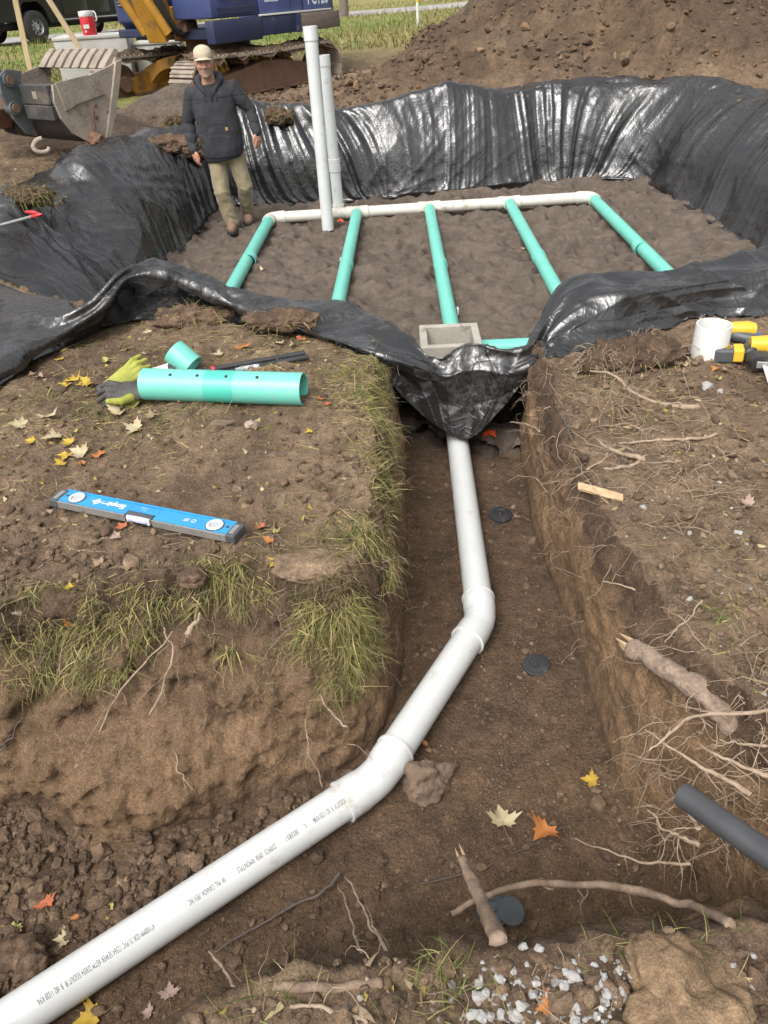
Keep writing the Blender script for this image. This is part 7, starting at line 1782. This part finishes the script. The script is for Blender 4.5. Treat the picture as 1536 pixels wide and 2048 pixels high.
for wv, s in ((-.025, 1), (BW - .01, 1)):
    V = [bl(d, wv, z) for d, z in side] + [bl(d, wv + .035, z) for d, z in side]; n = len(side)
    sp_ = MB().add(V, [tuple(range(n)), tuple(range(2 * n - 1, n - 1, -1))] + [(i, i + n, (i + 1) % n + n, (i + 1) % n) for i in range(n)]).build('side_plate', MUDS, bucket)
    if wv < 0:
        ov = [(.02, .76), (.40, .80), (.56, .56), (.40, .53), (.22, .50), (.06, .44)]; V = [bl(d, wv - .02, z) for d, z in ov] + [bl(d, wv + .0, z) for d, z in ov]; n = len(ov)
        MB().add(V, [tuple(range(n)), tuple(range(2 * n - 1, n - 1, -1))] + [(i, i + n, (i + 1) % n + n, (i + 1) % n) for i in range(n)]).build('wear_patch', MUDS, sp_)
        ed = [(.84, .92), (.74, .62), (.62, .30), (.50, .06), (.44, .03), (.55, .32), (.67, .64), (.76, .90)]; V = [bl(d, wv - .03, z) for d, z in ed] + [bl(d, wv + .04, z) for d, z in ed]; n = len(ed)
        MB().add(V, [tuple(range(n)), tuple(range(2 * n - 1, n - 1, -1))] + [(i, i + n, (i + 1) % n + n, (i + 1) % n) for i in range(n)]).build('cutting_edge', MUDS, sp_)
        for d, z in ((.42, .44), (.40, .30), (.46, .58), (.56, .34)): MB().tube([bl(d, wv - .012, z), bl(d, wv + .0, z)], .016, 10).build('bolt', RUST, sp_)
        ch_ = catmull([(.36, .42), (.34, .30), (.33, .2), (.28, .1), (.27, .06)], 12)
        MB().tube([bl(d, wv - .02 - .006 * (k % 2), z) for k, (d, z) in enumerate(ch_)], [.014 if k % 2 else .009 for k in range(12)], 8).build('chain', RUST, sp_, smooth=True)
# lip and teeth along the top
MB().add([bl(.78, -.02, .84), bl(.78, BW, .84), bl(.84, BW, .93), bl(.84, -.02, .93), bl(.74, -.02, .86), bl(.74, BW, .86), bl(.80, BW, .95), bl(.80, -.02, .95)], [(0, 1, 2, 3), (7, 6, 5, 4), (0, 3, 7, 4), (1, 5, 6, 2), (3, 2, 6, 7), (0, 4, 5, 1)]).build('lip_plate', MUDS, bucket)
for k in range(8):
    w0 = .01 + k * (BW - .12) / 7; V = []
    for d, z, h in ((.74, .82, .10), (.80, .90, .10), (.85, .97, .085), (.885, 1.03, .05)):
        a_ = .0 if z < 1 else .012
        V += [bl(d, w0 + a_, z), bl(d, w0 + .10 - a_, z), bl(d - h, w0 + .10 - a_, z + .02), bl(d - h, w0 + a_, z + .02)]
    Fs = [(4 * i + j, 4 * i + (j + 1) % 4, 4 * i + 4 + (j + 1) % 4, 4 * i + 4 + j) for i in range(3) for j in range(4)] + [(0, 1, 2, 3), (15, 14, 13, 12)]
    MB().add(V, Fs).build('tooth', MUDS, bucket, bevel=.008)
# back plates: dark wear plate, ears with pins, hook, caked mud
for z0, z1 in ((.52, .74), (.34, .51)): MB().add([bl(-.050, .02, z0), bl(-.050, .47, z0), bl(-.050, .47, z1), bl(-.050, .02, z1), bl(-.0, .02, z0), bl(-.0, .47, z0), bl(-.0, .47, z1), bl(-.0, .02, z1)], [(0, 3, 2, 1), (4, 5, 6, 7), (0, 1, 5, 4), (2, 3, 7, 6), (1, 2, 6, 5), (0, 4, 7, 3)]).build('back_plate', DST, bucket, bevel=.008)
MB().add([bl(-.056, .20, .58), bl(-.056, .27, .58), bl(-.056, .27, .67), bl(-.056, .20, .67)], [(0, 1, 2, 3)]).build('maker_plate', MUDS, bucket)
for w0 in (.52, .88):
    ear = [(.06, .88), (-.10, .92), (-.20, .84), (-.22, .66), (-.16, .36), (-.06, .16), (.05, .10), (.02, .40), (.0, .70)]; n = len(ear); V = [bl(d, w0, z) for d, z in ear] + [bl(d, w0 + .05, z) for d, z in ear]
    eo = MB().add(V, [tuple(range(n)), tuple(range(2 * n - 1, n - 1, -1))] + [(i, i + n, (i + 1) % n + n, (i + 1) % n) for i in range(n)]).build('ear_plate', EAR, bucket, bevel=.006)
    for d, z in ((-.11, .80), (-.13, .48)): MB().tube([bl(d, w0 - .03, z), bl(d, w0 + .08, z)], .062, 18).build('pin_boss', EAR, eo, auto=radians(40)); MB().tube([bl(d, w0 - .045, z), bl(d, w0 + .09, z)], .040, 16).build('pin', RUST, eo, auto=radians(40))
hk = [bl(-.06, .30, .12), bl(-.12, .32, .10), bl(-.16, .33, .03), bl(-.13, .30, -.03), bl(-.06, .27, -.03), bl(-.03, .26, .01)]
MB().tube(catmull([list(p) for p in hk], 20), np.linspace(.026, .02, 20), 10).build('hook', MUDS, bucket, smooth=True)
mb = MB(); V_, F_ = ico(4, 5, .35, 1.5); p_ = bl(.32, -.05, .05); mb.add([p_ + Vector(v) * .085 for v in V_ * np.array([1, 1, .8])], [tuple(f) for f in F_]); mo_ = mb.build('mud_lump', RUST, bucket, smooth=True)
# stick reaches from the boom tip down to the ears
tip = XM @ Vector((boom_pts[-1][0] * .88, boom_pts[-1][1], boom_pts[-1][2]))
s0w = bp_(-.13, .72, .48); s1w = bp_(-.11, .72, .80)
up_ = tip - s1w
stick = beam('stick', [wx(s0w + Vector((-.02, -.05, -.10))), wx(s1w + up_ * .12 + Vector((-.10, -.08, 0))), wx(s1w + up_ * .5 + Vector((-.25, -.1, 0))), wx(tip)], [(.13, .12), (.17, .13), (.2, .13), (.14, .13)], RUST, exc)
lk = MB().tube([wx(s1w + Vector((.02, -.06, .40)) + wd_ * -.10), wx(s1w + Vector((.02, -.06, .40)) + wd_ * .25)], .085, 18).build('link_boss', RUST, exc, auto=radians(40))
MB().tube([wx(s1w + Vector((.02, -.06, .40)) + wd_ * -.13), wx(s1w + Vector((.02, -.06, .40)) + wd_ * .28)], .045, 16).build('link_pin', MUDS, lk, auto=radians(40))
beam('bucket_link', [wx(s1w + Vector((.02, -.06, .40))), wx(s1w + up_ * .2 + Vector((.12, 0, .25)))], [(.06, .06), (.06, .06)], RUST, exc); beam('bucket_link', [wx(s1w + Vector((.02, -.06, .40))), wx(s1w)], [(.05, .05), (.05, .05)], RUST, exc)
cy_ = MB().tube([wx(s1w + Vector((.02, -.06, .40))), wx(s1w + up_ * .45 + Vector((.10, -.05, .35)))], .05, 14).build('bucket_cylinder', ALU, exc, auto=radians(40))

# ================================================================== TRUCK
TBK = M('black_paint', (.012, .013, .015), (.016, .017, .019), 4, .18, spec=.7, dirt=(.10, .095, .09), dscale=1.6, damt=.16)
TYR = M('tyre', (.022, .022, .023), (.035, .034, .033), 10, .85, .2, 40)
RIMM = M('wheel_steel', (.45, .46, .47), (.36, .37, .38), 8, .35, metal=.5)
CHR = M('chrome', (.55, .56, .57), (.5, .5, .52), 8, .2, metal=.9)
gy = gz(-9.66, 26)
TO = Vector((-9.70, 26.1, base_z(np.array([-9.7]), np.array([26.1]))[0])); TA = atan2(.86, .51)
trk = empty('truck', TO, (0, 0, TA), 'black pickup truck with chrome wheels parked beyond the concrete tanks', 'truck')
def tb(nm, c, d, mat=TBK, bev=.05, parent=None): return MB().box(c, d, None, bev).build(nm, mat, parent or trk, auto=radians(35))
# local x forward from the rear axle, y left; near side is -y
bd = MB().prism([(-1.15, .55), (-1.15, 1.35), (.95, 1.35), (1.0, 1.30), (1.05, 1.95), (1.75, 2.0), (2.45, 1.95), (3.0, 1.40), (4.75, 1.22), (4.85, .95), (4.85, .50), (4.45, .50), (4.35, .80), (4.10, .98), (3.55, .98), (3.30, .80), (3.2, .50), (.55, .45), (.45, .78), (.25, .98), (-.25, .98), (-.45, .78), (-.55, .55)], -.95, .95).build('body', TBK, trk, bevel=.04)
for x_ in (0, 3.83):
    for y_ in (-.88, .88):
        wl_ = MB().lathe([(.20, -.13), (.33, -.135), (.385, -.11), (.39, 0), (.385, .11), (.33, .135), (.20, .13)], Matrix.Translation((x_, y_, .40)) @ Matrix.Rotation(pi / 2, 4, 'X'), 32).build('wheel', TYR, trk, auto=radians(40))
        MB().lathe([(0, .10), (.07, .11), (.08, .06), (.19, .05), (.225, .12), (.235, .12), (.235, -.12), (0, -.10)], Matrix.Translation((x_, y_, .40)) @ Matrix.Rotation(pi / 2 if y_ < 0 else -pi / 2, 4, 'X'), 24).build('rim', RIMM, wl_, auto=radians(30))
        for k in range(8): a_ = k * pi / 4; MB().tube([(x_ + .14 * cos(a_), y_ - .04 * (1 if y_ < 0 else -1), .40 + .14 * sin(a_)), (x_ + .14 * cos(a_), y_ + (-.075 if y_ < 0 else .075), .40 + .14 * sin(a_))], .026, 8).build('wheel_hole', TYR, wl_)
rb = tb('running_board', (1.95, -1.0, .50), (2.35, .18, .06), DST, .02); tb('board_trim', (1.95, -1.092, .52), (2.3, .012, .03), CHR, .004, rb)
tb('running_board', (1.95, 1.0, .50), (2.35, .18, .06), DST, .02)
for x_, w_ in ((1.55, .95), (2.45, .85)):
    dr = tb('door', (x_, -.957, .98), (w_ - .02, .03, .72), TBK, .012); tb('door_handle', (x_ - .28, -.98, 1.18), (.16, .03, .035), CHR, .008, dr); tb('door_window', (x_, -.90, 1.62), (w_ - .16, .03, .46), GLS, .01, dr)
tb('fuel_flap', (-.75, -.957, 1.1), (.16, .012, .16), TBK, .004)
tb('bumper', (-1.2, 0, .62), (.12, 1.8, .22), CHR, .03); tb('front_bumper', (4.9, 0, .62), (.14, 1.85, .26), CHR, .03)
tb('tail_light', (-1.15, -.80, 1.05), (.03, .16, .30), RED, .008); tb('tail_light', (-1.15, .80, 1.05), (.03, .16, .30), RED, .008)
tb('chassis', (1.8, 0, .42), (5.6, .9, .16), RUB, .02)

# ================================================================== TANKS, JUG, STAKES, POST
TANK = M('tank_concrete', (.48, .47, .44), (.38, .37, .34), 3, .85, .2, 40, dirt=(.24, .22, .19), dscale=2.2, damt=.25)
def tank(px0, px1, pyt, Y, rot, d, label, hole=True):
    p = aty((px0 + px1) / 2, pyt, Y); zg = base_z(np.array([p.x]), np.array([p.y]))[0]; h = p.z - zg
    w0 = (aty(px1, pyt, Y) - aty(px0, pyt, Y)).length
    e = empty('concrete_tank', (p.x, p.y, zg), (0, 0, rot), label, 'concrete tank')
    MB().box((0, 0, h * .46), (w0, d, h * .92), None, .02).build('tank_wall', TANK, e, auto=radians(35)); MB().box((0, 0, h * .955), (w0 + .03, d + .03, h * .075), None, .012).build('tank_lid', TANK, e, auto=radians(35))
    if hole: MB().lathe([(0, .004), (.075, .004), (.085, .0), ], Matrix.Translation((w0 * .28, -d / 2, h * .50)) @ Matrix.Rotation(pi / 2, 4, 'X'), 20).build('pipe_knockout', RUB, e); MB().lathe([(.075, .005), (.075, .014), (.09, .014), (.092, 0)], Matrix.Translation((w0 * .28, -d / 2, h * .50)) @ Matrix.Rotation(pi / 2, 4, 'X'), 20).build('knockout_collar', TANK, e)
    return e, h
tk, th_ = tank(116, 257, 68, 16.2, .10, .9, 'pale concrete tank behind the bucket with a red jug on top')
tk2, _ = tank(272, 362, 80, 16.6, .10, .8, 'lower white concrete tank half hidden by the excavator tracks', False)
# red water jug
p = aty(180, 66, 16.0); zt = tk.location.z + th_ * .99
e = empty('water_jug', (p.x, 16.0, zt), label='red water jug with white lid and handle on the concrete tank', cat='jug')
JR = M('jug_red', (.55, .025, .035), (.50, .02, .03), 8, .4); 
MB().lathe([(0, 0), (.115, 0), (.122, .02), (.122, .26), (.118, .275), (0, .275)], None, 28).build('jug_body', JR, e, auto=radians(40))
MB().lathe([(0, .275), (.122, .275), (.126, .285), (.126, .335), (.118, .355), (.05, .36), (0, .36)], None, 28).build('jug_lid', WHITE, e, auto=radians(40))
MB().tube(catmull([(.10, 0, .34), (.16, -.01, .33), (.175, -.02, .24), (.15, -.02, .20)], 14), .013, 8).build('jug_handle', WHITE, e, smooth=True)
MB().box((0, -.125, .13), (.10, .01, .06), None, .003).build('jug_label', WHITE, e); MB().box((-.02, -.135, .06), (.03, .03, .03), None, .006).build('spigot', WHITE, e)
STK = M('new_lumber', (.52, .40, .24), (.44, .33, .19), 12, .8, .15, 60, stretch=(6, 6, 1))
for (x0, y0, x1, y1), Y, lb in (((22, -40, 56, 118), 14.6, 'pale wooden stake leaning at the far left'), ((60, -60, 150, 82), 15.2, 'longer wooden stake leaning against the concrete tank')):
    a = aty(x0, y0, Y); b = aty(x1, y1, Y); b = b + (b - a).normalized() * .35
    e = empty('wooden_stake', b, label=lb, cat='stake'); M0 = frame((a + b) / 2 - b, b - a, (0, -1, .1)); MB().box((0, 0, 0), ((b - a).length, .085, .035), M0, .004).build('stake_board', STK, e)
p = aty(690, 48, 31); zg = base_z(np.array([p.x]), np.array([31.]))[0]
e = empty('utility_pole', (p.x, 31, zg), label='grey wooden utility pole on the lawn beyond the excavator', cat='pole')
MB().tube([(0, 0, -.3), (0, 0, 2.5), (0, 0, 8)], [.15, .145, .12], 16).build('pole_shaft', WOODP, e, auto=radians(40)); MB().box((0, -.16, 1.0), (.06, .02, .10)).build('pole_tag', ALU, e)
p = aty(836, 46, 24); p0_ = Vector((p.x, 24, base_z(np.array([p.x]), np.array([24.]))[0]))
e = empty('marker_post', p0_, label='thin white marker post with a yellow top by the spoil heap', cat='marker post')
MB().tube([(0, 0, -.2), (-.01, 0, .55)], .035, 12).build('post_shaft', WHITE, e, auto=radians(40)); MB().tube([(-.01, 0, .55), (-.03, 0, 1.3)], .042, 12).build('post_top', YEL, e, auto=radians(40))

# ================================================================== LAWN
rr = np.random.default_rng(9); n = 26000
u_ = rr.uniform(0, 1, n); y = 15 + 26 * u_ ** 1.2; x = rr.uniform(-.46, .30, n) * y
hz, hm, sm = hill(x, y); bare = (1 - sstep(15, 22, y)) * np.where(x < -3.5, 1 - sstep(11, 15, y), 1)
road_ = np.abs(y - 33.4 - .5 * x) < 2.4
ok = (hm < .05) & (bare < .5) & ~road_; x, y = x[ok], y[ok]; n = len(x)
z = ground_z(x, y)[0]; nl = np.clip(.45 + .9 * fbm(x * .35, y * .35, oct=4, seed=41) + .5 * sstep(26, 34, y), 0, 1)
c = np.where((rr.uniform(0, 1, n) < nl * .75)[:, None], STRAW * rr.uniform(.6, 1.2, n)[:, None], LAWN * np.array([1.0, 1.05, .9]) * rr.uniform(.6, 1.2, n)[:, None])
g = blades('lawn_grass', np.stack([x, y, z], 1), rr.normal(0, .35, (n, 3)) + np.array([0, 0, 1]), rr.uniform(.04, .13, n) * (1 + 1.2 * (nl > .6)), rr.uniform(.012, .03, n), rr.uniform(.2, 1.2, n), c, 2, BLADE); g['kind'] = 'stuff'
# ================================================================== at most thing > part > sub-part
bpy.context.view_layer.update()
def reparent(o, p):
    mw = o.matrix_world.copy(); o.parent = p; o.matrix_parent_inverse = Matrix.Identity(4)
    o.matrix_basis = p.matrix_world.inverted() @ mw
for o in list(hs_.children): reparent(o, exc)
bpy.data.objects.remove(hs_)
bpy.context.view_layer.update()
for o in list(COL.objects):
    chain = []; q = o
    while q.parent is not None: q = q.parent; chain.append(q)
    if len(chain) >= 3: reparent(o, chain[-2])
